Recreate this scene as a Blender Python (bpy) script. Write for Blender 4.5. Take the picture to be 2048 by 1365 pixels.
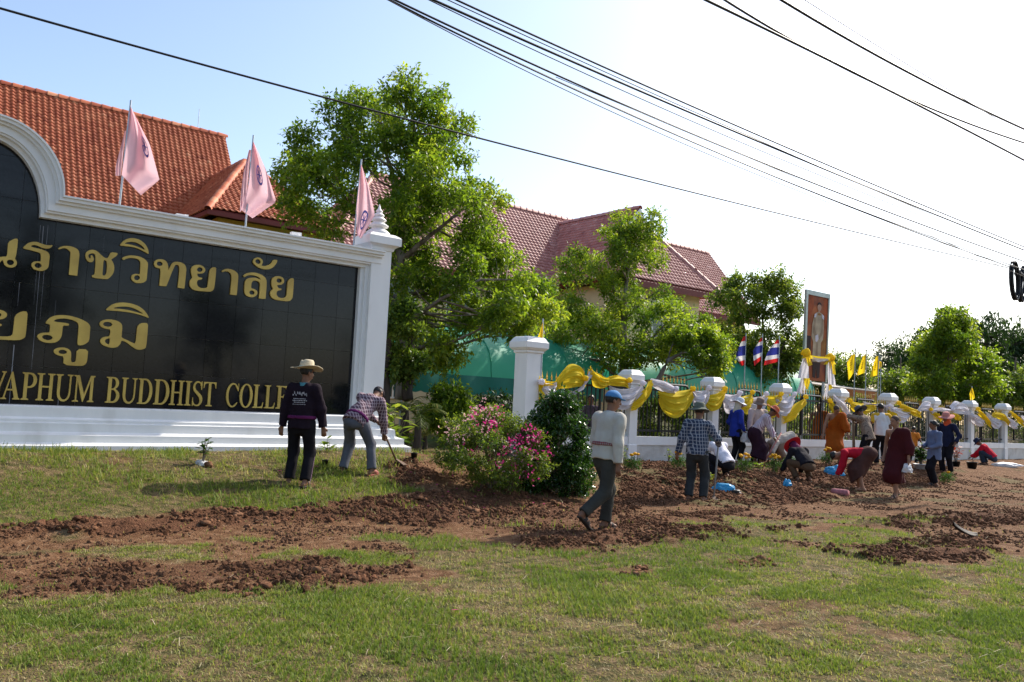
import bpy, math, random
import numpy as np
from mathutils import Vector, Matrix
from mathutils.geometry import tessellate_polygon

random.seed(11)
rng = np.random.default_rng(11)
for o in list(bpy.data.objects):
    bpy.data.objects.remove(o)
SC = bpy.context.scene
COL = SC.collection

# ------------------------------------------------------------------ camera
F = 1640.0          # focal length in pixels of a 2048 px wide picture
CX, CY, EYE = 1024.0, 682.5, 1.55
RHO = math.atan(0.05)
CR, SR = math.cos(RHO), math.sin(RHO)
PIT = math.atan((803 - CY) * CR / F)
CP, SP = math.cos(PIT), math.sin(PIT)
cam = bpy.data.cameras.new('camera')
cam.sensor_width = 36.0
cam.lens = F / 2048 * 36
cam.clip_start, cam.clip_end = 0.1, 3000
camo = bpy.data.objects.new('camera', cam)
COL.objects.link(camo)
SC.camera = camo
rt, up0, bk = Vector((1, 0, 0)), Vector((0, -SP, CP)), Vector((0, -CP, -SP))
cright = rt * CR + up0 * SR
cup = rt * (-SR) + up0 * CR
camo.matrix_world = Matrix(((cright.x, cup.x, bk.x, 0), (cright.y, cup.y, bk.y, 0),
                            (cright.z, cup.z, bk.z, EYE), (0, 0, 0, 1)))

# ------------------------------------------------------------------ daylight
SUN_AZ, SUN_EL = math.radians(48.6), math.radians(41.0)
W = bpy.data.worlds.new('World')
SC.world = W
W.use_nodes = True
nt = W.node_tree
bg = nt.nodes['Background']
sky = nt.nodes.new('ShaderNodeTexSky')
sky.sky_type = 'NISHITA'
sky.sun_disc = False
sky.sun_elevation = SUN_EL
sky.sun_rotation = SUN_AZ
sky.air_density = 1.0
sky.dust_density = 2.0
sky.ozone_density = 0.7
sky.altitude = 100
nt.links.new(sky.outputs[0], bg.inputs[0])
bg.inputs[1].default_value = 0.15
sun = bpy.data.lights.new('sun', 'SUN')
sun.energy = 3.6
sun.angle = math.radians(0.55)
sun.color = (1.0, 0.93, 0.82)
suno = bpy.data.objects.new('sun', sun)
COL.objects.link(suno)
sdir = Vector((math.sin(SUN_AZ) * math.cos(SUN_EL), math.cos(SUN_AZ) * math.cos(SUN_EL), math.sin(SUN_EL)))
suno.rotation_euler = sdir.to_track_quat('Z', 'Y').to_euler()
suno.location = sdir * 60
SC.view_settings.view_transform = 'Standard'
SC.view_settings.look = 'None'
SC.view_settings.exposure = 0.76
SC.view_settings.gamma = 1.0
SC.view_settings.use_curve_mapping = False
SC.render.engine = 'CYCLES'
SC.cycles.max_bounces = 7
SC.cycles.transparent_max_bounces = 6

# ------------------------------------------------------------------ survey: picture measurements to places
def ray(x, y):
    a = ((x - CX) * CR + (y - CY) * SR) / F
    b = ((x - CX) * SR - (y - CY) * CR) / F
    v = np.array([a, CP - b * SP, SP + b * CP])
    return v / v[1]
def P(x, y, Y):
    return np.array([0, 0, EYE]) + ray(x, y) * Y
def proj(q):
    X, Y, Z = q[0], q[1], q[2] - EYE
    f = Y * CP + Z * SP
    b = (-Y * SP + Z * CP) / f
    a = X / f
    return CX + F * (a * CR + b * SR), CY + F * (a * SR - b * CR)
_r = ray(3100, 907)
D2 = _r[:2] / np.hypot(*_r[:2])              # along the fence, away to the right
N2 = np.array([D2[1], -D2[0]])               # from the fence towards the road
D3, N3, Z3 = np.array([*D2, 0]), np.array([*N2, 0]), np.array([0, 0, 1.0])
ORG = P(1263, 921, 19.7)
ANG = math.atan2(D2[1], D2[0])
def uv(q):
    q = np.asarray(q)[..., :2] - ORG[:2]
    return q @ D2, q @ N2
def W3(u, v, z):
    return np.array([*(ORG[:2] + u * D2 + v * N2), z])
def onv(x, y, v=0.0):                        # on the upright plane at v metres from the fence
    r = ray(x, y)
    return P(x, y, (ORG[:2] @ N2 + v) / (r[:2] @ N2))
def ss(a, b, x):
    t = np.clip((x - a) / (b - a), 0, 1)
    return t * t * (3 - 2 * t)
def gz(x, y):
    qx, qy = np.asarray(x) - ORG[0], np.asarray(y) - ORG[1]
    u, v = qx * D2[0] + qy * D2[1], qx * N2[0] + qy * N2[1]
    left = 1 - ss(-7.5, -3.5, u)
    zl = .56 * (1 - ss(.9, 4.8, v))
    zr = (.28 - .06 * ss(10, 14, u)) * (1 - ss(2.4, 4.6, v))
    z = left * zl + (1 - left) * zr
    return z * (1 - ss(30, 60, np.abs(u)))
def GG(x, y):
    z = 0.0
    for i in range(60):
        r = ray(x, y)
        t = (z - EYE) / r[2]
        z = .5 * z + .5 * float(gz(r[0] * t, r[1] * t))
    r = ray(x, y)
    return np.array([0, 0, EYE]) + r * ((z - EYE) / r[2])

# ------------------------------------------------------------------ value noise
def vn(p, seed=0):
    p = np.asarray(p, dtype=np.float64)
    i = np.floor(p).astype(np.int64)
    f = p - i
    f = f * f * (3 - 2 * f)
    def h(ix, iy, iz):
        n = (ix * 374761393 + iy * 668265263 + iz * 2147483647 + seed * 1274126177) & 0xffffffff
        n = ((n ^ (n >> 13)) * 1274126177) & 0xffffffff
        return ((n ^ (n >> 16)) & 0xffff) / 65535.0
    r = 0
    for dx in (0, 1):
        wx = f[..., 0] if dx else 1 - f[..., 0]
        for dy in (0, 1):
            wy = f[..., 1] if dy else 1 - f[..., 1]
            for dz in (0, 1):
                wz = f[..., 2] if dz else 1 - f[..., 2]
                r = r + wx * wy * wz * h(i[..., 0] + dx, i[..., 1] + dy, i[..., 2] + dz)
    return r
def fbm(p, o=4, seed=0):
    r, a, t = 0, 1.0, 0
    p = np.asarray(p, dtype=np.float64)
    for k in range(o):
        r = r + a * vn(p, seed + k)
        t += a
        a *= .5
        p = p * 2.03
    return r / t

# ------------------------------------------------------------------ objects
def tag(o, label=None, cat=None, group=None, kind=None):
    if label: o['label'] = label
    if cat: o['category'] = cat
    if group: o['group'] = group
    if kind: o['kind'] = kind
    return o
def thing(name, label, cat, loc=(0, 0, 0), rz=0.0, group=None):
    o = bpy.data.objects.new(name, None)
    o.empty_display_size = .2
    COL.objects.link(o)
    o.location = [float(c) for c in loc]
    o.rotation_euler = (0, 0, rz)
    return tag(o, label, cat, group)
def link(name, me, parent=None, loc=None, rot=None, scale=None):
    o = bpy.data.objects.new(name, me)
    COL.objects.link(o)
    if parent is not None: o.parent = parent
    if loc is not None: o.location = [float(c) for c in loc]
    if rot is not None: o.rotation_euler = rot
    if scale is not None: o.scale = scale
    return o
def mesh(name, v, f, m=None, smooth=False, tint=None, mi=None):
    me = bpy.data.meshes.new(name)
    v = np.asarray(v, dtype=np.float32).reshape(-1, 3)
    if isinstance(f, np.ndarray):
        n = f.shape[1]
        me.vertices.add(len(v)); me.vertices.foreach_set('co', v.ravel())
        me.loops.add(f.size); me.loops.foreach_set('vertex_index', f.astype(np.int32).ravel())
        me.polygons.add(len(f))
        me.polygons.foreach_set('loop_start', np.arange(0, f.size, n, dtype=np.int32))
        me.polygons.foreach_set('loop_total', np.full(len(f), n, dtype=np.int32))
        me.update(calc_edges=True)
    else:
        me.from_pydata([tuple(map(float, a)) for a in v], [], f)
        me.update()
    if smooth:
        me.polygons.foreach_set('use_smooth', np.ones(len(me.polygons), dtype=bool))
    if m is not None:
        for q in (m if isinstance(m, (list, tuple)) else [m]): me.materials.append(q)
    if mi is not None:
        me.polygons.foreach_set('material_index', np.asarray(mi, dtype=np.int32))
    if tint is not None:
        at = me.attributes.new('tint', 'FLOAT', 'POINT')
        at.data.foreach_set('value', np.asarray(tint, dtype=np.float32))
    return me
def obj(name, v, f, m=None, parent=None, smooth=False, **k):
    return link(name, mesh(name, v, f, m, smooth, **k), parent)

class MB:
    def __init__(s): s.v, s.f = [], []
    def add(s, v, f):
        n = len(s.v)
        s.v += [tuple(map(float, a)) for a in v]
        s.f += [tuple(i + n for i in q) for q in f]
        return s
    def box(s, a, b):
        x0, y0, z0 = a; x1, y1, z1 = b
        return s.add([(x0, y0, z0), (x1, y0, z0), (x1, y1, z0), (x0, y1, z0), (x0, y0, z1), (x1, y0, z1), (x1, y1, z1), (x0, y1, z1)],
                     [(0, 3, 2, 1), (4, 5, 6, 7), (0, 1, 5, 4), (1, 2, 6, 5), (2, 3, 7, 6), (3, 0, 4, 7)])
    def tube(s, pts, r, n=6, cap=True):
        pts = [np.asarray(p, float) for p in pts]
        rs = r if isinstance(r, (list, tuple, np.ndarray)) else [r] * len(pts)
        V, Fc = [], []
        for i, p in enumerate(pts):
            t = pts[min(i + 1, len(pts) - 1)] - pts[max(i - 1, 0)]
            t = t / (np.linalg.norm(t) + 1e-9)
            a = np.cross(t, (0, 0, 1) if abs(t[2]) < .9 else (1, 0, 0)); a /= np.linalg.norm(a)
            b = np.cross(t, a)
            for k in range(n):
                c = 2 * math.pi * k / n
                V.append(p + rs[i] * (a * math.cos(c) + b * math.sin(c)))
        for i in range(len(pts) - 1):
            for k in range(n):
                Fc.append((i * n + k, i * n + (k + 1) % n, (i + 1) * n + (k + 1) % n, (i + 1) * n + k))
        if cap:
            Fc.append(tuple(range(n - 1, -1, -1))); Fc.append(tuple((len(pts) - 1) * n + k for k in range(n)))
        return s.add(V, Fc)
    def lathe(s, prof, n=16, c=(0, 0, 0), sx=1, sy=1, M=None, wob=None):
        V, Fc = [], []
        for i, (r, z) in enumerate(prof):
            for k in range(n):
                a = 2 * math.pi * k / n
                zz = z + (wob(a, r) if wob else 0)
                q = Vector((r * math.cos(a) * sx, r * math.sin(a) * sy, zz))
                if M is not None: q = M @ q
                V.append((q.x + c[0], q.y + c[1], q.z + c[2]))
        for i in range(len(prof) - 1):
            for k in range(n):
                Fc.append((i * n + k, i * n + (k + 1) % n, (i + 1) * n + (k + 1) % n, (i + 1) * n + k))
        return s.add(V, Fc)
    def sqlathe(s, prof, c=(0, 0)):           # square in plan: (half width, z)
        V, Fc = [], []
        for h, z in prof:
            V += [(c[0] - h, c[1] - h, z), (c[0] + h, c[1] - h, z), (c[0] + h, c[1] + h, z), (c[0] - h, c[1] + h, z)]
        for i in range(len(prof) - 1):
            for k in range(4):
                Fc.append((i * 4 + k, i * 4 + (k + 1) % 4, i * 4 + 4 + (k + 1) % 4, i * 4 + 4 + k))
        Fc.append((3, 2, 1, 0)); n = (len(prof) - 1) * 4; Fc.append((n, n + 1, n + 2, n + 3))
        return s.add(V, Fc)
    def mesh(s, name, m, smooth=False): return mesh(name, s.v, s.f, m, smooth)
    def obj(s, name, m, parent=None, smooth=False): return link(name, s.mesh(name, m, smooth), parent)

def grid_faces(nu, nv, close_u=False):
    i, j = np.meshgrid(np.arange(nu if close_u else nu - 1), np.arange(nv - 1), indexing='ij')
    a = i * nv + j; b = ((i + 1) % nu) * nv + j
    return np.stack([a, b, b + 1, a + 1], -1).reshape(-1, 4)

def ico(sub):
    t = (1 + 5 ** .5) / 2
    v = [(-1, t, 0), (1, t, 0), (-1, -t, 0), (1, -t, 0), (0, -1, t), (0, 1, t), (0, -1, -t), (0, 1, -t), (t, 0, -1), (t, 0, 1), (-t, 0, -1), (-t, 0, 1)]
    f = [(0, 11, 5), (0, 5, 1), (0, 1, 7), (0, 7, 10), (0, 10, 11), (1, 5, 9), (5, 11, 4), (11, 10, 2), (10, 7, 6), (7, 1, 8), (3, 9, 4), (3, 4, 2), (3, 2, 6), (3, 6, 8), (3, 8, 9), (4, 9, 5), (2, 4, 11), (6, 2, 10), (8, 6, 7), (9, 8, 1)]
    v = [np.array(a) / np.linalg.norm(a) for a in v]
    for _ in range(sub):
        mid, nf = {}, []
        def m(a, b):
            k = (min(a, b), max(a, b))
            if k not in mid:
                q = v[a] + v[b]; v.append(q / np.linalg.norm(q)); mid[k] = len(v) - 1
            return mid[k]
        for a, b, c in f:
            ab, bc, ca = m(a, b), m(b, c), m(c, a)
            nf += [(a, ab, ca), (b, bc, ab), (c, ca, bc), (ab, bc, ca)]
        f = nf
    return np.array(v), np.array(f)

def in_poly(px, py, poly):
    px, py = np.asarray(px), np.asarray(py)
    r = np.zeros(px.shape, bool)
    n = len(poly)
    for i in range(n):
        x0, y0 = poly[i]; x1, y1 = poly[(i + 1) % n]
        if y0 == y1: continue
        c = (y0 > py) != (y1 > py)
        r ^= c & (px < (x1 - x0) * (py - y0) / (y1 - y0) + x0)
    return r

# ------------------------------------------------------------------ materials
def lin(c):
    return tuple((x / 255 / 12.92 if x <= 10.3 else ((x / 255 + .055) / 1.055) ** 2.4) for x in c)
_mats = {}
def mat(name, col, rough=.8, var=.12, scale=6.0, bump=0.0, bscale=30.0, col2=None, c2scale=2.0, c2lo=.45, c2hi=.65,
        spec=.3, metal=0.0, transl=0.0, stretch=(1, 1, 1), tcol=None, coat=0.0):
    if name in _mats: return _mats[name]
    m = bpy.data.materials.new(name)
    m.use_nodes = True
    n, l = m.node_tree.nodes, m.node_tree.links
    b = n['Principled BSDF']
    tc = n.new('ShaderNodeTexCoord')
    mp = n.new('ShaderNodeMapping'); mp.inputs['Scale'].default_value = stretch
    l.new(tc.outputs['Object'], mp.inputs[0])
    no = n.new('ShaderNodeTexNoise'); no.inputs['Scale'].default_value = scale; no.inputs['Detail'].default_value = 5
    l.new(mp.outputs[0], no.inputs['Vector'])
    rp = n.new('ShaderNodeValToRGB')
    rp.color_ramp.elements[0].position, rp.color_ramp.elements[1].position = .3, .7
    rp.color_ramp.elements[0].color = (*[max(0, c * (1 - var)) for c in col], 1)
    rp.color_ramp.elements[1].color = (*[min(1, c * (1 + var)) for c in col], 1)
    l.new(no.outputs[0], rp.inputs[0])
    out = rp.outputs[0]
    if col2 is not None:
        n2 = n.new('ShaderNodeTexNoise'); n2.inputs['Scale'].default_value = c2scale; n2.inputs['Detail'].default_value = 6
        l.new(mp.outputs[0], n2.inputs['Vector'])
        r2 = n.new('ShaderNodeValToRGB'); r2.color_ramp.elements[0].position, r2.color_ramp.elements[1].position = c2lo, c2hi
        l.new(n2.outputs[0], r2.inputs[0])
        mx = n.new('ShaderNodeMix'); mx.data_type = 'RGBA'
        l.new(r2.outputs[0], mx.inputs[0]); l.new(out, mx.inputs[6]); mx.inputs[7].default_value = (*col2, 1)
        out = mx.outputs[2]
    l.new(out, b.inputs['Base Color'])
    b.inputs['Roughness'].default_value = rough
    b.inputs['Specular IOR Level'].default_value = spec
    b.inputs['Metallic'].default_value = metal
    b.inputs['Coat Weight'].default_value = coat
    if bump:
        nb = n.new('ShaderNodeTexNoise'); nb.inputs['Scale'].default_value = bscale; nb.inputs['Detail'].default_value = 6
        l.new(mp.outputs[0], nb.inputs['Vector'])
        bp = n.new('ShaderNodeBump'); bp.inputs['Strength'].default_value = bump; bp.inputs['Distance'].default_value = .02
        l.new(nb.outputs[0], bp.inputs['Height']); l.new(bp.outputs[0], b.inputs['Normal'])
    if transl:
        tr = n.new('ShaderNodeBsdfTranslucent'); l.new(out, tr.inputs[0])
        if tcol: l.remove(tr.inputs[0].links[0]); tr.inputs[0].default_value = (*tcol, 1)
        ms = n.new('ShaderNodeMixShader'); ms.inputs[0].default_value = transl
        l.new(b.outputs[0], ms.inputs[1]); l.new(tr.outputs[0], ms.inputs[2])
        l.new(ms.outputs[0], n['Material Output'].inputs[0])
    _mats[name] = m
    return m
def tint_mat(name, stops, rough=.55, transl=.45, spec=.4, tgain=(1.3, 1.5, .6), obrand=False):
    """colour from the per-piece 'tint' attribute (each leaf, blade or tile has its own colour)"""
    if name in _mats: return _mats[name]
    m = bpy.data.materials.new(name); m.use_nodes = True
    n, l = m.node_tree.nodes, m.node_tree.links
    b = n['Principled BSDF']
    at = n.new('ShaderNodeAttribute'); at.attribute_name = 'tint'
    src = at.outputs['Fac']
    rp = n.new('ShaderNodeValToRGB')
    while len(rp.color_ramp.elements) < len(stops): rp.color_ramp.elements.new(.5)
    for e, (p, c) in zip(rp.color_ramp.elements, stops):
        e.position = p; e.color = (*c, 1)
    l.new(src, rp.inputs[0])
    l.new(rp.outputs[0], b.inputs['Base Color'])
    b.inputs['Roughness'].default_value = rough
    b.inputs['Specular IOR Level'].default_value = spec
    if transl:
        tr = n.new('ShaderNodeBsdfTranslucent')
        g = n.new('ShaderNodeMix'); g.data_type = 'RGBA'; g.blend_type = 'MULTIPLY'; g.inputs[0].default_value = 1
        l.new(rp.outputs[0], g.inputs[6]); g.inputs[7].default_value = (*tgain, 1)
        l.new(g.outputs[2], tr.inputs[0])
        ms = n.new('ShaderNodeMixShader'); ms.inputs[0].default_value = transl
        l.new(b.outputs[0], ms.inputs[1]); l.new(tr.outputs[0], ms.inputs[2])
        l.new(ms.outputs[0], n['Material Output'].inputs[0])
    _mats[name] = m
    return m
def pattern_mat(name, base, lines, sx=22.0, sz=22.0, axes='xz', w=.35, second=None, transl=0.0, soft=.15, rough=.9):
    """woven check ('xz') or stripes ('x' upright, 'z' level) in the garment's own coordinates"""
    if name in _mats: return _mats[name]
    m = bpy.data.materials.new(name); m.use_nodes = True
    n, l = m.node_tree.nodes, m.node_tree.links
    b = n['Principled BSDF']; b.inputs['Roughness'].default_value = rough; b.inputs['Specular IOR Level'].default_value = .15
    tc = n.new('ShaderNodeTexCoord')
    no = n.new('ShaderNodeTexNoise'); no.inputs['Scale'].default_value = 5
    l.new(tc.outputs['Object'], no.inputs['Vector'])
    vm = n.new('ShaderNodeVectorMath'); vm.operation = 'MULTIPLY_ADD'
    l.new(no.outputs['Color'], vm.inputs[0]); vm.inputs[1].default_value = (.05, .05, .05); l.new(tc.outputs['Object'], vm.inputs[2])
    sep = n.new('ShaderNodeSeparateXYZ'); l.new(vm.outputs[0], sep.inputs[0])
    prev = None
    col = None
    for ax in axes:
        ml = n.new('ShaderNodeMath'); ml.operation = 'MULTIPLY'; ml.inputs[1].default_value = sx if ax != 'z' else sz
        if ax == 'x':
            ad = n.new('ShaderNodeMath'); l.new(sep.outputs[0], ad.inputs[0]); l.new(sep.outputs[1], ad.inputs[1]); l.new(ad.outputs[0], ml.inputs[0])
        else:
            l.new(sep.outputs[2], ml.inputs[0])
        fr = n.new('ShaderNodeMath'); fr.operation = 'PINGPONG'; fr.inputs[1].default_value = 1; l.new(ml.outputs[0], fr.inputs[0])
        mr = n.new('ShaderNodeMapRange'); mr.inputs[1].default_value = w - soft; mr.inputs[2].default_value = w + soft; mr.inputs[3].default_value = 1; mr.inputs[4].default_value = 0
        l.new(fr.outputs[0], mr.inputs[0])
        mx = n.new('ShaderNodeMix'); mx.data_type = 'RGBA'
        l.new(mr.outputs[0], mx.inputs[0])
        if col is None: mx.inputs[6].default_value = (*base, 1)
        else: l.new(col, mx.inputs[6])
        lc = lines if (second is None or ax == 'x') else second
        mx.inputs[7].default_value = (*lc, 1)
        if col is not None:
            h = n.new('ShaderNodeMath'); h.operation = 'MULTIPLY'; h.inputs[1].default_value = .75; l.new(mr.outputs[0], h.inputs[0]); l.new(h.outputs[0], mx.inputs[0])
        col = mx.outputs[2]
    l.new(col, b.inputs['Base Color'])
    _mats[name] = m
    return m

M_WHITE = mat('white_paint', (.80, .79, .77), .55, .05, 3, .08, 20, col2=(.46, .43, .37), c2scale=1.7, c2lo=.6, c2hi=.95, stretch=(1, 1, .35))
M_PLASTER = mat('weathered_white_plaster', (.58, .56, .52), .75, .08, 3, .15, 18, col2=(.4, .36, .3), c2scale=2.2, c2lo=.52, c2hi=.75)
M_BLACKIRON = mat('black_iron', (.012, .012, .013), .45, .2, 9, spec=.4)
M_GOLD = mat('gold_paint', (.55, .36, .06), .4, .15, 9, metal=.3)
M_STEEL = mat('galvanised_steel', (.38, .42, .46), .4, .12, 12, metal=.6)
M_BARK = mat('bark', (.15, .115, .085), .95, .35, 9, .6, 18, stretch=(1, 1, .25), col2=(.26, .23, .19), c2scale=6)
M_BARKD = mat('dark_bark', (.06, .048, .04), .95, .35, 9, .6, 18, stretch=(1, 1, .25))

# ------------------------------------------------------------------ ground
def wpoly(pts): return [tuple(GG(x, y)[:2]) for x, y in pts]
DIRT = [wpoly(p) for p in (
    [(-300, 1075), (120, 1050), (280, 1040), (430, 1018), (560, 1025), (700, 1000), (800, 992), (775, 965), (790, 930), (860, 905), (900, 930), (1100, 940), (1270, 912), (1500, 912),
     (2100, 905), (2100, 1095), (1990, 1085), (1830, 1110), (1650, 1100), (1450, 1075), (1330, 1088), (1230, 1092), (1100, 1105), (965, 1108), (905, 1095), (790, 1065), (700, 1078),
     (560, 1085), (430, 1088), (300, 1095), (150, 1105), (-300, 1112)],
    [(-300, 1150), (120, 1130), (330, 1125), (480, 1122), (600, 1108), (700, 1090), (800, 1092), (880, 1120), (930, 1150), (850, 1165), (730, 1168), (640, 1185), (520, 1198), (380, 1190), (200, 1195), (80, 1205), (-300, 1225)],
    [(380, 1095), (520, 1080), (700, 1075), (800, 1085), (780, 1110), (620, 1118), (420, 1122)],
    [(-300, 1120), (-40, 1118), (140, 1112), (260, 1118), (200, 1140), (-300, 1150)],
    [(1180, 1140), (1320, 1125), (1480, 1120), (1560, 1125), (1450, 1140), (1300, 1148)],
    [(1640, 1100), (1800, 1095), (1900, 1070), (2100, 1075), (2100, 1120), (1940, 1130), (1780, 1125)],
)]
DARK = [wpoly(p) for p in (                   # freshly turned, moist earth
    [(-300, 1080), (120, 1048), (280, 1038), (430, 1018), (560, 1030), (700, 1000), (820, 992), (1000, 985), (1100, 1000), (1170, 1010), (1260, 985), (1300, 1010), (1200, 1040), (1000, 1035), (900, 1055), (700, 1045), (520, 1045), (300, 1065), (-300, 1095)],
    [(1250, 925), (1900, 935), (1900, 965), (1700, 985), (1640, 1005), (1500, 1010), (1440, 1015), (1300, 1010), (1250, 990)],
    [(1640, 1105), (1800, 1092), (1900, 1070), (2000, 1075), (1960, 1120), (1780, 1128)],
    [(1000, 1085), (1150, 1060), (1330, 1060), (1600, 1050), (1500, 1075), (1300, 1092), (1080, 1105)],
    [(1700, 1045), (1850, 1030), (2100, 1028), (2100, 1050), (1850, 1055)],
    [(560, 1160), (720, 1150), (740, 1168), (560, 1200), (460, 1198)],
    [(770, 935), (830, 925), (860, 960), (800, 975)],
)]
STAIN = [wpoly(p) for p in (                  # dug over but trodden flat
    [(60, 1150), (330, 1132), (480, 1130), (640, 1118), (800, 1105), (860, 1125), (760, 1150), (560, 1165), (300, 1180), (100, 1185)],
    [(-300, 1165), (120, 1150), (180, 1190), (-300, 1215)],
    [(900, 1040), (1180, 1035), (1400, 1025), (1500, 1020), (1400, 1050), (1150, 1062), (960, 1062)])]
def soft_mask(x, y, polys, amp=.22, s=1.1, seed=3, n=5):
    acc = np.zeros(x.shape)
    for k in range(n):
        a = 2 * math.pi * k / n
        ox = amp * ((fbm(np.stack([x * s, y * s, np.full(x.shape, seed + .5)], -1), 4, seed) - .5) * 3.2 + .45 * math.cos(a))
        oy = amp * ((fbm(np.stack([x * s, y * s, np.full(x.shape, seed + 7.5)], -1), 4, seed + 9) - .5) * 3.2 + .45 * math.sin(a))
        m = np.zeros(x.shape, bool)
        for p in polys: m |= in_poly(x + ox, y + oy, p)
        acc += m
    return acc / n
def cover(x, y):
    d = soft_mask(x, y, DIRT, .17)
    q = np.stack([x, y, np.zeros_like(x)], -1)
    edge = 1 - np.abs(2 * d - 1)
    d = np.clip(d + (fbm(q * 6.5, 3, 61) - .5) * 2.4 * (edge + .1), 0, 1)
    isl = fbm(q * 1.15, 3, 71)
    d = np.clip(d - .9 * ss(.59, .67, isl) * (d > 0) + .55 * ss(.40, .33, isl) * (d < .5) * ss(.45, .6, fbm(q * 5, 2, 73)), 0, 1)
    k = soft_mask(x, y, DARK, .18, 1.4, 21)
    k = np.clip(k + (fbm(q * 5, 3, 63) - .5) * 1.8 * (1.1 - np.abs(2 * k - 1)), 0, 1) * (k > 0)
    return d, np.minimum(k, 1)
def stain(x, y):
    k = soft_mask(x, y, STAIN, .2, 1.4, 33)
    return np.clip(k * .75 + (fbm(np.stack([x, y, np.zeros_like(x)], -1) * 4.2, 3, 67) - .5) * 2.6 * (k > 0), 0, .6)
def gheight(x, y, d=None, k=None):
    if d is None: d, k = cover(x, y)
    z = gz(x, y)
    p = np.stack([x, y, np.zeros_like(x)], -1)
    z = z + .05 * (fbm(p * .35, 3, 5) - .5)
    lump = fbm(p * 3.3, 4, 31) - .5
    fine = fbm(p * 11, 3, 41) - .5
    z = z + d * (.05 * lump + .018 * fine) + k * (.07 * np.maximum(lump, -.1) * 1.7 + .05 * fine + .025)
    z = z + (1 - d) * (.02 * fine + .03 * lump)
    return z
xs = np.concatenate([[-900, -400, -180, -90, -50, -30, -20, -14, -11], np.arange(-8.6, 13.0, .075), np.arange(13, 24, .2), [25, 28, 33, 42, 60, 100, 200, 400, 900]])
ys = np.concatenate([[-60, -25, -8, 0, 2, 3], np.arange(3.8, 15, .07), np.arange(15, 23, .1), np.arange(23, 36, .25), [37, 40, 45, 52, 65, 90, 140, 260, 500, 1200]])
gx, gy = np.meshgrid(xs, ys, indexing='ij')
gd, gk = cover(gx, gy)
gzz = gheight(gx, gy, gd, gk)
gv = np.stack([gx, gy, gzz], -1).reshape(-1, 3)
gm = bpy.data.materials.new('soil_and_turf'); gm.use_nodes = True
def ground_material(m):
    n, l = m.node_tree.nodes, m.node_tree.links
    b = n['Principled BSDF']; b.inputs['Roughness'].default_value = .95; b.inputs['Specular IOR Level'].default_value = .12
    tc = n.new('ShaderNodeTexCoord')
    def noise(s, det=6):
        q = n.new('ShaderNodeTexNoise'); q.inputs['Scale'].default_value = s; q.inputs['Detail'].default_value = det
        l.new(tc.outputs['Object'], q.inputs['Vector']); return q.outputs[0]
    def ramp(src, *st):
        r = n.new('ShaderNodeValToRGB')
        while len(r.color_ramp.elements) < len(st): r.color_ramp.elements.new(.5)
        for e, (p, c) in zip(r.color_ramp.elements, st): e.position = p; e.color = (*c, 1)
        l.new(src, r.inputs[0]); return r.outputs[0]
    def mix(f, a, c):
        q = n.new('ShaderNodeMix'); q.data_type = 'RGBA'
        l.new(f, q.inputs[0]); l.new(a, q.inputs[6]); l.new(c, q.inputs[7]); return q.outputs[2]
    def attr(nm):
        a = n.new('ShaderNodeAttribute'); a.attribute_name = nm; return a.outputs['Fac']
    dry = ramp(noise(9, 10), (.32, (.115, .053, .025)), (.5, (.185, .094, .046)), (.68, (.275, .16, .09)))
    wet = ramp(noise(26, 9), (.3, (.075, .032, .017)), (.55, (.145, .066, .034)), (.75, (.21, .105, .058)))
    turf = ramp(noise(9, 9), (.3, (.04, .042, .014)), (.42, (.10, .088, .032)), (.56, (.175, .125, .058)), (.72, (.25, .17, .095)))
    c = mix(attr('dark'), dry, wet)
    c = mix(attr('dirt'), turf, c)
    l.new(c, b.inputs['Base Color'])
    bp = n.new('ShaderNodeBump'); bp.inputs['Strength'].default_value = 1.0; bp.inputs['Distance'].default_value = .05
    l.new(noise(55, 10), bp.inputs['Height']); l.new(bp.outputs[0], b.inputs['Normal'])
ground_material(gm)
me = mesh('ground', gv, grid_faces(len(xs), len(ys)), gm, smooth=True)
for nm, a in (('dirt', gd), ('dark', np.maximum(gk, stain(gx, gy)))):
    at = me.attributes.new(nm, 'FLOAT', 'POINT'); at.data.foreach_set('value', a.astype(np.float32).ravel())
tag(link('ground', me), kind='structure')
def GH(x, y):
    return float(gheight(np.array([float(x)]), np.array([float(y)]))[0])

# clods of turned earth
def clods(n, polys, size, seed, sub):
    r = np.random.default_rng(seed)
    iv, jf = ico(sub)
    V, Fs = [], []
    cnt = 0
    allp = np.array([q for p in polys for q in p])
    lo, hi = allp.min(0), allp.max(0)
    while cnt < n:
        x = r.uniform(lo[0], min(hi[0], 16), 4000); y = r.uniform(lo[1], min(hi[1], 30), 4000)
        m = soft_mask(x, y, polys, .2, 1.4, 21, 3)
        w = r.random(4000) < m * (fbm(np.stack([x * 1.6, y * 1.6, 0 * x], -1), 3, 77) > .47)
        x, y = x[w], y[w]
        z = gheight(x, y)
        for a, b_, c in zip(x, y, z):
            s = size * min(2.3, r.lognormal(0, .42))
            jit = 1 + r.uniform(-.45, .35, len(iv))
            sc = np.array([r.uniform(.8, 1.4), r.uniform(.8, 1.4), r.uniform(.6, .95)]) * s
            an = r.uniform(0, 6.28); ca, sa = math.cos(an), math.sin(an)
            q = iv * jit[:, None] * sc
            q = np.stack([q[:, 0] * ca - q[:, 1] * sa, q[:, 0] * sa + q[:, 1] * ca, q[:, 2]], -1)
            V.append(q + np.array([a, b_, c + .25 * s])); Fs.append(jf + cnt * len(iv)); cnt += 1
            if cnt >= n: break
    return np.concatenate(V), np.concatenate(Fs)
M_CLOD = mat('turned_earth', (.135, .062, .033), .97, .45, 16, .8, 40, spec=.1, col2=(.215, .112, .062), c2scale=7)
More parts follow.
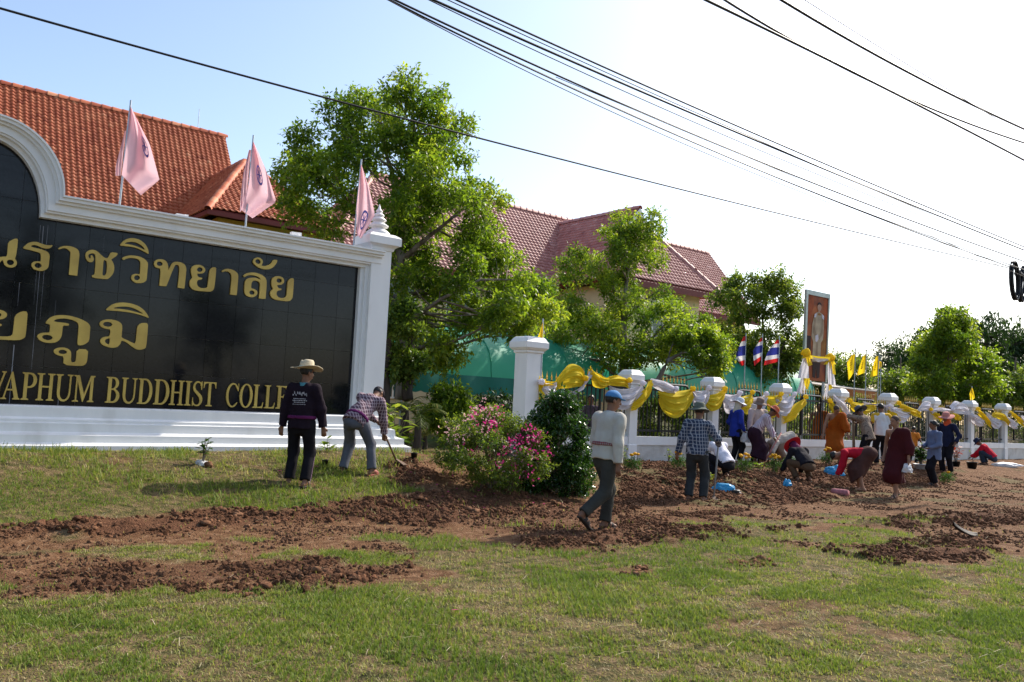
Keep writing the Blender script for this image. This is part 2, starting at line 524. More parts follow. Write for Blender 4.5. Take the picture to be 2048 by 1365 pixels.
RIDGE = [wpoly(p) for p in (
    [(-300, 1080), (120, 1045), (280, 1036), (430, 1016), (560, 1026), (620, 1018), (640, 1040), (500, 1052), (300, 1066), (-300, 1096)],
    [(600, 1030), (720, 998), (900, 985), (1170, 1000), (1180, 1030), (1000, 1040), (800, 1030), (640, 1045)],
    [(1250, 950), (1900, 945), (1900, 965), (1690, 985), (1640, 1005), (1500, 1012), (1440, 1012), (1300, 1008), (1250, 995)],
    [(1820, 1105), (1900, 1070), (1990, 1080), (1960, 1120), (1860, 1128)],
    [(1080, 1090), (1240, 1062), (1340, 1065), (1300, 1092), (1150, 1105)],
    [(770, 935), (830, 925), (860, 960), (800, 975)])]
v_, f_ = clods(850, RIDGE, .024, 5, 1)
tag(obj('soil_clods', v_, f_, M_CLOD, smooth=False), kind='stuff')
v_, f_ = clods(2200, RIDGE, .017, 15, 0)
tag(obj('soil_clods', v_, f_, M_CLOD), kind='stuff')
# fine crumbs: one small lump shape instanced on scattered points
def scatter(name, pts, scl, rot, shapes, m):
    """points carrying size and turn, each bearing a copy of a small shape (geometry nodes)"""
    me = mesh(name, pts, [], None)
    a = me.attributes.new('scl', 'FLOAT', 'POINT'); a.data.foreach_set('value', scl.astype(np.float32))
    a = me.attributes.new('rot', 'FLOAT_VECTOR', 'POINT'); a.data.foreach_set('vector', rot.astype(np.float32).ravel())
    o = link(name, me)
    ng = bpy.data.node_groups.new(name + '_nodes', 'GeometryNodeTree')
    ng.interface.new_socket('Geometry', in_out='INPUT', socket_type='NodeSocketGeometry'); ng.interface.new_socket('Geometry', in_out='OUTPUT', socket_type='NodeSocketGeometry')
    n, l = ng.nodes, ng.links
    gi, go = n.new('NodeGroupInput'), n.new('NodeGroupOutput')
    m2p = n.new('GeometryNodeMeshToPoints'); ip = n.new('GeometryNodeInstanceOnPoints')
    ic = n.new('GeometryNodeMeshIcoSphere'); ic.inputs['Radius'].default_value = 1.0; ic.inputs['Subdivisions'].default_value = 1
    sp = n.new('GeometryNodeSetPosition'); nz = n.new('ShaderNodeTexNoise'); nz.inputs['Scale'].default_value = 1.3; nz.inputs['Detail'].default_value = 2
    vm = n.new('ShaderNodeVectorMath'); vm.operation = 'SUBTRACT'; vm.inputs[1].default_value = (.5, .5, .5)
    vs = n.new('ShaderNodeVectorMath'); vs.operation = 'SCALE'; vs.inputs['Scale'].default_value = 1.9
    l.new(nz.outputs['Color'], vm.inputs[0]); l.new(vm.outputs[0], vs.inputs[0]); l.new(ic.outputs['Mesh'], sp.inputs['Geometry']); l.new(vs.outputs[0], sp.inputs['Offset'])
    sm = n.new('GeometryNodeSetMaterial'); sm.inputs['Material'].default_value = m; l.new(sp.outputs[0], sm.inputs[0])
    fa = n.new('GeometryNodeInputNamedAttribute'); fa.data_type = 'FLOAT'; fa.inputs[0].default_value = 'scl'
    fr2 = n.new('GeometryNodeInputNamedAttribute'); fr2.data_type = 'FLOAT_VECTOR'; fr2.inputs[0].default_value = 'rot'
    l.new(gi.outputs[0], m2p.inputs[0]); l.new(m2p.outputs[0], ip.inputs['Points']); l.new(sm.outputs[0], ip.inputs['Instance'])
    l.new(fr2.outputs[0], ip.inputs['Rotation']); l.new(fa.outputs[0], ip.inputs['Scale']); l.new(ip.outputs[0], go.inputs[0])
    md = o.modifiers.new('scatter', 'NODES'); md.node_group = ng
    me.materials.append(m)
    return tag(o, kind='stuff')
def crumb_points(n, polys, size, seed, thr, pw):
    r = np.random.default_rng(seed); out = []; tot = 0
    allp = np.array([q for p in polys for q in p]); lo, hi = allp.min(0), allp.max(0)
    while tot < n:
        y = lo[1] + (min(hi[1], 24) - lo[1]) * r.random(60000) ** 1.3; x = r.uniform(lo[0], min(hi[0], 15), 60000)
        ok = (np.abs(x) < y * .68 + .4); x, y = x[ok], y[ok]
        d, k = cover(x, y); w = (k if pw else d * soft_mask(x, y, polys, .2, 1.4, 21, 3)) * np.clip((fbm(np.stack([x * 2.2, y * 2.2, 0 * x], -1), 3, 177 + seed) - thr) * 6, .04, 1)
        ok = r.random(len(x)) < w; out.append(np.stack([x[ok], y[ok]], -1)); tot += ok.sum()
    q = np.concatenate(out)[:n]
    s = size * np.minimum(r.lognormal(0, .5, n), 3.2)
    return np.column_stack([q, gheight(q[:, 0], q[:, 1]) + .25 * s]), s, r.uniform(0, 6.28, (n, 3))
M_CRUMB = mat('dry_crumbs', (.15, .08, .045), .97, .5, 5, spec=.1, col2=(.07, .034, .02), c2scale=3)
scatter('soil_crumbs', *crumb_points(36000, DARK, .0125, 1, .42, True), None, M_CLOD)
scatter('soil_crumbs', *crumb_points(4500, STAIN, .011, 3, .45, False), None, M_CLOD)
scatter('soil_crumbs', *crumb_points(26000, DIRT, .0085, 2, .47, False), None, M_CRUMB)
SPOT = [wpoly(p) for p in (
    [(1380, 1125), (1520, 1112), (1560, 1122), (1480, 1140), (1380, 1140)], [(1620, 1095), (1720, 1090), (1740, 1108), (1640, 1110)],
    [(640, 1155), (730, 1152), (730, 1168), (640, 1170)], [(470, 1175), (540, 1172), (540, 1195), (470, 1195)], [(1320, 1035), (1350, 1032), (1350, 1048), (1320, 1048)],
    [(1190, 1140), (1250, 1128), (1330, 1130), (1330, 1146), (1190, 1148)])]
v_, f_ = clods(300, SPOT, .018, 8, 1)
tag(obj('loose_earth_lumps', v_, f_, M_CLOD), kind='stuff')

# grass blades
M_GRASS = tint_mat('grass_blade', [(0, (.11, .17, .028)), (.35, (.19, .25, .042)), (.58, (.29, .30, .075)), (.78, (.40, .345, .15)), (1, (.5, .41, .25))], .6, .4, .25, (1.25, 1.3, .7))
LUSH = [wpoly(p) for p in ([(-60, 1215), (300, 1210), (520, 1260), (620, 1340), (500, 1400), (-60, 1400)], [(-60, 985), (250, 960), (700, 1000), (400, 1030), (-60, 1050)], [(1850, 1220), (2100, 1200), (2100, 1400), (1800, 1400)], [(640, 1330), (1000, 1300), (1250, 1330), (1250, 1400), (640, 1400)], [(960, 1115), (1500, 1095), (1600, 1110), (1450, 1180), (1000, 1170)])]
def blades(n, box, size, wid, seed, dens):
    r = np.random.default_rng(seed)
    x = r.uniform(box[0], box[1], n); y = r.uniform(box[2], box[3], n)
    ok = np.abs(x + .02 * y) < y * .74 + .5
    x, y = x[ok], y[ok]
    # gather into tufts
    cell = .055
    hx = np.floor(x / cell) * cell + cell * vn(np.stack([np.floor(x / cell), np.floor(y / cell), 0 * x], -1) * 7.77, 3)
    hy = np.floor(y / cell) * cell + cell * vn(np.stack([np.floor(x / cell), np.floor(y / cell), 0 * x + 5], -1) * 7.77, 4)
    t = r.random(len(x)) * .62
    x, y = x * (1 - t) + hx * t, y * (1 - t) + hy * t
    d, k = cover(x, y)
    patch = fbm(np.stack([x * 1.5, y * 1.5, 0 * x], -1), 4, 91)
    patch2 = fbm(np.stack([x * 5.5, y * 5.5, 0 * x], -1), 3, 92)
    w = (1 - d) ** 2 * np.clip((patch - .42) * 3.0 + (patch2 - .5) * 3.6 + .42, .18, 1) * dens(x, y) + .012
    keep = r.random(len(x)) < w
    x, y, patch, patch2, d = x[keep], y[keep], patch[keep], patch2[keep], d[keep]
    m = len(x)
    z = gheight(x, y)
    h = size * r.uniform(.5, 1.35, m) * np.clip(.55 + patch * 1.0, .6, 1.5)
    a = r.uniform(0, 2 * math.pi, m)
    sparse = np.clip(.5 - ((patch - .42) * 3.0 + (patch2 - .5) * 3.6 + .30), 0, .6)
    lean = np.where(r.random(m) < sparse, r.uniform(1.2, 1.65, m), r.uniform(.25, 1.5, m))
    dx, dy = np.cos(a), np.sin(a)
    wv = wid * r.uniform(.7, 1.4, m)
    base = np.stack([x, y, z - .004], -1)
    side = np.stack([-dy, dx, 0 * x], -1) * wv[:, None]
    o = np.stack([dx * np.sin(lean * .5), dy * np.sin(lean * .5), np.cos(lean * .5)], -1) * (h * .55)[:, None]
    o2 = o + np.stack([dx * np.sin(lean), dy * np.sin(lean), np.cos(lean)], -1) * (h * .5)[:, None]
    V = np.stack([base - side, base + side, base + o + side * .7, base + o - side * .7, base + o2], 1).reshape(-1, 3)
    i = np.arange(m)[:, None] * 5
    T = np.concatenate([i + np.array([[0, 1, 2]]), i + np.array([[0, 2, 3]]), i + np.array([[3, 2, 4]])], 0) if size < .04 or size > .08 else i + np.array([[0, 1, 4]])
    lush = soft_mask(x, y, LUSH, .5, .8, 55, 4)
    h = h * (1 + .5 * lush)
    tn = np.clip(.45 - .17 * lush + (.5 - patch) * .75 + (.5 - patch2) * .5 + r.normal(0, .2, m) + d * .1, 0, 1)
    return V, T, np.repeat(np.clip(tn + .28 * sparse, 0, 1), 5)
def dens_front(x, y): return np.ones_like(x)
v_, f_, t_ = blades(430000, (-4, 6, 4.0, 8.2), .034, .0027, 1, dens_front)
tag(obj('grass_near', v_, f_, M_GRASS, tint=t_), kind='stuff').name = 'short_grass'
v_, f_, t_ = blades(300000, (-8.5, 10, 8.2, 13.2), .042, .004, 2, dens_front)
tag(obj('short_grass', v_, f_, M_GRASS, tint=t_), kind='stuff')
v_, f_, t_ = blades(60000, (-9, 1, 10, 16.5), .09, .0055, 3, lambda x, y: .6 + 0 * x)
tag(obj('tall_grass', v_, f_, M_GRASS, tint=t_), kind='stuff')
# dry straw lying about
def straw(n, seed):
    r = np.random.default_rng(seed); V, T = [], []
    px = r.uniform(0, 2048, n); py = np.where(r.random(n) < .3, r.uniform(905, 960, n), r.uniform(1000, 1360, n)); px = np.where(py < 960, px * .28, px)
    q = np.array([GG(a, b)[:2] for a, b in zip(px, py)])
    z = gheight(q[:, 0], q[:, 1])
    for i in range(n):
        a = r.normal(0, .9); L = r.uniform(.06, .3) * (1.3 if py[i] < 960 else .5)
        d = np.array([math.cos(a), math.sin(a), r.uniform(-.05, .25)]) * L
        s = np.array([-math.sin(a), math.cos(a), 0]) * .0022
        b = np.array([q[i, 0], q[i, 1], z[i] + .02])
        V += [b - s, b + s, b + d * .5 + s + (0, 0, .012), b + d * .5 - s + (0, 0, .012), b + d]; k = 5 * i
        T += [(k, k + 1, k + 2), (k, k + 2, k + 3), (k + 3, k + 2, k + 4)]
    return np.array(V), np.array(T)
v_, f_ = straw(420, 4)
tag(obj('dry_straw', v_, f_, mat('straw', (.38, .31, .19), .8, .3, 4)), kind='stuff')

# ------------------------------------------------------------------ college sign (frame: +x along fence, +y away from road, z up)
def loc2(px, py, v, uc):
    q = onv(px, py, v); return float((q[:2] - ORG[:2]) @ D2) - uc, float(q[2])
UC = float(uv(onv(-15, 237))[0])
SB = W3(UC, 0, 0)
sign = thing('college_sign', 'long white framed black sign wall with gold lettering behind the grass bank', 'sign wall', SB, ANG)
def S2(px, py, v=0.0): return loc2(px, py, v, UC)
PANEL_Z0 = S2(350, 819)[1]
PANEL_Z1 = .5 * (S2(718, 533)[1] + S2(110, 444)[1])
XR = .5 * (S2(718, 533)[0] + S2(700, 830)[0])            # right edge of the black panel
GZ = .40
XP = S2(745, 655)[0]                                     # pillar centre
PH = .205                                                 # pillar half width
XA_out, ZA = S2(121, 402)[0], S2(0, 240)[1]              # arch springing (outer) and crown
XA_in = S2(78, 440)[0]
ZIN = S2(0, 282)[1]
ZTOP = S2(420, 449)[1]
ZTOP = .5 * (S2(130, 405)[1] + S2(650, 484)[1])

def ring(sections):                                      # loft of equal loops
    n = len(sections[0]); V = [p for s in sections for p in s]; Fc = []
    for i in range(len(sections) - 1):
        for k in range(n): Fc.append((i * n + k, i * n + (k + 1) % n, (i + 1) * n + (k + 1) % n, (i + 1) * n + k))
    Fc.append(tuple(range(n))[::-1]); Fc.append(tuple((len(sections) - 1) * n + k for k in range(n)))
    return V, Fc
# outer outline of coping and inner outline of panel opening, right half then mirrored
def outline(xa, zc, zs, xend, na=22):
    pts = [(xa * math.cos(t), zs + (zc - zs) * math.sin(t)) for t in np.linspace(math.pi / 2, 0, na)]
    pts = [(x, z) for x, z in pts]
    return pts + [(xend, zs)]
def lerp(a, b, t): return a + (b - a) * t
prof = []                                                # moulding profile: (0 inner .. 1 outer, y towards road)
steps = [(0, .04), (0, -.10), (.16, -.10), (.2, -.17), (.27, -.17), (.30, -.20), (.62, -.20), (.64, -.25), (.74, -.25), (.77, -.30), (.9, -.30), (.92, -.33), (1.0, -.33), (1.0, .45), (.9, .45)]
o_ = outline(XA_out, ZA, ZTOP, XP); i_ = outline(XA_in, ZIN, PANEL_Z1, XP)
secs = []
for (xo, zo), (xi, zi) in zip(o_, i_):
    secs.append([(lerp(xi, xo, t), y, lerp(zi, zo, t)) for t, y in steps])
left = [[(-x, y, z) for x, y, z in s] for s in secs[::-1]][:-1]
V, Fc = ring(left + secs)
obj('coping', V, Fc, M_WHITE, sign)
b = MB(); b.box((-XP, .06, GZ - .5), (XP, .42, ZTOP - .12)); 
nA = 18
poly = [(XA_in * 1.02 * math.cos(t), PANEL_Z1 + (ZIN + .15 - PANEL_Z1) * math.sin(t)) for t in np.linspace(0, math.pi, nA)]
V = [(x, .06, z) for x, z in poly] + [(x, .40, z) for x, z in poly]
b.add(V, [tuple(range(nA))[::-1], tuple(range(nA, 2 * nA))] + [(k, (k + 1) % nA, nA + (k + 1) % nA, nA + k) for k in range(nA)])
b.obj('core_wall', M_WHITE, sign)
# upright moulding beside the pillar
def upright(sx):
    b = MB()
    for x0, x1, y in ((XR, XR + .07, -.06), (XR + .07, XR + .14, -.11), (XR + .14, XP - PH + .02, -.16)):
        a, c = sorted((sx * x0, sx * x1)); b.box((a, y, PANEL_Z0 - .02), (c, .07, PANEL_Z1 + .03))
    return b
for sx in (1, -1): upright(sx).obj('upright_moulding', M_WHITE, sign)
# stepped base
bp = [(-.30, PANEL_Z0 - .002), (-.33, PANEL_Z0 - .02), (-.33, PANEL_Z0 - .16), (-.40, PANEL_Z0 - .19), (-.40, PANEL_Z0 - .23), (-.44, PANEL_Z0 - .24), (-.44, PANEL_Z0 - .36), (-.56, PANEL_Z0 - .40), (-.56, PANEL_Z0 - .50), (-.68, PANEL_Z0 - .54), (-.68, PANEL_Z0 - 1.2), (.5, PANEL_Z0 - 1.2), (.5, PANEL_Z0 - .002)]
def base_run(x0, x1, nm, k=1.0, dy=0):
    V, Fc = ring([[(x0, y * k + dy, z) for y, z in bp], [(x1, y * k + dy, z) for y, z in bp]])
    obj(nm, V, Fc, M_WHITE, sign)
base_run(-XP + PH + .1, XP - PH - .1, 'stepped_base')
M_TILE = mat('black_granite', (.012, .012, .014), .07, .25, 30, spec=.3)
def panel_top(x):
    x = abs(x)
    return PANEL_Z1 + .1 if x > XA_in * .99 else PANEL_Z1 + (ZIN - PANEL_Z1) * math.sqrt(max(0, 1 - (x / XA_in) ** 2)) + .12
tw, th = .46, .60
M_TILE_L = [mat('black_granite', (.012, .012, .014)), mat('black_granite_b', (.013, .013, .015), .07, .3, 30, spec=.32), mat('black_granite_c', (.010, .010, .011), .06, .3, 30, spec=.3)]
kx = int(math.ceil(XR / tw))
tcache = {}
for i in range(-kx, kx):
    x0, x1 = max(i * tw, -XR - .03), min((i + 1) * tw, XR + .03)
    if x1 - x0 < .02: continue
    zt = max(panel_top(x0), panel_top(x1))
    z = PANEL_Z0 - .05
    while z < zt:
        z1 = min(z + th, zt) if z + th < zt + .25 else zt
        key = (round(x1 - x0, 3), round(z1 - z, 3), random.randrange(3))
        if key not in tcache:
            w, h = x1 - x0 - .0016, z1 - z - .0016
            q = MB(); q.add([(0, 0, 0), (w, 0, 0), (w, 0, h), (0, 0, h), (.0015, -.012, .0015), (w - .0015, -.012, .0015), (w - .0015, -.012, h - .0015), (.0015, -.012, h - .0015)],
                            [(4, 5, 6, 7), (0, 1, 5, 4), (1, 2, 6, 5), (2, 3, 7, 6), (3, 0, 4, 7)])
            tcache[key] = q.mesh('tile', M_TILE_L[key[2]])
        link('tile', tcache[key], sign, (x0 + .0008, .052, z + .0008), (random.uniform(-.0004, .0004), 0, random.uniform(-.0004, .0004)))
        z = z1
# pillars with caps and finials
def pillar_parts(parent, x0):
    q = MB(); q.sqlathe([(PH, GZ - .6), (PH, ZTOP + .02), (PH + .025, ZTOP + .03), (PH + .04, ZTOP + .08), (PH + .08, ZTOP + .11), (PH + .13, ZTOP + .13), (PH + .13, ZTOP + .27), (PH + .10, ZTOP + .30), (.24, ZTOP + .34), (.10, ZTOP + .35)], (x0, .02))
    q.obj('pillar', M_WHITE, parent)
    q = MB(); z = PANEL_Z0
    q.sqlathe([(PH + .42, z - 1.2), (PH + .42, z - .54), (PH + .32, z - .50), (PH + .32, z - .40), (PH + .20, z - .36), (PH + .19, z - .24), (PH + .06, z - .20), (PH + .06, z - .02), (PH + .01, z)], (x0, .02))
    q.obj('pillar_base', M_WHITE, parent)
    q = MB(); zt = ZTOP + .34; k = .72
    pr = [(.30, 0), (.32, .05), (.24, .12), (.17, .17), (.16, .2), (.26, .22), (.27, .25), (.18, .31), (.14, .34), (.13, .36), (.20, .38), (.205, .405), (.14, .46), (.10, .49), (.145, .51), (.145, .53), (.09, .58), (.06, .60), (.095, .62), (.09, .64), (.04, .70), (.015, .80), (.0, .83)]
    q.lathe([(r * k, zt + h * k) for r, h in pr], 18, (x0, .02, 0))
    q.obj('finial', M_WHITE, parent, True)
pillar_parts(sign, XP); pillar_parts(sign, -XP)

# lettering: outlines measured on the photograph, laid on the sign's face
M_LET = mat('gold_letter', (.56, .39, .085), .42, .12, 5, spec=.5, metal=.15, col2=(.44, .29, .06), c2scale=1.6)
def chaikin(p, it=1, q=.22):
    for _ in range(it):
        o = []
        for a, c in zip(p, p[1:] + p[:1]):
            o += [(a[0] + (c[0] - a[0]) * q, a[1] + (c[1] - a[1]) * q), (c[0] + (a[0] - c[0]) * q, c[1] + (a[1] - c[1]) * q)]
        p = o
    return p
def letter(name, loops, y0=.036, th=.035, parent=None, m=None):
    pl = [[Vector((x, z, 0)) for x, z in lp] for lp in loops]
    tri = tessellate_polygon(pl)
    flat = [p for lp in loops for p in lp]; n = len(flat)
    V = [(x, y0 - th, z) for x, z in flat] + [(x, y0, z) for x, z in flat]
    Fc = []
    for a, b_, c in tri:
        (ax, az), (bx, bz), (cx, cz) = flat[a], flat[b_], flat[c]
        Fc.append((a, b_, c) if (bx - ax) * (cz - az) - (bz - az) * (cx - ax) > 0 else (a, c, b_))
    s = 0
    for k, lp in enumerate(loops):
        ar = sum(p[0] * q[1] - q[0] * p[1] for p, q in zip(lp, lp[1:] + lp[:1]))
        m_ = len(lp)
        for i in range(m_):
            a, b_ = s + i, s + (i + 1) % m_
            Fc.append((a, b_, n + b_, n + a) if (ar < 0) == (k == 0) else (b_, a, n + a, n + b_))
        s += m_
    return obj(name, V, Fc, m or M_LET, parent or sign)
def glyph(ox, oy, *loops, k=6.4):
    letter('letter', [chaikin([S2(ox + x / k, oy + y / k) for x, y in lp]) for lp in loops])
A, Bc, Cc = (0, 440), (300, 460), (0, 580)
glyph(*A, [(105,285),(180,243),(232,240),(225,330),(205,470),(190,495),(215,530),(218,570),(195,600),(150,614),(95,605),(60,580),(45,545),(40,512),(10,530),(-25,585),(-75,600),(-140,585),(-125,330),(-190,320),(-205,285),(-180,250),(-130,235),(-80,250),(-45,300),(-60,470),(-50,500),(-20,478),(0,478),(30,472),(92,470),(98,370)], [(85,545),(100,515),(130,510),(165,517),(183,545),(170,570),(140,582),(105,575)], [(-165,285),(-140,262),(-115,285),(-140,308)])
glyph(*A, [(297,355),(320,330),(360,297),(420,280),(480,283),(530,305),(580,322),(630,328),(678,322),(660,350),(630,368),(590,370),(540,358),(490,335),(450,322),(410,325),(395,343),(440,358),(520,375),(580,395),(620,420),(638,455),(632,520),(622,605),(590,640),(540,657),(480,650),(430,630),(405,595),(403,560),(430,535),(480,530),(520,535),(525,510),(524,440),(505,420),(450,405),(380,385),(310,372)], [(440,580),(460,555),(490,550),(520,562),(537,590),(520,610),(490,620),(455,608)])
glyph(*A, [(740,372),(770,348),(810,335),(870,333),(930,345),(985,370),(1010,400),(1018,450),(1010,520),(1000,620),(990,715),(985,716),(885,704),(882,700),(892,590),(900,480),(905,420),(890,395),(860,372),(820,360),(780,372),(765,378)])
glyph(*A, [(1093,455),(1100,420),(1130,395),(1170,383),(1215,387),(1255,410),(1290,445),(1330,480),(1360,492),(1385,485),(1400,455),(1420,415),(1510,425),(1500,455),(1460,485),(1430,503),(1425,510),(1450,550),(1464,600),(1460,660),(1440,705),(1400,745),(1370,763),(1180,742),(1180,705),(1210,706),(1218,620),(1225,540),(1222,460),(1210,435),(1185,430),(1155,432),(1132,450),(1132,475),(1150,495),(1165,490),(1158,465),(1172,450),(1185,462),(1200,490),(1203,515),(1185,540),(1150,545),(1120,525),(1100,495)], [(1325,525),(1345,512),(1365,530),(1372,600),(1362,690),(1340,715),(1310,712),(1318,620)])
glyph(*A, [(1530,330),(1560,290),(1600,255),(1660,235),(1720,235),(1790,255),(1850,300),(1885,350),(1902,400),(1905,442),(1870,420),(1780,372),(1700,348),(1600,335)], [(1590,305),(1630,285),(1690,280),(1750,292),(1810,325),(1850,365),(1855,390),(1800,360),(1730,332),(1660,315)])
glyph(*A, [(1560,490),(1600,468),(1660,455),(1720,458),(1790,470),(1850,500),(1890,540),(1895,580),(1885,680),(1878,770),(1850,800),(1800,812),(1740,808),(1695,780),(1677,745),(1690,705),(1730,690),(1785,697),(1792,690),(1800,560),(1795,530),(1770,505),(1720,490),(1660,488),(1610,500),(1580,518)], [(1715,740),(1730,715),(1755,708),(1785,720),(1795,745),(1780,765),(1755,775),(1725,765)])
glyph(*Bc, [(50,435),(60,400),(95,378),(150,375),(195,390),(225,425),(235,480),(235,520),(255,480),(280,430),(310,410),(360,408),(420,425),(455,455),(467,500),(460,580),(442,748),(438,752),(358,742),(355,738),(375,560),(375,470),(355,445),(325,450),(300,500),(270,570),(240,650),(212,720),(208,724),(124,716),(120,712),(135,560),(133,492),(100,492),(65,475)], [(85,430),(100,408),(130,405),(158,420),(165,440),(150,460),(120,465),(95,455)])
glyph(*Bc, [(525,500),(540,470),(580,450),(630,447),(680,465),(708,500),(708,530),(685,555),(640,563),(605,560),(608,590),(630,610),(672,615),(665,635),(620,640),(603,660),(600,690),(615,725),(650,745),(690,748),(735,740),(742,690),(762,520),(775,500),(800,480),(848,480),(845,560),(825,740),(810,775),(770,795),(600,780),(550,765),(515,730),(505,690),(512,650),(545,610),(535,585),(525,545)], [(600,510),(615,485),(640,478),(668,490),(678,510),(668,530),(640,540),(612,532)])
glyph(*Bc, [(913,530),(945,508),(990,497),(1040,505),(1095,530),(1125,560),(1132,600),(1125,680),(1112,835),(1108,838),(1028,829),(1026,825),(1045,640),(1043,580),(1030,555),(1000,535),(970,528),(935,543)])
glyph(*Bc, [(1317,400),(1330,370),(1370,352),(1410,358),(1440,385),(1447,410),(1435,445),(1425,458),(1470,465),(1520,450),(1550,430),(1570,400),(1580,383),(1635,385),(1620,430),(1580,480),(1530,505),(1470,508),(1400,490),(1350,455),(1322,425)], [(1347,400),(1360,380),(1390,375),(1412,390),(1420,410),(1410,432),(1385,438),(1358,425)])
glyph(*Bc, [(1192,585),(1230,558),(1290,545),(1360,550),(1430,575),(1475,610),(1495,655),(1492,740),(1480,881),(1476,885),(1398,879),(1395,875),(1408,740),(1410,690),(1390,660),(1350,648),(1315,655),(1298,690),(1295,750),(1330,755),(1365,775),(1378,805),(1365,840),(1325,865),(1270,860),(1225,835),(1208,790),(1212,700),(1220,650),(1250,622),(1300,612),(1360,615),(1410,635),(1425,645),(1405,615),(1370,595),(1310,580),(1260,582),(1230,595),(1208,607)], [(1270,800),(1285,778),(1310,775),(1335,788),(1342,808),(1330,828),(1300,832),(1278,820)])
glyph(*Bc, [(1557,650),(1570,615),(1610,595),(1660,593),(1705,615),(1720,650),(1715,680),(1690,700),(1650,708),(1628,705),(1632,730),(1650,750),(1688,755),(1680,772),(1640,778),(1622,795),(1620,830),(1640,862),(1680,875),(1720,870),(1748,850),(1755,780),(1762,670),(1775,645),(1800,620),(1843,620),(1840,700),(1828,860),(1815,890),(1780,918),(1640,903),(1580,885),(1545,850),(1538,810),(1545,785),(1580,755),(1565,735),(1555,700)], [(1618,650),(1632,625),(1655,620),(1682,632),(1690,652),(1680,672),(1655,680),(1630,672)])
glyph(*Cc, [(190,325),(280,273),(356,280),(345,420),(328,600),(300,625),(240,648),(0,638),(-150,628),(-205,605),(-225,560),(-210,510),(-150,470),(-185,430),(-190,340),(-160,285),(-80,256),(0,255),(50,270),(85,295),(94,320),(80,350),(40,375),(0,378),(-60,385),(-65,405),(-30,428),(25,440),(20,465),(-40,470),(-75,500),(-80,550),(-50,585),(0,597),(110,597),(150,585),(165,560),(175,470)], [(-50,318),(-20,292),(10,300),(22,320),(10,340),(-20,350)])
glyph(*Cc, [(580,432),(600,395),(640,355),(700,330),(790,322),(880,330),(970,352),(1060,385),(1130,425),(1158,470),(1150,560),(1142,655),(1100,690),(1050,712),(990,708),(1000,580),(1010,440),(980,410),(920,382),(840,367),(770,367),(710,380),(680,408),(885,428),(882,462),(805,455),(800,520),(790,590),(765,640),(720,672),(640,683),(560,672),(500,640),(475,600),(485,572),(530,552),(590,547),(635,548),(640,500),(643,440)], [(535,605),(555,582),(600,575),(650,585),(678,610),(665,635),(620,647),(565,635)])
glyph(*Cc, [(685,790),(700,760),(750,740),(820,738),(875,755),(905,785),(913,815),(908,922),(940,930),(965,920),(972,900),(985,755),(1130,765),(1120,870),(1112,930),(1080,965),(1030,978),(810,962),(818,852),(760,845),(705,820)], [(747,795),(765,772),(805,765),(845,778),(862,800),(845,818),(805,823),(762,815)])
glyph(*Cc, [(1348,262),(1390,220),(1440,185),(1510,165),(1590,162),(1680,175),(1770,205),(1840,255),(1890,320),(1910,365),(1840,335),(1720,300),(1580,278),(1450,268)], [(1440,238),(1490,222),(1560,213),(1640,215),(1720,238),(1790,275),(1840,312),(1760,290),(1660,262),(1550,245)])
glyph(*Cc, [(1270,440),(1285,405),(1340,382),(1410,377),(1490,392),(1550,425),(1568,470),(1560,560),(1555,612),(1620,640),(1700,680),(1735,690),(1750,560),(1758,470),(1790,435),(1830,423),(1896,428),(1890,540),(1872,735),(1850,755),(1790,770),(1740,760),(1680,720),(1610,665),(1555,648),(1540,700),(1500,735),(1440,745),(1370,730),(1310,705),(1280,665),(1290,625),(1340,600),(1405,597),(1418,508),(1360,500),(1300,480)], [(1317,440),(1335,415),(1380,408),(1425,422),(1443,445),(1425,468),(1380,475),(1335,462)], [(1340,660),(1355,632),(1395,620),(1408,625),(1400,702),(1365,690)])
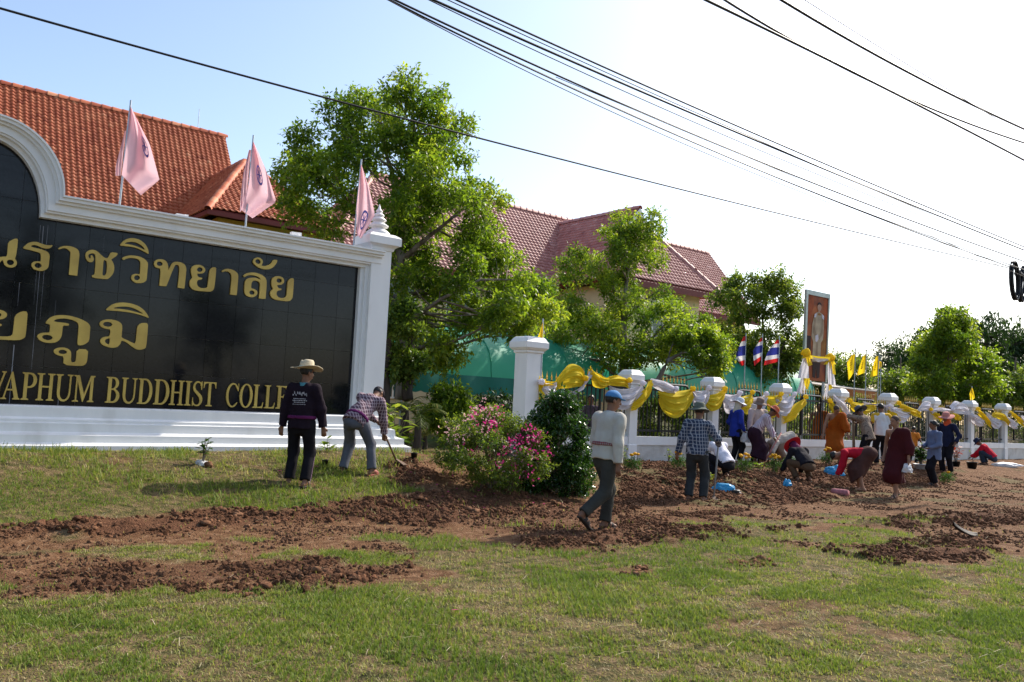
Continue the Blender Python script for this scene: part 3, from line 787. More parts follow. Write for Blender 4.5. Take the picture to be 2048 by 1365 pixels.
# English line: serif capitals built in a unit box (width 1, height 1)
def arc(cx, cy, rx, ry, a0, a1, n=9): return [(cx + rx * math.cos(math.radians(a0 + (a1 - a0) * i / n)), cy + ry * math.sin(math.radians(a0 + (a1 - a0) * i / n))) for i in range(n + 1)]
sf = .035
def stem(x0, x1, e0=.0, e1=.0): return None
SER = {
 'H': [[(0,0),(.42,0),(.42,sf),(.3,.07),(.3,.48),(.7,.48),(.7,.07),(.58,sf),(.58,0),(1,0),(1,sf),(.88,.07),(.88,.93),(1,1-sf),(1,1),(.58,1),(.58,1-sf),(.7,.93),(.7,.54),(.3,.54),(.3,.93),(.42,1-sf),(.42,1),(0,1),(0,1-sf),(.12,.93),(.12,.07),(0,sf)]],
 'I': [[(0,0),(1,0),(1,sf),(.72,.07),(.72,.93),(1,1-sf),(1,1),(0,1),(0,1-sf),(.28,.93),(.28,.07),(0,sf)]],
 'L': [[(0,0),(.93,0),(1,.26),(.96,.26),(.86,.09),(.7,.055),(.42,.055),(.42,.93),(.56,1-sf),(.56,1),(0,1),(0,1-sf),(.16,.93),(.16,.07),(0,sf)]],
 'E': [[(0,0),(.94,0),(1,.25),(.95,.25),(.84,.08),(.7,.055),(.42,.055),(.42,.49),(.62,.49),(.72,.40),(.77,.40),(.77,.64),(.72,.64),(.62,.55),(.42,.55),(.42,.945),(.7,.945),(.84,.9),(.92,.78),(.97,.78),(.95,1),(0,1),(0,1-sf),(.16,.93),(.16,.07),(0,sf)]],
 'T': [[(.26,0),(.74,0),(.74,sf),(.6,.07),(.6,.945),(.78,.945),(.9,.9),(.96,.74),(1,.74),(1,1),(0,1),(0,.74),(.04,.74),(.1,.9),(.22,.945),(.4,.945),(.4,.07),(.26,sf)]],
 'M': [[(0,0),(.28,0),(.28,sf),(.19,.07),(.19,.78),(.47,0),(.5,0),(.8,.80),(.8,.07),(.7,sf),(.7,0),(1,0),(1,sf),(.93,.07),(.93,.93),(1,1-sf),(1,1),(.79,1),(.53,.28),(.27,1),(.02,1),(.02,1-sf),(.12,.93),(.12,.07),(0,sf)]],
 'A': [[(0,0),(.30,0),(.30,sf),(.2,.07),(.28,.32),(.6,.32),(.7,.07),(.62,sf),(.62,0),(1,0),(1,sf),(.92,.07),(.55,1),(.48,1),(.11,.07),(0,sf)], [(.31,.38),(.45,.78),(.58,.38)]],
 'Y': [[(.26,0),(.74,0),(.74,sf),(.6,.07),(.6,.42),(.92,.93),(1,1-sf),(1,1),(.66,1),(.66,1-sf),(.78,.93),(.54,.54),(.3,.93),(.42,1-sf),(.42,1),(0,1),(0,1-sf),(.08,.93),(.4,.42),(.4,.07),(.26,sf)]],
 'P': [[(0,0),(.52,0),(.52,sf),(.38,.07),(.38,.44)] + arc(.55,.72,.45,.28,-90,90) + [(0,1),(0,1-sf),(.14,.93),(.14,.07),(0,sf)], [(.38,.5),(.38,.94)] + arc(.52,.72,.24,.22,90,-90)],
 'B': [[(0,0)] + arc(.55,.27,.45,.27,-90,75) + arc(.5,.765,.40,.235,-60,90) + [(0,1),(0,1-sf),(.14,.93),(.14,.07),(0,sf)], [(.38,.06),(.38,.5)] + arc(.5,.28,.26,.22,90,-90), [(.38,.555),(.38,.945)] + arc(.46,.75,.22,.195,90,-90)],
 'D': [[(0,0)] + arc(.5,.5,.5,.5,-90,90,16) + [(0,1),(0,1-sf),(.12,.93),(.12,.07),(0,sf)], [(.33,.055),(.33,.945)] + arc(.45,.5,.35,.445,90,-90,16)],
 'O': [arc(.5,.5,.5,.515,0,345,23), arc(.5,.5,.31,.46,0,345,23)],
 'C': [arc(.52,.5,.52,.515,38,315,20) + [(.93,.22)] + arc(.54,.5,.36,.45,305,55,18) + [(.93,.68),(.97,.68),(.97,1.0),(.93,1.0)]],
 'G': [arc(.5,.5,.5,.515,40,290,18) + [(.9,.08),(.9,.4),(1,.44),(1,.47),(.58,.47),(.58,.44),(.72,.4),(.72,.1)] + arc(.52,.5,.34,.455,290,55,16) + [(.86,.7),(.9,.7),(.9,1.0),(.87,1.0)]],
 'U': [[(0,1),(0,1-sf),(.1,.93),(.1,.3)] + arc(.5,.3,.39,.315,180,360,12) + [(.9,.93),(1,1-sf),(1,1),(.66,1),(.66,1-sf),(.8,.93),(.8,.32)] + arc(.53,.32,.26,.26,0,-180,10) + [(.28,.93),(.42,1-sf),(.42,1)]],
 'S': [[(0,-.01),(.05,-.01),(.13,.05)] + arc(.46,.26,.54,.275,-120,40,10) + [(.62,.54),(.3,.66)] + arc(.45,.78,.25,.17,190,80,6) + arc(.5,.75,.3,.2,80,10,4) + [(.84,.66),(.9,.66),(.9,1.01),(.85,1.01),(.78,.95)] + arc(.46,.755,.46,.26,60,215,10) + [(.4,.47),(.62,.36)] + arc(.47,.2,.27,.16,30,-90,6) + arc(.45,.24,.38,.2,-90,-170,5) + [(.06,.34),(0,.34)]],
}
ENG = [('Y', -18, 9), ('A', 1, 39), ('P', 41, 71), ('H', 71, 107), ('U', 109, 143), ('M', 144, 187), ('B', 210, 238), ('U', 241, 272), ('D', 274, 303), ('D', 306, 337), ('H', 338, 366), ('I', 368, 381), ('S', 384, 404), ('T', 405, 430), ('C', 451, 476), ('O', 478, 504), ('L', 505, 526), ('L', 528, 549), ('E', 551, 573), ('G', 575, 598), ('E', 600, 622)]
zb = np.mean([S2(20, 797)[1], S2(565, 820)[1]]); zt_ = np.mean([S2(24, 742)[1], S2(560, 773.5)[1]])
for ch, a, c in ENG:
    def pos(px): return S2(px, 797 + (px - 20) * 23 / 545)[0]
    x0, x1 = pos(a), pos(c)
    letter('letter', [[(x0 + (x1 - x0) * x, zb + (zt_ - zb) * z) for x, z in lp] for lp in SER[ch]], th=.028)
# stubby white lamp posts on the wall behind the coping
for px, py0, py1 in ((371, 447, 430), (598, 481, 466)):
    q0, q1 = onv(px, py0, -.3), onv(px + .7, py1, -.3)
    t = thing('post_light', 'short white post with small floodlight behind the coping, %s' % ('left of the second pink flag' if px < 400 else 'near the sign pillar'), 'post light', q0, ANG)
    h = q1[2] - q0[2]
    MB().box((-.03, -.03, -.3), (.03, .03, h)).obj('post', M_WHITE, t)
    MB().box((-.16, -.05, h - .07), (-.032, .05, h - .01)).obj('lamp_head', M_WHITE, t)

# pale lime streaks run down the polished stone from the coping and the letters
M_LIME = mat('lime_streak', (.20, .20, .22), .6, .4, 9, stretch=(1, 1, .2))
for px, y0, y1, w in ((88, 452, 700, .010), (82, 450, 610, .005), (97, 450, 640, .006), (40, 565, 612, .006), (29, 690, 815, .014), (67, 700, 740, .006), (118, 795, 812, .014), (113, 600, 690, .003), (606, 800, 822, .005), (210, 470, 500, .003), (330, 485, 515, .003)):
    (xa, za), (xb, zb_) = S2(px, y0), S2(px - (y1 - y0) * .085, y1)
    n = 8; V = []
    for i in range(n):
        t = i / (n - 1); ww = w * (1 - .55 * t) * random.uniform(.6, 1.2)
        V += [(xa + (xb - xa) * t - ww / 2, .037, za + (zb_ - za) * t), (xa + (xb - xa) * t + ww / 2, .037, za + (zb_ - za) * t)]
    obj('lime_stain', np.array(V), grid_faces(n, 2), M_LIME, sign)

# ------------------------------------------------------------------ gate pillar, fence pillars, low wall, iron panels
def fr(u, v, z=0): return W3(u, v, z)
PU = [-.12 + 3.085 * i for i in range(10)]
def px_u(px, py): return float(uv(onv(px, py))[0])
ug = px_u(1055, 760)
ZP = 2.44
def fence_pillar(u, hw, zt, label, group, base_z=-.2):
    t = thing('fence_pillar', label, 'pillar', fr(u, 0, 0), ANG, group)
    q = MB(); q.sqlathe([(hw, base_z), (hw, zt - .36)]); q.obj('shaft', M_WHITE, t)
    k = 1.0
    q = MB(); q.sqlathe([(hw + .004, zt - .36), (hw + .03 * k, zt - .34), (hw + .03 * k, zt - .30), (hw + .05 * k, zt - .29), (hw + .10 * k, zt - .24), (hw + .10 * k, zt - .12), (hw + .08 * k, zt - .10), (hw + .06 * k, zt - .06), (hw + .03 * k, zt - .02), (hw, zt)])
    q.obj('cap', M_WHITE, t)
    q = MB(); q.sqlathe([(hw + .012, -.3), (hw + .012, .66), (hw + .001, .68)]); q.obj('plinth', M_WHITE, t)
    return t
fence_pillar(ug, .205, onv(1055, 674)[2] - .0, 'tall thick white gate pillar behind the pink bougainvillea', None)
ordn = ['behind the man in the blue cap', 'behind the man in the checked shirt and hat', 'behind the person in the orange hat', 'beside the orange robed monk', 'behind the yellow and white shirt', 'above the pink hat', 'carrying the small yellow flag on top', 'above the crouching person in red', 'at the far end of the fence', 'beyond the frame edge']
for i, u in enumerate(PU[:9]):
    fence_pillar(u, .128, ZP, 'white fence pillar with stepped cap, ' + ordn[i], 'white fence pillars')
# bays
HW = .128
bar_me = MB().box((-.011, -.011, 0), (.011, .011, 1.0)).mesh('bar', M_BLACKIRON)
tip_me = MB().lathe([(.011, 0), (.022, .015), (.013, .03), (.026, .05), (.02, .075), (.009, .11), (.0, .2)], 6).mesh('spear_tip', M_GOLD)
bays = [(ug + .205, PU[0] - HW)] + [(PU[i] + HW, PU[i + 1] - HW) for i in range(8)] + [(PU[8] + HW, PU[8] + 6)]
bayn = ['behind the dense green shrub', 'behind the navy checked shirt', 'behind the blue sweater', 'under the portrait board', 'behind the man with the long pole', 'behind the maroon robed monk', 'behind the pink hatted worker', 'right of the small yellow pillar flag', 'behind the crouching person in red', 'at the far right edge']
ZR0, ZR1 = .98, 1.98
for i, (u0, u1) in enumerate(bays):
    L = u1 - u0; um = .5 * (u0 + u1)
    w = thing('low_wall', 'low white beam and weathered plinth wall ' + bayn[i], 'low wall', fr(um, 0, 0), ANG, 'low walls between the pillars')
    MB().box((-L / 2 + .002, -.10, .66), (L / 2 - .002, .10, .86)).obj('beam', M_WHITE, w)
    MB().box((-L / 2 + .002, -.07, -.3), (L / 2 - .002, .07, .658)).obj('plinth_wall', M_PLASTER, w)
    t = thing('fence_panel', 'black iron fence panel with gold spear tips ' + bayn[i], 'fence panel', fr(um, .0, 0), ANG, 'iron fence panels between the pillars')
    for z in (ZR0, ZR1):
        MB().box((-L / 2 - .05, -.022, z), (L / 2 + .05, .022, z + .05)).obj('rail', M_BLACKIRON, t)
    n = int(round(L / (.135 if i < 9 else .2)))
    for k in range(n):
        x = -L / 2 + (k + .5) * L / n
        mid = abs(x) < .48
        top = 2.22 if mid else 2.06
        b_ = link('bar', bar_me, t, (x, 0, .87), None, (1, 1, top - .87))
        link('spear_tip', tip_me, b_, (0, 0, 1.0), None, (1, 1, 1 / (top - .87)))
    fpts = [(-.52, 0, ZR0)] + [(-.52, 0, 1.9)] + [(-.52 + .12 - .12 * math.cos(a), 0, 2.04 + .12 * math.sin(a)) for a in np.linspace(0, math.pi / 2, 4)] + [(.52 - .12 + .12 * math.sin(a), 0, 2.04 + .12 * math.cos(a)) for a in np.linspace(0, math.pi / 2, 4)] + [(.52, 0, 1.9), (.52, 0, ZR0)]
    MB().tube([(x, -.03, z) for x, y, z in fpts], .032, 6).obj('arch_frame', M_BLACKIRON, t)

# ------------------------------------------------------------------ swags of yellow and white cloth
M_YEL = mat('yellow_satin', (.80, .60, .035), .75, .06, 4, .15, 30, spec=.12, transl=.42, tcol=(.9, .68, .04))
M_WHC = mat('white_satin', (.72, .70, .76), .8, .05, 4, .15, 30, spec=.1, transl=.4, tcol=(.78, .76, .82))
def swag(c, x0, y0, x1, y1, top, bot, v=.24, knot=1, tail=0, e0=.2, e1=.2, folds=5, peak=.5, seed=0):
    """cloth hung from (x0,y0) to (x1,y1); top and bottom edges sag by top/bot picture pixels (negative: thrown up over the rail)"""
    a, b_ = onv(x0, y0, v), onv(x1, y1, v)
    nu, nv = 25, 25
    cx, cy = x0 + (x1 - x0) * peak, y0 + (y1 - y0) * peak
    pt, pb = onv(cx, cy + top, v), onv(cx, cy + bot, v)
    V = np.zeros((nu, nv, 3))
    for i in range(nu):
        t = i / (nu - 1)
        g = (t / peak) if t < peak else (1 - t) / (1 - peak)
        sh = 1 - (1 - g) ** 2
        line = a + (b_ - a) * t
        mid = a + (b_ - a) * peak
        zt = line[2] + sh * (pt[2] - mid[2])
        zb_ = line[2] + (1 - (1 - g) ** 2.4) * (pb[2] - mid[2]) - (1 - g) ** 3 * (e0 if t < peak else e1)
        for j in range(nv):
            s = j / (nv - 1)
            z = zt + (zb_ - zt) * s
            y = .042 * math.sin(s * math.pi * folds + seed + 1.2 * math.sin(t * 3.1 + seed)) * (.35 + .65 * g) + .02 * math.sin(s * math.pi * folds * 2.4 + 6 * t * (.5 - s) + seed * 2) + .09 * math.sin(math.pi * s) * g + .025 * math.sin(11 * t + 5 * s + seed)
            V[i, j] = line + N3 * y; V[i, j, 2] = z
    o = V[nu // 2, nv // 2].copy()
    nm, m = ('yellow', M_YEL) if c == 'y' else ('white', M_WHC)
    return o, V, nm, m
RAG = None
def rosette(pos, r, m, parent, seed, tails=2):
    iv, jf = ico(2)
    q = iv * (r * (.75 + .6 * vn(iv * 2.6 + seed * 3.1, seed)))[:, None] * np.array([1.1, .8, 1])
    obj('knot', q + pos, jf, m, parent, True)
    rr = random.Random(seed)
    for k in range(tails):                               # short tails of the knot
        L = r * rr.uniform(1.3, 2.0); w = r * .5; dx = rr.uniform(-.5, .5) * r + (k - .5) * r
        n = 6; VV = []
        for i in range(n):
            t = i / (n - 1)
            for s in (-1, 0, 1): VV.append((pos[0] + dx * t * 1.6 + s * w * (.3 + .7 * t), pos[1] - .02 - .03 * abs(s) + .02 * math.sin(5 * t + k), pos[2] - L * t))
        obj('tail', np.array(VV), grid_faces(n, 3), m, parent, True)
SW = [  # colour, x0,y0, x1,y1, top sag, bottom sag, knot side, folds, peak, what
 ('y', 1083, 760, 1112, 762, 2, 12, 0, 3, .5, 'short yellow swag end tied behind the gate pillar'),
 ('y', 1079, 752, 1089, 758, 10, 60, 0, 3, .3, 'yellow cloth tail hanging beside the gate pillar'),
 ('w', 1083, 764, 1113, 764, 3, 44, 1, 5, .3, 'small white swag beside the gate pillar'),
 ('y', 1113, 764, 1171, 757, -32, 16, 2, 6, .55, 'big yellow cloth thrown over the fence above the green shrub'),
 ('w', 1135, 780, 1183, 738, 16, 22, 0, 4, .45, 'narrow white swag rising to the fence top left of the blue cap'),
 ('y', 1181, 731, 1216, 757, 6, 34, 0, 5, .3, 'yellow cloth peaked over the rail above the blue cap'),
 ('y', 1212, 757, 1258, 761, -8, 14, 2, 5, .5, 'small yellow swag on the pillar just right of the blue cap'),
 ('w', 1218, 770, 1286, 767, 10, 52, 2, 6, .45, 'broad white swag across the first fence pillar'),
 ('y', 1264, 805, 1304, 760, -2, 28, 0, 5, .45, 'yellow swag climbing to the right of the first fence pillar'),
 ('w', 1302, 757, 1352, 778, -4, 16, 2, 5, .6, 'white cloth over the arch of the second fence panel'),
 ('y', 1318, 783, 1386, 778, 3, 56, 2, 7, .5, 'large deep yellow swag above the checked shirt man'),
 ('w', 1386, 780, 1418, 776, 4, 46, 2, 5, .35, 'white swag left of the second pillar top'),
 ('y', 1408, 790, 1450, 778, 4, 38, 2, 6, .45, 'yellow swag wrapped on the second pillar'),
 ('w', 1446, 786, 1480, 786, 4, 42, 2, 5, .45, 'white swag behind the white sun hat'),
 ('y', 1482, 792, 1505, 785, 4, 40, 2, 5, .4, 'yellow swag between two white ones right of the sun hat'),
 ('w', 1488, 795, 1533, 788, 3, 46, 2, 5, .5, 'white swag behind the pink shirt worker'),
 ('y', 1532, 790, 1562, 789, 2, 48, 2, 5, .45, 'yellow swag left of the third pillar'),
 ('w', 1552, 795, 1589, 789, 4, 40, 2, 6, .45, 'white swag wrapped on the third pillar'),
 ('y', 1568, 835, 1612, 794, -6, 20, 2, 5, .45, 'yellow swag below the portrait board, left side'),
 ('y', 1660, 802, 1688, 820, 2, 26, 1, 5, .5, 'yellow swag below the portrait board, right side'),
 ('w', 1668, 788, 1706, 836, -4, 16, 0, 4, .5, 'long white cloth slanting down above the orange robed monk'),
 ('y', 1700, 802, 1752, 806, 3, 26, 1, 5, .4, 'yellow swag above the grey hat of the man with the pole'),
 ('w', 1726, 803, 1780, 812, 2, 4, 0, 4, .5, 'thin white swag left of the fifth pillar'),
 ('y', 1776, 815, 1800, 835, 0, 18, 0, 4, .4, 'yellow swag piece on the fifth pillar'),
 ('w', 1780, 812, 1820, 820, 2, 30, 1, 6, .55, 'white swag on the fifth pillar above the maroon monk'),
 ('y', 1798, 806, 1842, 826, -2, 14, 1, 5, .55, 'yellow swag right of the fifth pillar'),
 ('w', 1836, 815, 1866, 818, -14, 6, 0, 4, .5, 'white cloth humped over the rail left of the sixth pillar'),
 ('y', 1862, 819, 1884, 834, 0, 12, 1, 4, .5, 'yellow swag on the sixth pillar'),
 ('w', 1862, 816, 1906, 820, -2, 6, 2, 4, .5, 'thin white swag above the pink hat'),
 ('w', 1902, 815, 1938, 820, -14, 12, 0, 5, .3, 'white cloth peaked over the rail right of the pink hat'),
 ('y', 1900, 820, 1922, 832, 2, 14, 0, 4, .5, 'yellow swag hanging right of the pink hat'),
 ('w', 1938, 822, 1968, 842, 0, 18, 0, 5, .6, 'white swag on the pillar with the small yellow flag'),
 ('y', 1956, 818, 1982, 848, -2, 10, 1, 5, .5, 'yellow swag right of the pillar with the flag'),
 ('w', 1972, 824, 2002, 840, 4, 24, 0, 6, .6, 'white swag above the crouching person in red'),
 ('y', 1984, 826, 2018, 842, -8, 6, 0, 5, .6, 'yellow swag left of the eighth pillar'),
 ('w', 2014, 832, 2036, 848, 2, 16, 0, 5, .6, 'white swag on the eighth pillar'),
 ('y', 2022, 822, 2048, 846, -2, 8, 0, 4, .5, 'yellow swag near the right edge'),
 ('w', 2042, 830, 2070, 842, 2, 22, 0, 4, .5, 'white swag at the very end of the fence'),
]
for i, (c, x0, y0, x1, y1, tp, bt, kn, fo, pk, lab) in enumerate(SW):
    o, V, nm, m = swag(c, x0, y0, x1, y1, tp, bt, v=.215 + .012 * (i % 3), folds=fo, peak=pk, seed=i * 1.7)
    t = thing('swag', lab, 'swag', o, 0, 'yellow and white swags along the fence')
    obj('cloth', V.reshape(-1, 3) - o, grid_faces(25, 25), m, t, True)
    if kn:
        q = onv(x1 if kn == 2 else x0, y1 if kn == 2 else y0, .30) - o
        rosette(q, .062, m, t, i + 1, 0)

# ------------------------------------------------------------------ buildings
M_ROOFT = tint_mat('clay_roof_tile', [(0, (.30, .062, .026)), (.35, (.46, .115, .05)), (.7, (.56, .175, .08)), (1, (.66, .30, .16))], .62, 0, .3)
M_ROOFP = tint_mat('glare_pale_roof_tile', [(0, (.34, .115, .095)), (.4, (.48, .20, .17)), (.75, (.56, .27, .23)), (1, (.66, .38, .34))], .55, 0, .4)  # red tiles, with pale sun glare mixed into the colours
M_CREAM = mat('cream_render', (.66, .54, .33), .85, .06, 2)
M_YWALL = mat('yellow_render', (.72, .42, .08), .8, .06, 2)
M_MAROON = mat('maroon_fascia', (.16, .03, .025), .6, .1, 3)
M_GLASSD = mat('window_glass', (.05, .08, .075), .12, .2, 2, spec=.6)
M_FRAME = mat('white_window_frame', (.7, .7, .66), .5, .05)
SUND = np.array(sdir)
class Roof:
    """a tiled slope: p0 a point on it, e level direction, g down-slope direction"""
    def __init__(s, p0, e, g):
        s.p0, s.e, s.g = np.asarray(p0, float), np.asarray(e, float) / np.linalg.norm(e), np.asarray(g, float) / np.linalg.norm(g)
        n = np.cross(s.e, s.g); s.n = n if n[2] > 0 else -n
    def hit(s, px, py):
        r = ray(px, py); o = np.array([0, 0, EYE])
        t = ((s.p0 - o) @ s.n) / (r @ s.n); q = o + r * t - s.p0
        return float(q @ s.e), float(q @ s.g)
    def at(s, a, b, h=0): return s.p0 + s.e * a + s.g * b + s.n * h
def tile_mesh(w, l, amp=1.0):
    """one curved tile, x along the eave, y up the slope (local), z off the roof"""
    xs_ = np.array([0, .2, .42, .66, 1.0]) * w
    hs = np.array([.012, .052, .06, .02, .01]) * (w / .225) * amp
    V = []
    for y, dz in ((0, .035), (l * 1.12, 0)):
        V += [(x, y, h + dz) for x, h in zip(xs_, hs)]
    V += [(x, 0, h + .035 - .028) for x, h in zip(xs_, hs)]
    Fq = [(i, i + 1, 6 + i, 5 + i) for i in range(4)] + [(10 + i, 11 + i, i + 1, i) for i in range(4)]
    return np.array(V), np.array(Fq)
def tiled(roof, poly, w, l, parent, m, single=0, seed=1, deck=M_MAROON, name='roof_slope'):
    r = np.random.default_rng(seed)
    P_ = np.array(poly)
    ks = np.arange(math.floor(P_[:, 0].min() / w), math.ceil(P_[:, 0].max() / w) + 1)
    js = np.arange(math.floor(P_[:, 1].min() / l), math.ceil(P_[:, 1].max() / l) + 1)
    a, b_ = np.meshgrid(ks * w, js * l, indexing='ij')
    ok = in_poly(a + w / 2, b_ - l / 2, poly)
    a, b_ = a[ok], b_[ok]
    # deck under the tiles, with thickness
    V = [roof.at(x, y, -.02) for x, y in poly] + [roof.at(x, y, -.2) for x, y in poly]; n = len(poly)
    Fc = [tuple(range(n)), tuple(range(n, 2 * n))[::-1]] + [(k, n + k, n + (k + 1) % n, (k + 1) % n) for k in range(n)]
    sl = obj(name, V, Fc, deck, parent)
    tv, tf = tile_mesh(w, l, .6 if m is M_ROOFP else 1.0)
    up = -roof.g
    B = np.stack([roof.e, up, roof.n], 0)
    org = roof.p0 + a[:, None] * roof.e + b_[:, None] * roof.g
    tint = np.clip(r.normal(.42, .16, len(a)) + .25 * (fbm(np.stack([a * .4, b_ * .4, 0 * a], -1), 3, seed) - .5), 0, 1)
    if single:
        pxy = np.array([proj(q) for q in org]); vis = (pxy[:, 0] > 5) & (pxy[:, 0] < 2040) & (pxy[:, 1] > 5)
        order = np.argsort(np.linalg.norm(org - (0, 0, EYE), axis=1) + (~vis) * 1e3 + (pxy[:, 1] > np.where(pxy[:, 0] < 130, 240 + np.clip(pxy[:, 0], 0, 130) * 1.2, 400 + .13 * (pxy[:, 0] - 130)) + 8) * 1e3)
        one = order[:single]; rest = order[single:]
        mes = [mesh('roof_tile', tv, tf, m, True, tint=np.full(len(tv), .12 + .66 * q / 11)) for q in range(12)]
        R = Matrix(((roof.e[0], up[0], roof.n[0]), (roof.e[1], up[1], roof.n[1]), (roof.e[2], up[2], roof.n[2])))
        eu = R.to_euler() if R.determinant() > 0 else None
        for i in one:
            if eu is None: rest = order; break
            o_ = link('roof_tile', mes[int(np.clip(round((tint[i] - .12) / .66 * 11), 0, 11))], sl, org[i], eu)
    else: rest = np.arange(len(a))
    if len(rest):
        V = (tv[None] @ B)[0][None] + org[rest][:, None]
        V = V.reshape(-1, 3); Fq = (tf[None] + (np.arange(len(rest)) * len(tv))[:, None, None]).reshape(-1, 4)
        o_ = obj('roof_tiles', V, Fq, m, sl, True, tint=np.repeat(tint[rest], len(tv)))
        o_['kind'] = 'stuff'
    return sl
def ridge_caps(p, q, parent, m, r=.13, step=.36, seed=0):
    p, q = np.asarray(p), np.asarray(q); L = np.linalg.norm(q - p); n = max(1, int(L / step)); d = (q - p) / L
    V, Fq, T = [], [], []
    s = np.cross(d, Z3); s /= np.linalg.norm(s); up = np.cross(s, d)
    rr = random.Random(seed)
    for i in range(n):
        a = p + d * (i * L / n); b_ = p + d * ((i + 1.1) * L / n); k = len(V); tt = min(1, max(0, rr.gauss(.5, .2)))
        for e, rad in ((a, r * 1.12), (b_, r * .92)):
            for t in np.linspace(-.2, math.pi + .2, 6): V.append(e + s * rad * math.cos(t) + up * rad * math.sin(t)); T.append(tt)
        Fq += [(k + j, k + j + 1, k + 7 + j, k + 6 + j) for j in range(5)]
    return obj('ridge_tiles', V, np.array(Fq), m, parent, True, tint=T)
def window(parent, c, w, h, n=3, e=D3, out=N3):
    """framed window: c centre on the wall face"""
    f = MB()
    def bx(x0, x1, z0, z1, y0, y1):
        V = [c + e * x + out * y + Z3 * z for x in (x0, x1) for y in (y0, y1) for z in (z0, z1)]
        f.add(V, [(0, 1, 3, 2), (4, 6, 7, 5), (0, 4, 5, 1), (2, 3, 7, 6), (0, 2, 6, 4), (1, 5, 7, 3)])
    bx(-w / 2 - .06, w / 2 + .06, h / 2, h / 2 + .07, .004, .07); bx(-w / 2 - .06, w / 2 + .06, -h / 2 - .07, -h / 2, .004, .09)
    for k in range(n + 1):
        x = -w / 2 + k * w / n; bx(x - .035, x + .035, -h / 2 + .001, h / 2 - .001, .004, .06)
    fo = f.obj('window', M_FRAME, parent)
    for k in range(n):
        x0, x1 = -w / 2 + k * w / n + .037, -w / 2 + (k + 1) * w / n - .037
        V = [c + e * x + out * .02 + Z3 * z for x, z in ((x0, -h / 2 + .003), (x1, -h / 2 + .003), (x1, h / 2 - .003), (x0, h / 2 - .003))]
        obj('pane', V, [(0, 1, 2, 3)], M_GLASSD, fo)
def block(parent, name, u0, u1, v0, v1, z0, z1, m):
    V = [W3(u, v, z) for u in (u0, u1) for v in (v0, v1) for z in (z0, z1)]
    return obj(name, V, [(0, 1, 3, 2), (4, 6, 7, 5), (0, 4, 5, 1), (2, 3, 7, 6), (0, 2, 6, 4), (1, 5, 7, 3)], m, parent)
def down(dirv, al): return np.asarray(dirv) * math.cos(al) - Z3 * math.sin(al)

# left building with the steep orange roof
AL = math.radians(54)
RL = P(450, 275, 33)
lb = thing('college_hall', 'yellow hall with steep orange clay tiled roof rising behind the black sign', 'building', (0, 0, 0))
main = Roof(RL, D3, down(N3, AL))
LEN = 6.6
tiled(main, [(-22, 0), (0, 0), (0, LEN), (-22, LEN)], .195, .175, lb, M_ROOFT, 270, 3)
back = Roof(RL, D3, down(-N3, AL))
V = [main.at(a, b_, 0) for a, b_ in ((-22, 0), (0, 0))] + [back.at(a, b_, 0) for a, b_ in ((0, LEN), (-22, LEN))]
obj('rear_slope', V, [(0, 1, 2, 3)], M_MAROON, lb)
ridge_caps(RL - D3 * 22, RL + D3 * .05, lb, M_ROOFT, .13, .36, 2)
ev = main.at(0, LEN)
uR, vR = uv(RL)[0], uv(RL)[1]
vE = uv(ev)[1]
block(lb, 'gable_wall', uR - .6, uR - .35, 2 * vR - vE + .6, vE - .6, 0, ev[2] + .02, M_YWALL)
V = [W3(uR - .5, vE - .6, ev[2]), W3(uR - .5, 2 * vR - vE + .6, ev[2]), W3(uR - .5, vR, RL[2] - .4)]
obj('gable_infill', V, [(0, 1, 2)], M_YWALL, lb)
block(lb, 'wall', uR - 22, uR - .601, 2 * vR - vE + .7, vE - .7, 0, ev[2] + .35, M_YWALL)
for du in (0.0, 13.6):
    q = RL - D3 * (1.1 + du)
    obj('lightning_rod', *(lambda b_: (b_.v, b_.f))(MB().tube([q + Z3 * .05, q + Z3 * .9], .014, 5)), M_STEEL, lb)
# porch roof: hipped, its ridge running towards the road
s_, t_ = main.hit(427, 358)
PR0 = main.at(s_, t_)
ll = np.linspace(.5, 9, 300)
PL = ll[np.argmin([abs(proj(PR0 + N3 * k)[0] - 489) for k in ll])]
PR1 = PR0 + N3 * PL
AP = math.radians(38)
pf = Roof(PR1, D3, down(N3, AP))                     # front face
pl_ = Roof(PR1, N3, down(-D3, AP))                   # left face
c0 = pf.hit(420, 426); c1 = pf.hit(590, 462)
te = max(2.0, .92 * .5 * (c0[1] + c1[1]))
wl = max(1.6, -c0[0])
wr_ = max(wl, c1[0])

drop = te * math.sin(AP)
al_ = math.atan2(drop, wl); tl = drop / math.sin(al_)
ar_ = math.atan2(drop, wr_); tr_ = drop / math.sin(ar_)
frun = te * math.cos(AP)
pl_ = Roof(PR1, N3, down(-D3, al_)); pr_ = Roof(PR1, N3, down(D3, ar_))
tiled(pf, [(0, 0), (wr_, te), (-wl, te)], .195, .19, lb, M_ROOFT, 25, 5, name='porch_front_slope')
tiled(pl_, [(0, 0), (-PL - .6, 0), (-PL - 2.6, tl), (frun, tl)], .195, .19, lb, M_ROOFT, 0, 6, name='porch_side_slope')
tiled(pr_, [(0, 0), (-PL - .6, 0), (-PL - 2.6, tr_), (frun, tr_)], .195, .19, lb, M_ROOFT, 0, 7, name='porch_far_slope')
ridge_caps(PR0, PR1, lb, M_ROOFT, .13, .36, 5)
ridge_caps(PR1, pf.at(-wl, te), lb, M_ROOFT, .12, .34, 6)
ridge_caps(PR1, pf.at(wr_, te), lb, M_ROOFT, .12, .34, 7)
ez = pf.at(0, te)[2]; pu, pv = uv(PR1); pve = uv(pf.at(0, te))[1]
block(lb, 'porch_fascia', pu - wl - .02, pu + wr_ + .02, pve - .06, pve + .03, ez - .17, ez - .03, M_MAROON)
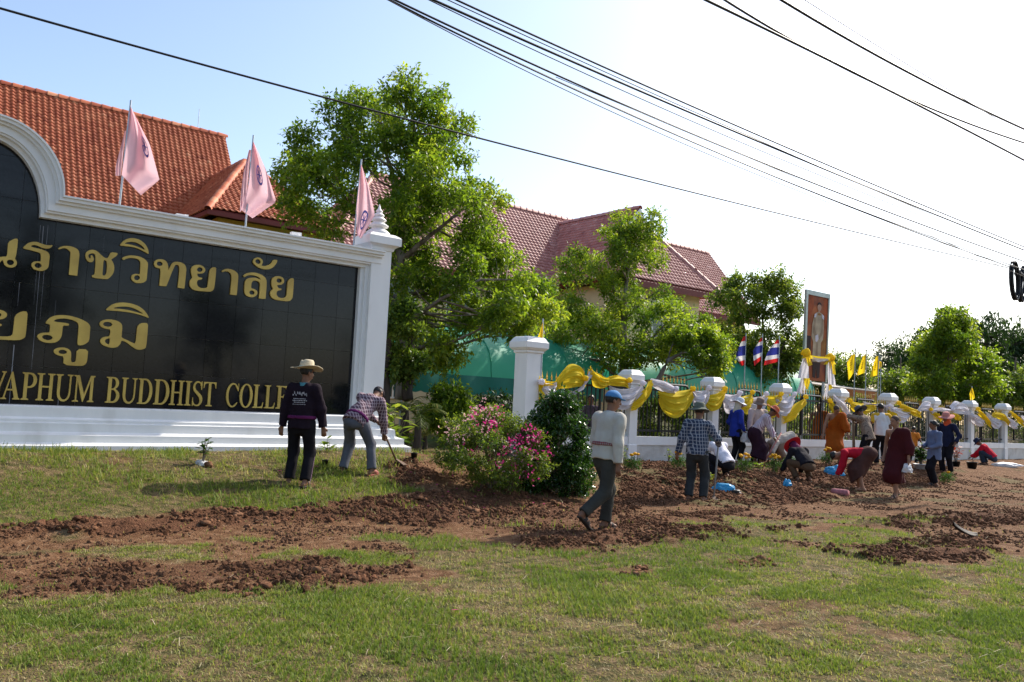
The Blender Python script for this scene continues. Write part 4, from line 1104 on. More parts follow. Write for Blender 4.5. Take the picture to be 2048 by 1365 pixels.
block(lb, 'porch_fascia', pu - wl - .02, pu - wl + .08, pve - 7, pve - .065, ez - .17, ez - .03, M_MAROON)
block(lb, 'porch_wall', pu - wl + .5, pu + wr_ - .5, pve - 7, pve - .6, 0, ez - .1, M_YWALL)
wq = W3(pu + .35, pve - .6, ez - .72)
window(lb, wq, 3.0, .62, 4)
# middle building: long roof with glare in its tile colour, cross wing towards the road
AM = math.radians(50)
RM = P(1130, 440, 46)
mb = thing('lecture_building', 'cream lecture building with long glare-pale red tiled roof behind the trees', 'building', (0, 0, 0))
mm = Roof(RM, D3, down(N3, AM))
sl0, sr0 = mm.hit(748, 352)[0], mm.hit(1420, 512)[0]
te2 = .5 * (mm.hit(1118, 574)[1] + mm.hit(1450, 632)[1])
hipw = te2 * math.cos(AM)
tiled(mm, [(sl0, 0), (sr0, 0), (sr0 + .4, te2), (sl0 - hipw, te2)], .25, .235, mb, M_ROOFP, 0, 11)
hl = Roof(mm.at(sl0, 0), N3, down(-D3, AM))
tiled(hl, [(0, 0), (hipw, te2), (-hipw, te2)], .25, .235, mb, M_ROOFP, 0, 12, name='hip_slope')
ridge_caps(mm.at(sl0, 0), mm.at(sr0, 0), mb, M_ROOFP, .15, .42, 12)
ridge_caps(mm.at(sl0, 0), mm.at(sl0 - hipw, te2), mb, M_ROOFP, .14, .42, 13)
bk_ = Roof(RM, D3, down(-N3, AM))
obj('rear_slope', [mm.at(sl0, 0), mm.at(sr0, 0), bk_.at(sr0 + .4, te2), bk_.at(sl0 - hipw, te2)], [(0, 1, 2, 3)], M_MAROON, mb)
# cross wing
a_, b__ = mm.hit(1119, 450)
XW0 = mm.at(a_, max(b__, .25))
ll = np.linspace(1, 16, 500)
XL = ll[np.argmin([abs(proj(XW0 + N3 * k)[0] - 1280) for k in ll])]
XW1 = XW0 + N3 * XL
eM = mm.at(0, te2)[2]
tX = (XW0[2] - eM) / math.sin(AM); hX = tX * math.cos(AM)
xl = Roof(XW0, N3, down(-D3, AM)); xr = Roof(XW0, N3, down(D3, AM))
gab = 1.5                                             # depth of the little gable above the front hip
tg = gab / math.cos(AM) * .0 + 1.35
tiled(xl, [(-.2, 0), (XL, 0), (XL - .1, tg), (XL + hX - tg * math.cos(AM), tX), (-hX, tX)], .25, .235, mb, M_ROOFP, 0, 14, name='wing_side_slope')
tiled(xr, [(-.2, 0), (XL, 0), (XL - .1, tg), (XL + hX - tg * math.cos(AM), tX), (-hX, tX)], .25, .235, mb, M_ROOFP, 0, 15, name='wing_far_slope')
zf = XW1 - Z3 * (tg * math.sin(AM)) - N3 * .1
fh = Roof(zf, D3, down(N3, AM))
gw = tg * math.cos(AM)
tiled(fh, [(-gw, 0), (gw, 0), (hX, tX - tg), (-hX, tX - tg)], .25, .235, mb, M_ROOFP, 0, 16, name='wing_front_hip')
ridge_caps(XW0, XW1, mb, M_ROOFP, .15, .42, 16)
for sg in (-1, 1): ridge_caps(fh.at(sg * gw, 0), fh.at(sg * hX, tX - tg), mb, M_ROOFP, .14, .42, 17)
obj('gable_infill', [zf + D3 * -gw - N3 * .15, zf + D3 * gw - N3 * .15, XW1 - N3 * .25], [(0, 1, 2)], M_CREAM, mb)
for sg in (-1, 1):
    p_, q_ = XW1 + N3 * .03, zf + D3 * (sg * gw) + N3 * .06
    V = [p_, q_, q_ - Z3 * .3, p_ - Z3 * .3]; V += [x - N3 * .08 for x in V]
    obj('barge_board', V, [(0, 1, 2, 3), (7, 6, 5, 4), (0, 4, 5, 1), (3, 2, 6, 7), (1, 5, 6, 2), (0, 3, 7, 4)], M_WHITE, mb)
uM, vM = uv(RM); vme = uv(mm.at(0, te2))[1]
block(mb, 'fascia', uM + sl0 - hipw, uM + sr0 + .4, vme - .05, vme + .03, eM - .3, eM - .03, M_MAROON)
block(mb, 'wall', uM + sl0 - hipw + .7, uM + sr0 - .3, vM - hipw, vme - .9, 0, eM + .5, M_CREAM)
xu, xv = uv(XW1); fve = uv(fh.at(0, tX - tg))[1]
block(mb, 'wing_fascia', xu - hX, xu + hX, fve - .05, fve + .03, eM - .3, eM - .03, M_MAROON)
block(mb, 'wing_wall', xu - hX + .8, xu + hX - .8, vme - 1.2, fve - .8, 0, eM - .06, M_CREAM)
for dx in (-2.6, 0, 2.6):
    if abs(dx) < hX - 1.5:
        window(mb, W3(xu + dx, fve - .8, eM - 1.6), 1.5, 1.7, 2)
        window(mb, W3(xu + dx, fve - .8, eM - 4.9), 1.5, 1.7, 2)
k = 0
for u in np.arange(uM + sl0, uM + sr0 - 1, 3.4):
    if not (xu - hX - .5 < u < xu + hX + .5):
        window(mb, W3(u, vme - .9, eM - 1.6), 1.7, 1.7, 2)
        window(mb, W3(u, vme - .9, eM - 5.0), 1.7, 1.7, 2)
# low wing with a parapet, right of the green tents
q = P(1395, 760, 38); u_, v_q = uv(q)
lw = thing('parapet_building', 'low cream building with a slotted parapet right of the green tent', 'building', (0, 0, 0))
zt = P(1395, 733, 38)[2]
block(lw, 'wall', u_ - 3.2, u_ + 5, v_q - 6, v_q, 0, zt - .75, M_CREAM)
block(lw, 'parapet', u_ - 3.3, u_ + 5.1, v_q - 6.1, v_q + .12, zt - .45, zt, M_CREAM)
block(lw, 'slot_band', u_ - 3.2, u_ + 5, v_q - 6, v_q - .25, zt - .749, zt - .451, M_GLASSD)
for k in range(5): block(lw, 'slot_post', u_ - 3.2 + k * 2.0, u_ - 2.9 + k * 2.0, v_q - .24, v_q + .05, zt - .749, zt - .451, M_CREAM)
# long orange roofed shed far right
q0, q1 = P(1670, 776, 52), P(1852, 794, 60)
sh = thing('market_shed', 'long low shed with an orange sheet roof behind the right hand fence pillars', 'shed', (0, 0, 0))
M_ORSH = mat('orange_sheet', (.55, .17, .04), .5, .1, 3, transl=.0)
d_ = (q1 - q0) / np.linalg.norm(q1 - q0); d_[2] = 0; nrm = np.array([d_[1], -d_[0], 0])
def slab(a, b_, nm, m, drop, th=.1, back=4.0):
    V = [a, b_, b_ - nrm * back + Z3 * .5, a - nrm * back + Z3 * .5]; V += [x - Z3 * th for x in V]
    obj(nm, V, [(0, 1, 2, 3), (7, 6, 5, 4), (0, 4, 5, 1), (1, 5, 6, 2), (2, 6, 7, 3), (3, 7, 4, 0)], m, sh)
slab(q0 + Z3 * .06, q1 + Z3 * .06, 'roof', mat('pale_sheet', (.5, .45, .4), .4, .1, 3), 0, .06)
V = [q0, q1, q1 - Z3 * .85, q0 - Z3 * .85]; V += [x - nrm * .06 for x in V]
obj('fascia_sheet', V, [(0, 1, 2, 3), (7, 6, 5, 4), (0, 4, 5, 1), (1, 5, 6, 2), (2, 6, 7, 3), (3, 7, 4, 0)], M_ORSH, sh)
for k in range(6):
    p_ = q0 + (q1 - q0) * k / 5 - nrm * .2
    obj('post', *(lambda b_: (b_.v, b_.f))(MB().tube([np.array([p_[0], p_[1], .1]), p_ - Z3 * .1], .06, 6)), M_STEEL, sh)

# ------------------------------------------------------------------ green tents
M_TENT = mat('green_tarpaulin', (.06, .42, .27), .5, .08, 1.5, .06, 6, spec=.4, transl=.35, tcol=(.07, .60, .38))
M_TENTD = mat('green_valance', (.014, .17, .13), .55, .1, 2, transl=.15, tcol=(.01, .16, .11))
q = P(950, 776, 23.5); tu, tv = uv(q)
zE = P(940, 752, 23.5)[2]; zC = zE + 1.55; wT = 4.2
tent_n = [(-1.0, 'long green arched tent canopy left of the gate pillar'), (7.6, 'green arched tent canopy behind the first fence panels'), (13.6, 'green arched tent canopy behind the second fence pillar')]
uL = float(uv(P(775, 760, 22.5))[0])
starts = [uL, uL + 7.9, uL + 13.4]; lens = [7.6, 5.2, 6.6]
for (st, ln, lab) in zip(starts, lens, [x[1] for x in tent_n]):
    t = thing('tent', lab, 'tent', W3(st, tv, 0), ANG, 'green tents behind the fence')
    ribs = max(3, int(round(ln / 1.45)))
    nu, nv = ribs * 8 + 1, 17
    V = np.zeros((nu, nv, 3))
    for i in range(nu):
        x = ln * i / (nu - 1); ph = (i % 8) / 8
        sag = .07 * math.sin(math.pi * ph) if i < nu - 1 else 0
        for j in range(nv):
            a = math.pi * j / (nv - 1)
            y = wT / 2 - wT / 2 * math.cos(a)
            z = zE + (zC - zE) * (math.sin(a) ** .8) - sag * (.4 + .6 * math.sin(a))
            V[i, j] = (x, y, z + (-.03 * math.sin(math.pi * ph) if j in (0, nv - 1) else 0))
    obj('canopy', V.reshape(-1, 3), grid_faces(nu, nv), M_TENT, t, True)
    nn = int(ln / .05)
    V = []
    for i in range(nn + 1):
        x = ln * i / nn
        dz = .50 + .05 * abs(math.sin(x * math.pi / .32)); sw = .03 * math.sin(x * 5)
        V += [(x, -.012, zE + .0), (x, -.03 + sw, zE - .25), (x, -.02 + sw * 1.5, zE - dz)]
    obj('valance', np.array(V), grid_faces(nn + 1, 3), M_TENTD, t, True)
    for e_x in (0.02, ln - .02):
        V = [(e_x, wT / 2 - wT / 2 * math.cos(a), zE + (zC - zE) * (max(0, math.sin(a)) ** .8) - .01) for a in np.linspace(0, math.pi, 15)]
        MB().tube(V, .03, 6).obj('arch_rib', M_STEEL, t)
    for k in range(ribs + 1):
        x = ln * k / ribs
        V = [(x, wT / 2 - (wT / 2 + .01) * math.cos(a), zE + (zC - zE + .012) * (max(0, math.sin(a)) ** .8)) for a in np.linspace(0, math.pi, 15)]
        MB().tube(V, .018, 5).obj('seam', M_TENT, t)
    for x in (.1, ln - .1):
        for y in (.05, wT - .05): MB().tube([(x, y, .2), (x, y, zE)], .03, 6).obj('post', M_STEEL, t)

# ------------------------------------------------------------------ flags, portrait board, cables
M_PINK = mat('pink_cloth', (.80, .52, .56), .75, .05, 3, .1, 20, spec=.15, transl=.42, tcol=(.88, .57, .62))
M_BLUE = mat('blue_print', (.12, .13, .42), .8, .15, 9, spec=.1)
M_YFLAG = mat('yellow_cloth', (.80, .56, .02), .7, .06, 3, transl=.5, tcol=(.95, .68, .02))
M_YPRINT = mat('dark_yellow_print', (.45, .28, .01), .8, .1, 5)
M_RED = mat('red_cloth', (.55, .02, .025), .7, .08, 3, transl=.4, tcol=(.7, .03, .03))
M_WCL = mat('white_cloth', (.72, .70, .72), .7, .05, 3, transl=.4, tcol=(.8, .78, .8))
M_NAVY = mat('navy_cloth', (.03, .04, .22), .7, .1, 3, transl=.4, tcol=(.04, .05, .32))
def pole_obj(p0, p1, r, parent, m=M_STEEL):
    b_ = MB().tube([np.asarray(p0), np.asarray(p1)], r, 8); b_.obj('pole', m, parent)
def cloth_px(Y, edge_a, edge_b, nu, nv, amp, seed, o, waves=2.5, dy=0.0):
    """cloth between two traced edges: edge_a along the pole (top to bottom), edge_b the free edge"""
    def samp(e, t):
        e = np.array(e, float); L = np.r_[0, np.cumsum(np.linalg.norm(np.diff(e, axis=0), axis=1))]; s = t * L[-1]
        return np.array([np.interp(s, L, e[:, 0]), np.interp(s, L, e[:, 1])])
    V = np.zeros((nu, nv, 3))
    for i in range(nu):
        s = i / (nu - 1)
        for j in range(nv):
            t = j / (nv - 1)
            p_ = samp(edge_a, t) * (1 - s) + samp(edge_b, t) * s
            d = amp * (s ** .7) * math.sin(waves * 2 * math.pi * (s * .8 + .35 * t) + seed) + amp * .5 * s * math.sin(5 * t + 7 * s + seed * 2) + dy * s
            V[i, j] = P(p_[0], p_[1], Y + d)
    return V - o
def emblem(V, i0, i1, j0, j1, m, parent, style='seal'):
    """printed mark on a flag: shares the cloth's surface, 6 mm proud"""
    nu, nv = V.shape[:2]
    def at(s, t):
        x, y = s * (nu - 1), t * (nv - 1); i, j = int(min(x, nu - 2)), int(min(y, nv - 2)); fx, fy = x - i, y - j
        return V[i, j] * (1 - fx) * (1 - fy) + V[i + 1, j] * fx * (1 - fy) + V[i, j + 1] * (1 - fx) * fy + V[i + 1, j + 1] * fx * fy
    out = []
    c = ((i0 + i1) / 2, (j0 + j1) / 2); rx, ry = (i1 - i0) / 2, (j1 - j0) / 2
    def strip(poly):
        n = len(poly)
        pts = [at(c[0] + rx * x, c[1] + ry * y) for x, y in poly]
        for q in (-.007, .007): out.append(([p_ + np.array([0, q, 0]) for p_ in pts], [tuple(range(n))]))
    if style == 'seal':
        for r0, r1, n in ((.78, 1, 18), (0, .22, 8)):
            for k in range(n):
                a0, a1 = 2 * math.pi * k / n, 2 * math.pi * (k + 1) / n
                strip([(r0 * math.cos(a0), r0 * math.sin(a0)), (r1 * math.cos(a0), r1 * math.sin(a0)), (r1 * math.cos(a1), r1 * math.sin(a1)), (r0 * math.cos(a1), r0 * math.sin(a1))])
        for k in range(8):
            a = 2 * math.pi * k / 8; s_ = .07
            strip([(.25 * math.cos(a - .3), .25 * math.sin(a - .3)), (.72 * math.cos(a - s_), .72 * math.sin(a - s_)), (.72 * math.cos(a + s_), .72 * math.sin(a + s_)), (.25 * math.cos(a + .3), .25 * math.sin(a + .3))])
    else:
        for k in range(5):
            y0 = -.9 + k * .38; wd = (.25, .7, .95, .6, .9)[k]
            strip([(-wd, y0 + .08), (0, y0 - .08), (wd, y0 + .08), (.0, y0 + .2)])
        strip([(-.1, -1), (.1, -1), (.12, .95), (-.12, .95)])
    b_ = MB()
    for v, f in out: b_.add(v, f)
    return b_.obj('emblem', m, parent)
# pink college flags on the sign
PF = [
 (262, 201, 238, 418, [(261, 212), (256, 262), (250, 310), (243, 350)], [(264, 212), (284, 250), (302, 300), (319, 362)], [(262, 215), (300, 290), (319, 360), (282, 391)], 'left', (.62, .86, .34, .58)),
 (507, 271, 490, 462, [(506, 284), (502, 330), (498, 368), (482, 420)], None, [(507, 284), (532, 340), (553, 404), (505, 437)], 'middle', (.34, .64, .30, .56)),
 (723, 319, 707, 488, [(722, 330), (718, 372), (713, 412), (714, 470)], None, [(723, 330), (738, 375), (750, 430), (722, 478)], 'right', (.3, .7, .62, .9)),
]
for x0, y0, x1, y1, ea, _, eb, wh, em in PF:
    base = onv(x1, y1, .02 if wh != 'right' else .1)
    Yb = base[1]
    t = thing('flag', {'left': 'pink flag standing on the sign coping nearest the arch, hanging in loose folds', 'middle': 'pink flag with blue round seal above the sign, before the porch roof', 'right': 'narrow pink flag hanging beside the white sign finial'}[wh], 'flag', base, 0, 'pink flags on the sign wall')
    tp = P(x0, y0, Yb)
    pole_obj((0, 0, -.1), tp - base, .016, t)
    V = cloth_px(Yb - .02, ea, eb, 22, 22, .15, {'left': .4, 'middle': 1.9, 'right': 3.0}[wh], base, 1.6, -.05)
    obj('cloth', V.reshape(-1, 3), grid_faces(22, 22), M_PINK, t, True)
    emblem(V, em[0], em[1], em[2], em[3], M_BLUE, t)
    if wh == 'left':
        V2 = cloth_px(Yb + .03, [(252, 262), (247, 300), (244, 330), (241, 352)], [(250, 262), (240, 300), (232, 330), (231, 352)], 8, 10, .05, 2, base)
        obj('back_fold', V2.reshape(-1, 3), grid_faces(8, 10), M_PINK, t, True)
    if wh == 'middle':
        V2 = cloth_px(Yb + .03, [(503, 300), (497, 345), (494, 380), (489, 415)], [(498, 300), (487, 345), (482, 385), (480, 424)], 8, 10, .05, 2, base)
        obj('back_fold', V2.reshape(-1, 3), grid_faces(8, 10), M_PINK, t, True)
# national tricolours behind the fence
def tricolour(px, ptop, pbx, pby, ea, eb, lab, Y, seed):
    base = P(pbx, 800, Y); base[2] = .25
    t = thing('flag', lab, 'flag', base, 0, 'red white and blue flags behind the fence')
    pole_obj((0, 0, 0), P(px, ptop, Y) - base, .02, t)
    V = cloth_px(Y - .03, ea, eb, 13, 25, .09, seed, base, 1.4)
    mi = []
    st = [0, 0, 0, 0, 1, 1, 1, 1, 2, 2, 2, 2, 2, 2, 2, 2, 1, 1, 1, 1, 0, 0, 0, 0]
    for i in range(12): mi += st
    me = mesh('cloth', V.reshape(-1, 3), grid_faces(13, 25), [M_RED, M_WCL, M_NAVY], True, mi=mi)
    link('cloth', me, t)
tricolour(1492, 667, 1486, 745, [(1492, 672), (1491, 700), (1490, 715), (1488, 730)], [(1487, 674), (1473, 705), (1472, 715), (1483, 733)], 'red white and blue flag furthest left of the three, folded narrow', 27, .3)
tricolour(1525, 668, 1521, 750, [(1525, 675), (1525, 695), (1523, 712), (1522, 720)], [(1522, 677), (1506, 702), (1507, 718), (1509, 732)], 'red white and blue flag between its two neighbours', 27, 1.4)
tricolour(1559, 672, 1554, 750, [(1558, 680), (1558, 700), (1557, 715), (1556, 724)], [(1553, 681), (1535, 705), (1530, 720), (1528, 731)], 'red white and blue flag closest to the portrait board, spread widest', 27, 2.2)
# yellow flags
def yflag(px, ptop, pbx, ea, eb, lab, Y, seed, z0=.25, grp='yellow flags', em=(.3, .75, .25, .75)):
    base = P(pbx, 800, Y); base[2] = z0
    t = thing('flag', lab, 'flag', base, 0, grp)
    pole_obj((0, 0, 0), P(px, ptop, Y) - base, .018, t)
    V = cloth_px(Y - .03, ea, eb, 13, 15, .09, seed, base, 1.2)
    obj('cloth', V.reshape(-1, 3), grid_faces(13, 15), M_YFLAG, t, True)
    if em: emblem(V, *em, M_YPRINT, t, 'mark')
yflag(1711, 696, 1706, [(1710, 708), (1709, 730), (1708, 745)], [(1703, 711), (1694, 725), (1697, 762)], 'yellow flag with a dark crest, first right of the portrait', 31, .2)
yflag(1733, 701, 1729, [(1732, 708), (1731, 730), (1730, 746)], [(1726, 713), (1718, 735), (1713, 752)], 'yellow flag with a dark crest in the middle of the yellow three', 31, 1.2)
yflag(1758, 706, 1754, [(1757, 712), (1756, 735), (1755, 751)], [(1752, 714), (1745, 735), (1740, 755)], 'yellow flag with a dark crest, last of the yellow three', 31, 2.4)
yflag(1762, 712, 1760, [(1758, 722), (1758, 730), (1758, 738)], [(1763, 724), (1764, 730), (1762, 738)], 'small yellow flag corner peeping out behind the last of the yellow three', 34, .4, em=None)
yflag(1086, 638, 1082, [(1086, 644), (1086, 660), (1085, 682)], [(1085, 646), (1080, 664), (1073, 680)], 'slim yellow flag just behind the white gate pillar cap', 17.6, .4, em=None)
yflag(1944, 773, 1943, [(1945, 776), (1948, 788), (1950, 796)], [(1943, 776), (1939, 788), (1941, 804)], 'small yellow pennant on top of a far fence pillar', 31.0, .4, z0=2.2, em=None)

# portrait board
q = P(1634, 760, 27.5)
pb = thing('portrait_board', 'tall narrow portrait board of a figure in cream uniform on orange, above the fence', 'portrait board', q, 0)
cr = {k: P(x, y, Yb) - q for k, x, y, Yb in (('tl', 1612.5, 580, 27.5), ('tr', 1659, 590, 28.1), ('br', 1652, 766, 28.1), ('bl', 1606, 762, 27.5))}
ex, ez_ = cr['tr'] - cr['tl'], cr['bl'] - cr['tl']
nb = np.cross(ex, ez_); nb /= np.linalg.norm(nb); nb = nb if nb[1] < 0 else -nb
def bp2(s, t, h=0): return cr['tl'] * (1 - s) * (1 - t) + cr['tr'] * s * (1 - t) + cr['br'] * s * t + cr['bl'] * (1 - s) * t + nb * h
def bpoly(name, pts, m, h=.012):
    obj(name, [bp2(s, t, h) for s, t in pts], [tuple(range(len(pts)))], m, pb)
def bslab(name, s0, t0, s1, t1, h0, h1, m):
    V = [bp2(s, t, h) for h in (h0, h1) for s, t in ((s0, t0), (s1, t0), (s1, t1), (s0, t1))]
    obj(name, V, [(0, 1, 2, 3), (7, 6, 5, 4), (0, 4, 5, 1), (1, 5, 6, 2), (2, 6, 7, 3), (3, 7, 4, 0)], m, pb)
M_PBACK = mat('orange_brown_print', (.36, .10, .025), .6, .5, 1.4, col2=(.14, .03, .018), c2scale=1.1, c2lo=.4, c2hi=.62)
M_PFR = mat('silver_frame', (.34, .38, .36), .35, .15, 4, metal=.5)
bslab('backing', .02, .01, .98, .99, -.05, .0, M_PBACK)
bslab('frame', -.01, -.005, 1.01, .045, -.055, .03, M_PFR); bslab('frame', -.01, .046, .07, 1.0, -.055, .03, M_PFR); bslab('frame', .95, .046, 1.01, 1.0, -.055, .03, M_PFR)
M_UNI = mat('cream_uniform_print', (.42, .33, .22), .7, .25, 3); M_UNI2 = mat('cream_uniform_shade', (.30, .22, .14), .7, .25, 3)
M_PSK = mat('printed_skin', (.42, .24, .16), .7, .1, 3); M_PDK = mat('printed_dark', (.035, .02, .018), .7, .2, 3); M_PWH = mat('printed_white', (.6, .56, .6), .7, .1, 3)
def ell(cx, cy, rx, ry, n=14): return [(cx + rx * math.cos(2 * math.pi * k / n), cy + ry * math.sin(2 * math.pi * k / n)) for k in range(n)]
bpoly('printed_drape', [(.1, .06), (.3, .05), (.34, .16), (.2, .32), (.1, .4)], mat('printed_red', (.32, .07, .02), .7, .3, 3), .006)
bpoly('printed_drape', [(.92, .06), (.76, .06), (.78, .2), (.86, .34), (.92, .4)], mat('printed_red', (.32, .07, .02)), .006)
bpoly('printed_stool', [(.1, .5), (.26, .5), (.28, .74), (.1, .76)], M_PDK, .006)
bpoly('printed_stool', [(.74, .52), (.92, .5), (.92, .8), (.72, .8)], mat('printed_gold', (.30, .13, .03), .7, .3, 4), .006)
bpoly('printed_uniform', [(.38, .255), (.48, .225), (.66, .225), (.76, .26), (.8, .4), (.78, .52), (.7, .56), (.7, .78), (.34, .78), (.36, .56), (.28, .5), (.3, .36)], M_UNI, .012)
bpoly('printed_uniform_fold', [(.5, .56), (.56, .56), (.57, .78), (.47, .78)], M_UNI2, .018)
bpoly('printed_arm', [(.38, .28), (.44, .3), (.42, .42), (.52, .49), (.48, .53), (.33, .45)], M_UNI2, .018)
bpoly('printed_arm', [(.74, .28), (.7, .3), (.7, .42), (.58, .5), (.6, .53), (.76, .46)], M_UNI2, .018)
bpoly('printed_epaulette', [(.37, .25), (.46, .235), (.44, .28), (.36, .29)], M_PWH, .022); bpoly('printed_epaulette', [(.68, .235), (.78, .255), (.78, .30), (.69, .28)], M_PWH, .022)
bpoly('printed_glove', [(.43, .49), (.54, .47), (.58, .52), (.5, .56), (.44, .55)], M_PWH, .024)
bpoly('printed_legs', [(.36, .78), (.7, .78), (.68, .95), (.56, .96), (.53, .84), (.5, .96), (.38, .95)], M_PDK, .014)
bpoly('printed_head', ell(.575, .165, .085, .043), M_PSK, .014)
bpoly('printed_neck', [(.535, .195), (.61, .195), (.62, .232), (.53, .232)], M_PSK, .011)
bpoly('printed_hair', [(.49, .15), (.51, .12), (.57, .108), (.64, .12), (.665, .15), (.64, .14), (.575, .13), (.52, .14)], M_PDK, .02)
bpoly('printed_collar', ell(.575, .245, .07, .014, 10), mat('printed_gold', (.30, .13, .03)), .02)
for s in (.06, .96):
    p0_ = bp2(s, .9, -.08); MB().tube([p0_, np.array([p0_[0], p0_[1], .2 - q[2]])], .05, 6).obj('post', M_STEEL, pb)
# swags on the portrait board
def hang(c, pts_l, pts_r, lab, Y, seed, nu=11, nv=17, amp=.05):
    mid = P(*(np.mean(np.array(pts_l + pts_r), 0)), Y)
    V = cloth_px(Y, pts_l, pts_r, nu, nv, amp, seed, mid, 2.6)
    t = thing('drape', lab, 'drape', mid, 0, 'drapes tied on the portrait board')
    obj('cloth', V.reshape(-1, 3), grid_faces(nu, nv), M_YEL if c == 'y' else M_WHC, t, True)
    return t, mid
YP = 27.0
t, m_ = hang('y', [(1612, 709), (1635, 713), (1660, 715)], [(1612, 716), (1635, 720), (1660, 722)], 'yellow band across the front of the portrait board', YP, .3, 7, 17, .02)
t, m_ = hang('w', [(1618, 712), (1636, 717), (1656, 718)], [(1617, 716), (1636, 724), (1657, 722)], 'white band under the yellow one on the portrait board', YP - .03, .9, 7, 17, .02)
hang('w', [(1609, 710), (1600, 735), (1595, 757)], [(1616, 712), (1617, 735), (1618, 757)], 'upper white drape left of the portrait board', YP - .1, 1.2)
hang('w', [(1602, 756), (1597, 775), (1591, 787)], [(1609, 756), (1613, 775), (1614, 789)], 'lower white tassel cloth left of the portrait board', YP - .1, 2.0)
t, m_ = hang('y', [(1609, 706), (1613, 722), (1616, 733)], [(1618, 704), (1622, 722), (1625, 730)], 'upper yellow drape knotted left of the portrait board', YP - .2, 2.6); rosette(P(1612, 706, YP - .25) - m_, .13, M_YEL, t, 51)
hang('y', [(1607, 757), (1609, 770), (1612, 779)], [(1619, 757), (1620, 766), (1616, 779)], 'lower yellow drape left of the portrait board', YP - .2, 3.6)
t, m_ = hang('y', [(1656, 714), (1660, 735), (1664, 748)], [(1664, 716), (1670, 735), (1671, 750)], 'upper yellow drape knotted right of the portrait board', YP + .3, 4.2); rosette(P(1661, 715, YP + .25) - m_, .13, M_YEL, t, 52)
hang('w', [(1656, 722), (1655, 745), (1656, 768)], [(1661, 722), (1667, 745), (1672, 772)], 'upper white drape right of the portrait board', YP + .3, 5.2)
hang('w', [(1654, 768), (1650, 785), (1646, 797)], [(1659, 768), (1659, 785), (1657, 800)], 'lower white tassel cloth right of the portrait board', YP + .3, 6.2)
hang('y', [(1657, 769), (1659, 785), (1658, 815)], [(1663, 770), (1668, 784), (1666, 800)], 'lower yellow drape right of the portrait board', YP + .25, 7.2)

# overhead cables along the road
M_CABLE = mat('black_cable', (.012, .012, .014), .5, .1, 4)
def cable(pts, v, r, lab, grp='overhead cables'):
    e = np.array(pts, float)
    # smooth through the measured points, then place them on the upright plane over the verge
    xs_ = np.linspace(e[0, 0], e[-1, 0], 40)
    co = np.polyfit(e[:, 0], e[:, 1], min(2, len(e) - 1)); ys_ = np.polyval(co, xs_)
    W_ = np.array([onv(x, y, v) for x, y in zip(xs_, ys_)])
    W_ = np.vstack([W_[0] + (W_[0] - W_[1]) * np.array([[14], [7]]), W_, W_[-1] + (W_[-1] - W_[-2]) * np.array([[6], [12]])]) if v > -5 else W_
    o = W_[20]
    t = MB().tube(W_ - o, r * (.85 if v > 2 else .95), 6)
    q_ = t.obj('cable', M_CABLE, None, True); q_.location = o
    tag(q_, lab, 'cable', grp)
cable([(-60, 2), (300, 98), (740, 219), (1200, 338), (1560, 430), (1800, 488), (2080, 548)], 1.5, .017, 'lone thick black cable crossing in front of the big tree crown')
cable([(770, -5), (1100, 160), (1400, 287), (1700, 415), (2080, 556)], 6.0, .013, 'lowest heavy cable of the lower bundle in the sky')
cable([(784, -5), (1100, 150), (1400, 273), (1700, 392), (2080, 536)], 6.2, .014, 'upper heavy cable of the lower bundle in the sky')
cable([(776, -5), (1050, 138), (1400, 292), (1700, 408), (2080, 552)], 6.4, .009, 'thin cable twisted with the lower bundle')
cable([(768, -5), (1020, 130), (1400, 297), (1700, 425), (2080, 549)], 6.6, .006, 'thinnest wire sagging under the lower bundle')
cable([(862, -5), (1100, 108), (1400, 238), (1700, 352), (2080, 516)], 7.0, .015, 'heaviest cable of the middle bundle in the sky')
cable([(900, -5), (1150, 105), (1400, 226), (1700, 345), (2080, 508)], 7.2, .012, 'topmost cable of the middle bundle')
cable([(880, -5), (1100, 90), (1400, 232), (1700, 360), (2080, 520)], 7.4, .006, 'thin wire above the heaviest cable of the middle bundle')
cable([(855, -5), (1100, 122), (1400, 250), (1700, 370), (2080, 524)], 7.6, .006, 'thin wire below the heaviest cable of the middle bundle')
cable([(1400, -6), (1640, 114), (1800, 190), (2080, 338)], 9.5, .014, 'dark cable at the top, ending lowest of the upper three at the right edge')
cable([(1440, -6), (1650, 117), (1850, 212), (2080, 296)], 9.3, .013, 'dark cable at the top crossing its neighbour, ending between two others')
cable([(1552, -6), (1750, 108), (1950, 214), (2080, 272)], 9.8, .014, 'uppermost dark cable near the right edge of the sky')
cable([(1600, -6), (1800, 120), (2080, 290)], 10.2, .004, 'faint thin wire above the uppermost dark cable')
cable([(1400, 275), (1700, 402), (2080, 568)], 6.3, .005, 'faint wire low in the bundle at right')
for a, lab in (((1640, 693), 0), ((1640, 705), 1)):
    pass
cable([(1655, 693), (1700, 698), (1760, 704), (1860, 712)], -18, .02, 'far thin cable behind the yellow flags', 'far cables behind the yellow flags')
cable([(1655, 701), (1700, 707), (1800, 716), (1860, 722)], -18, .014, 'lower far cable behind the yellow flags', 'far cables behind the yellow flags')
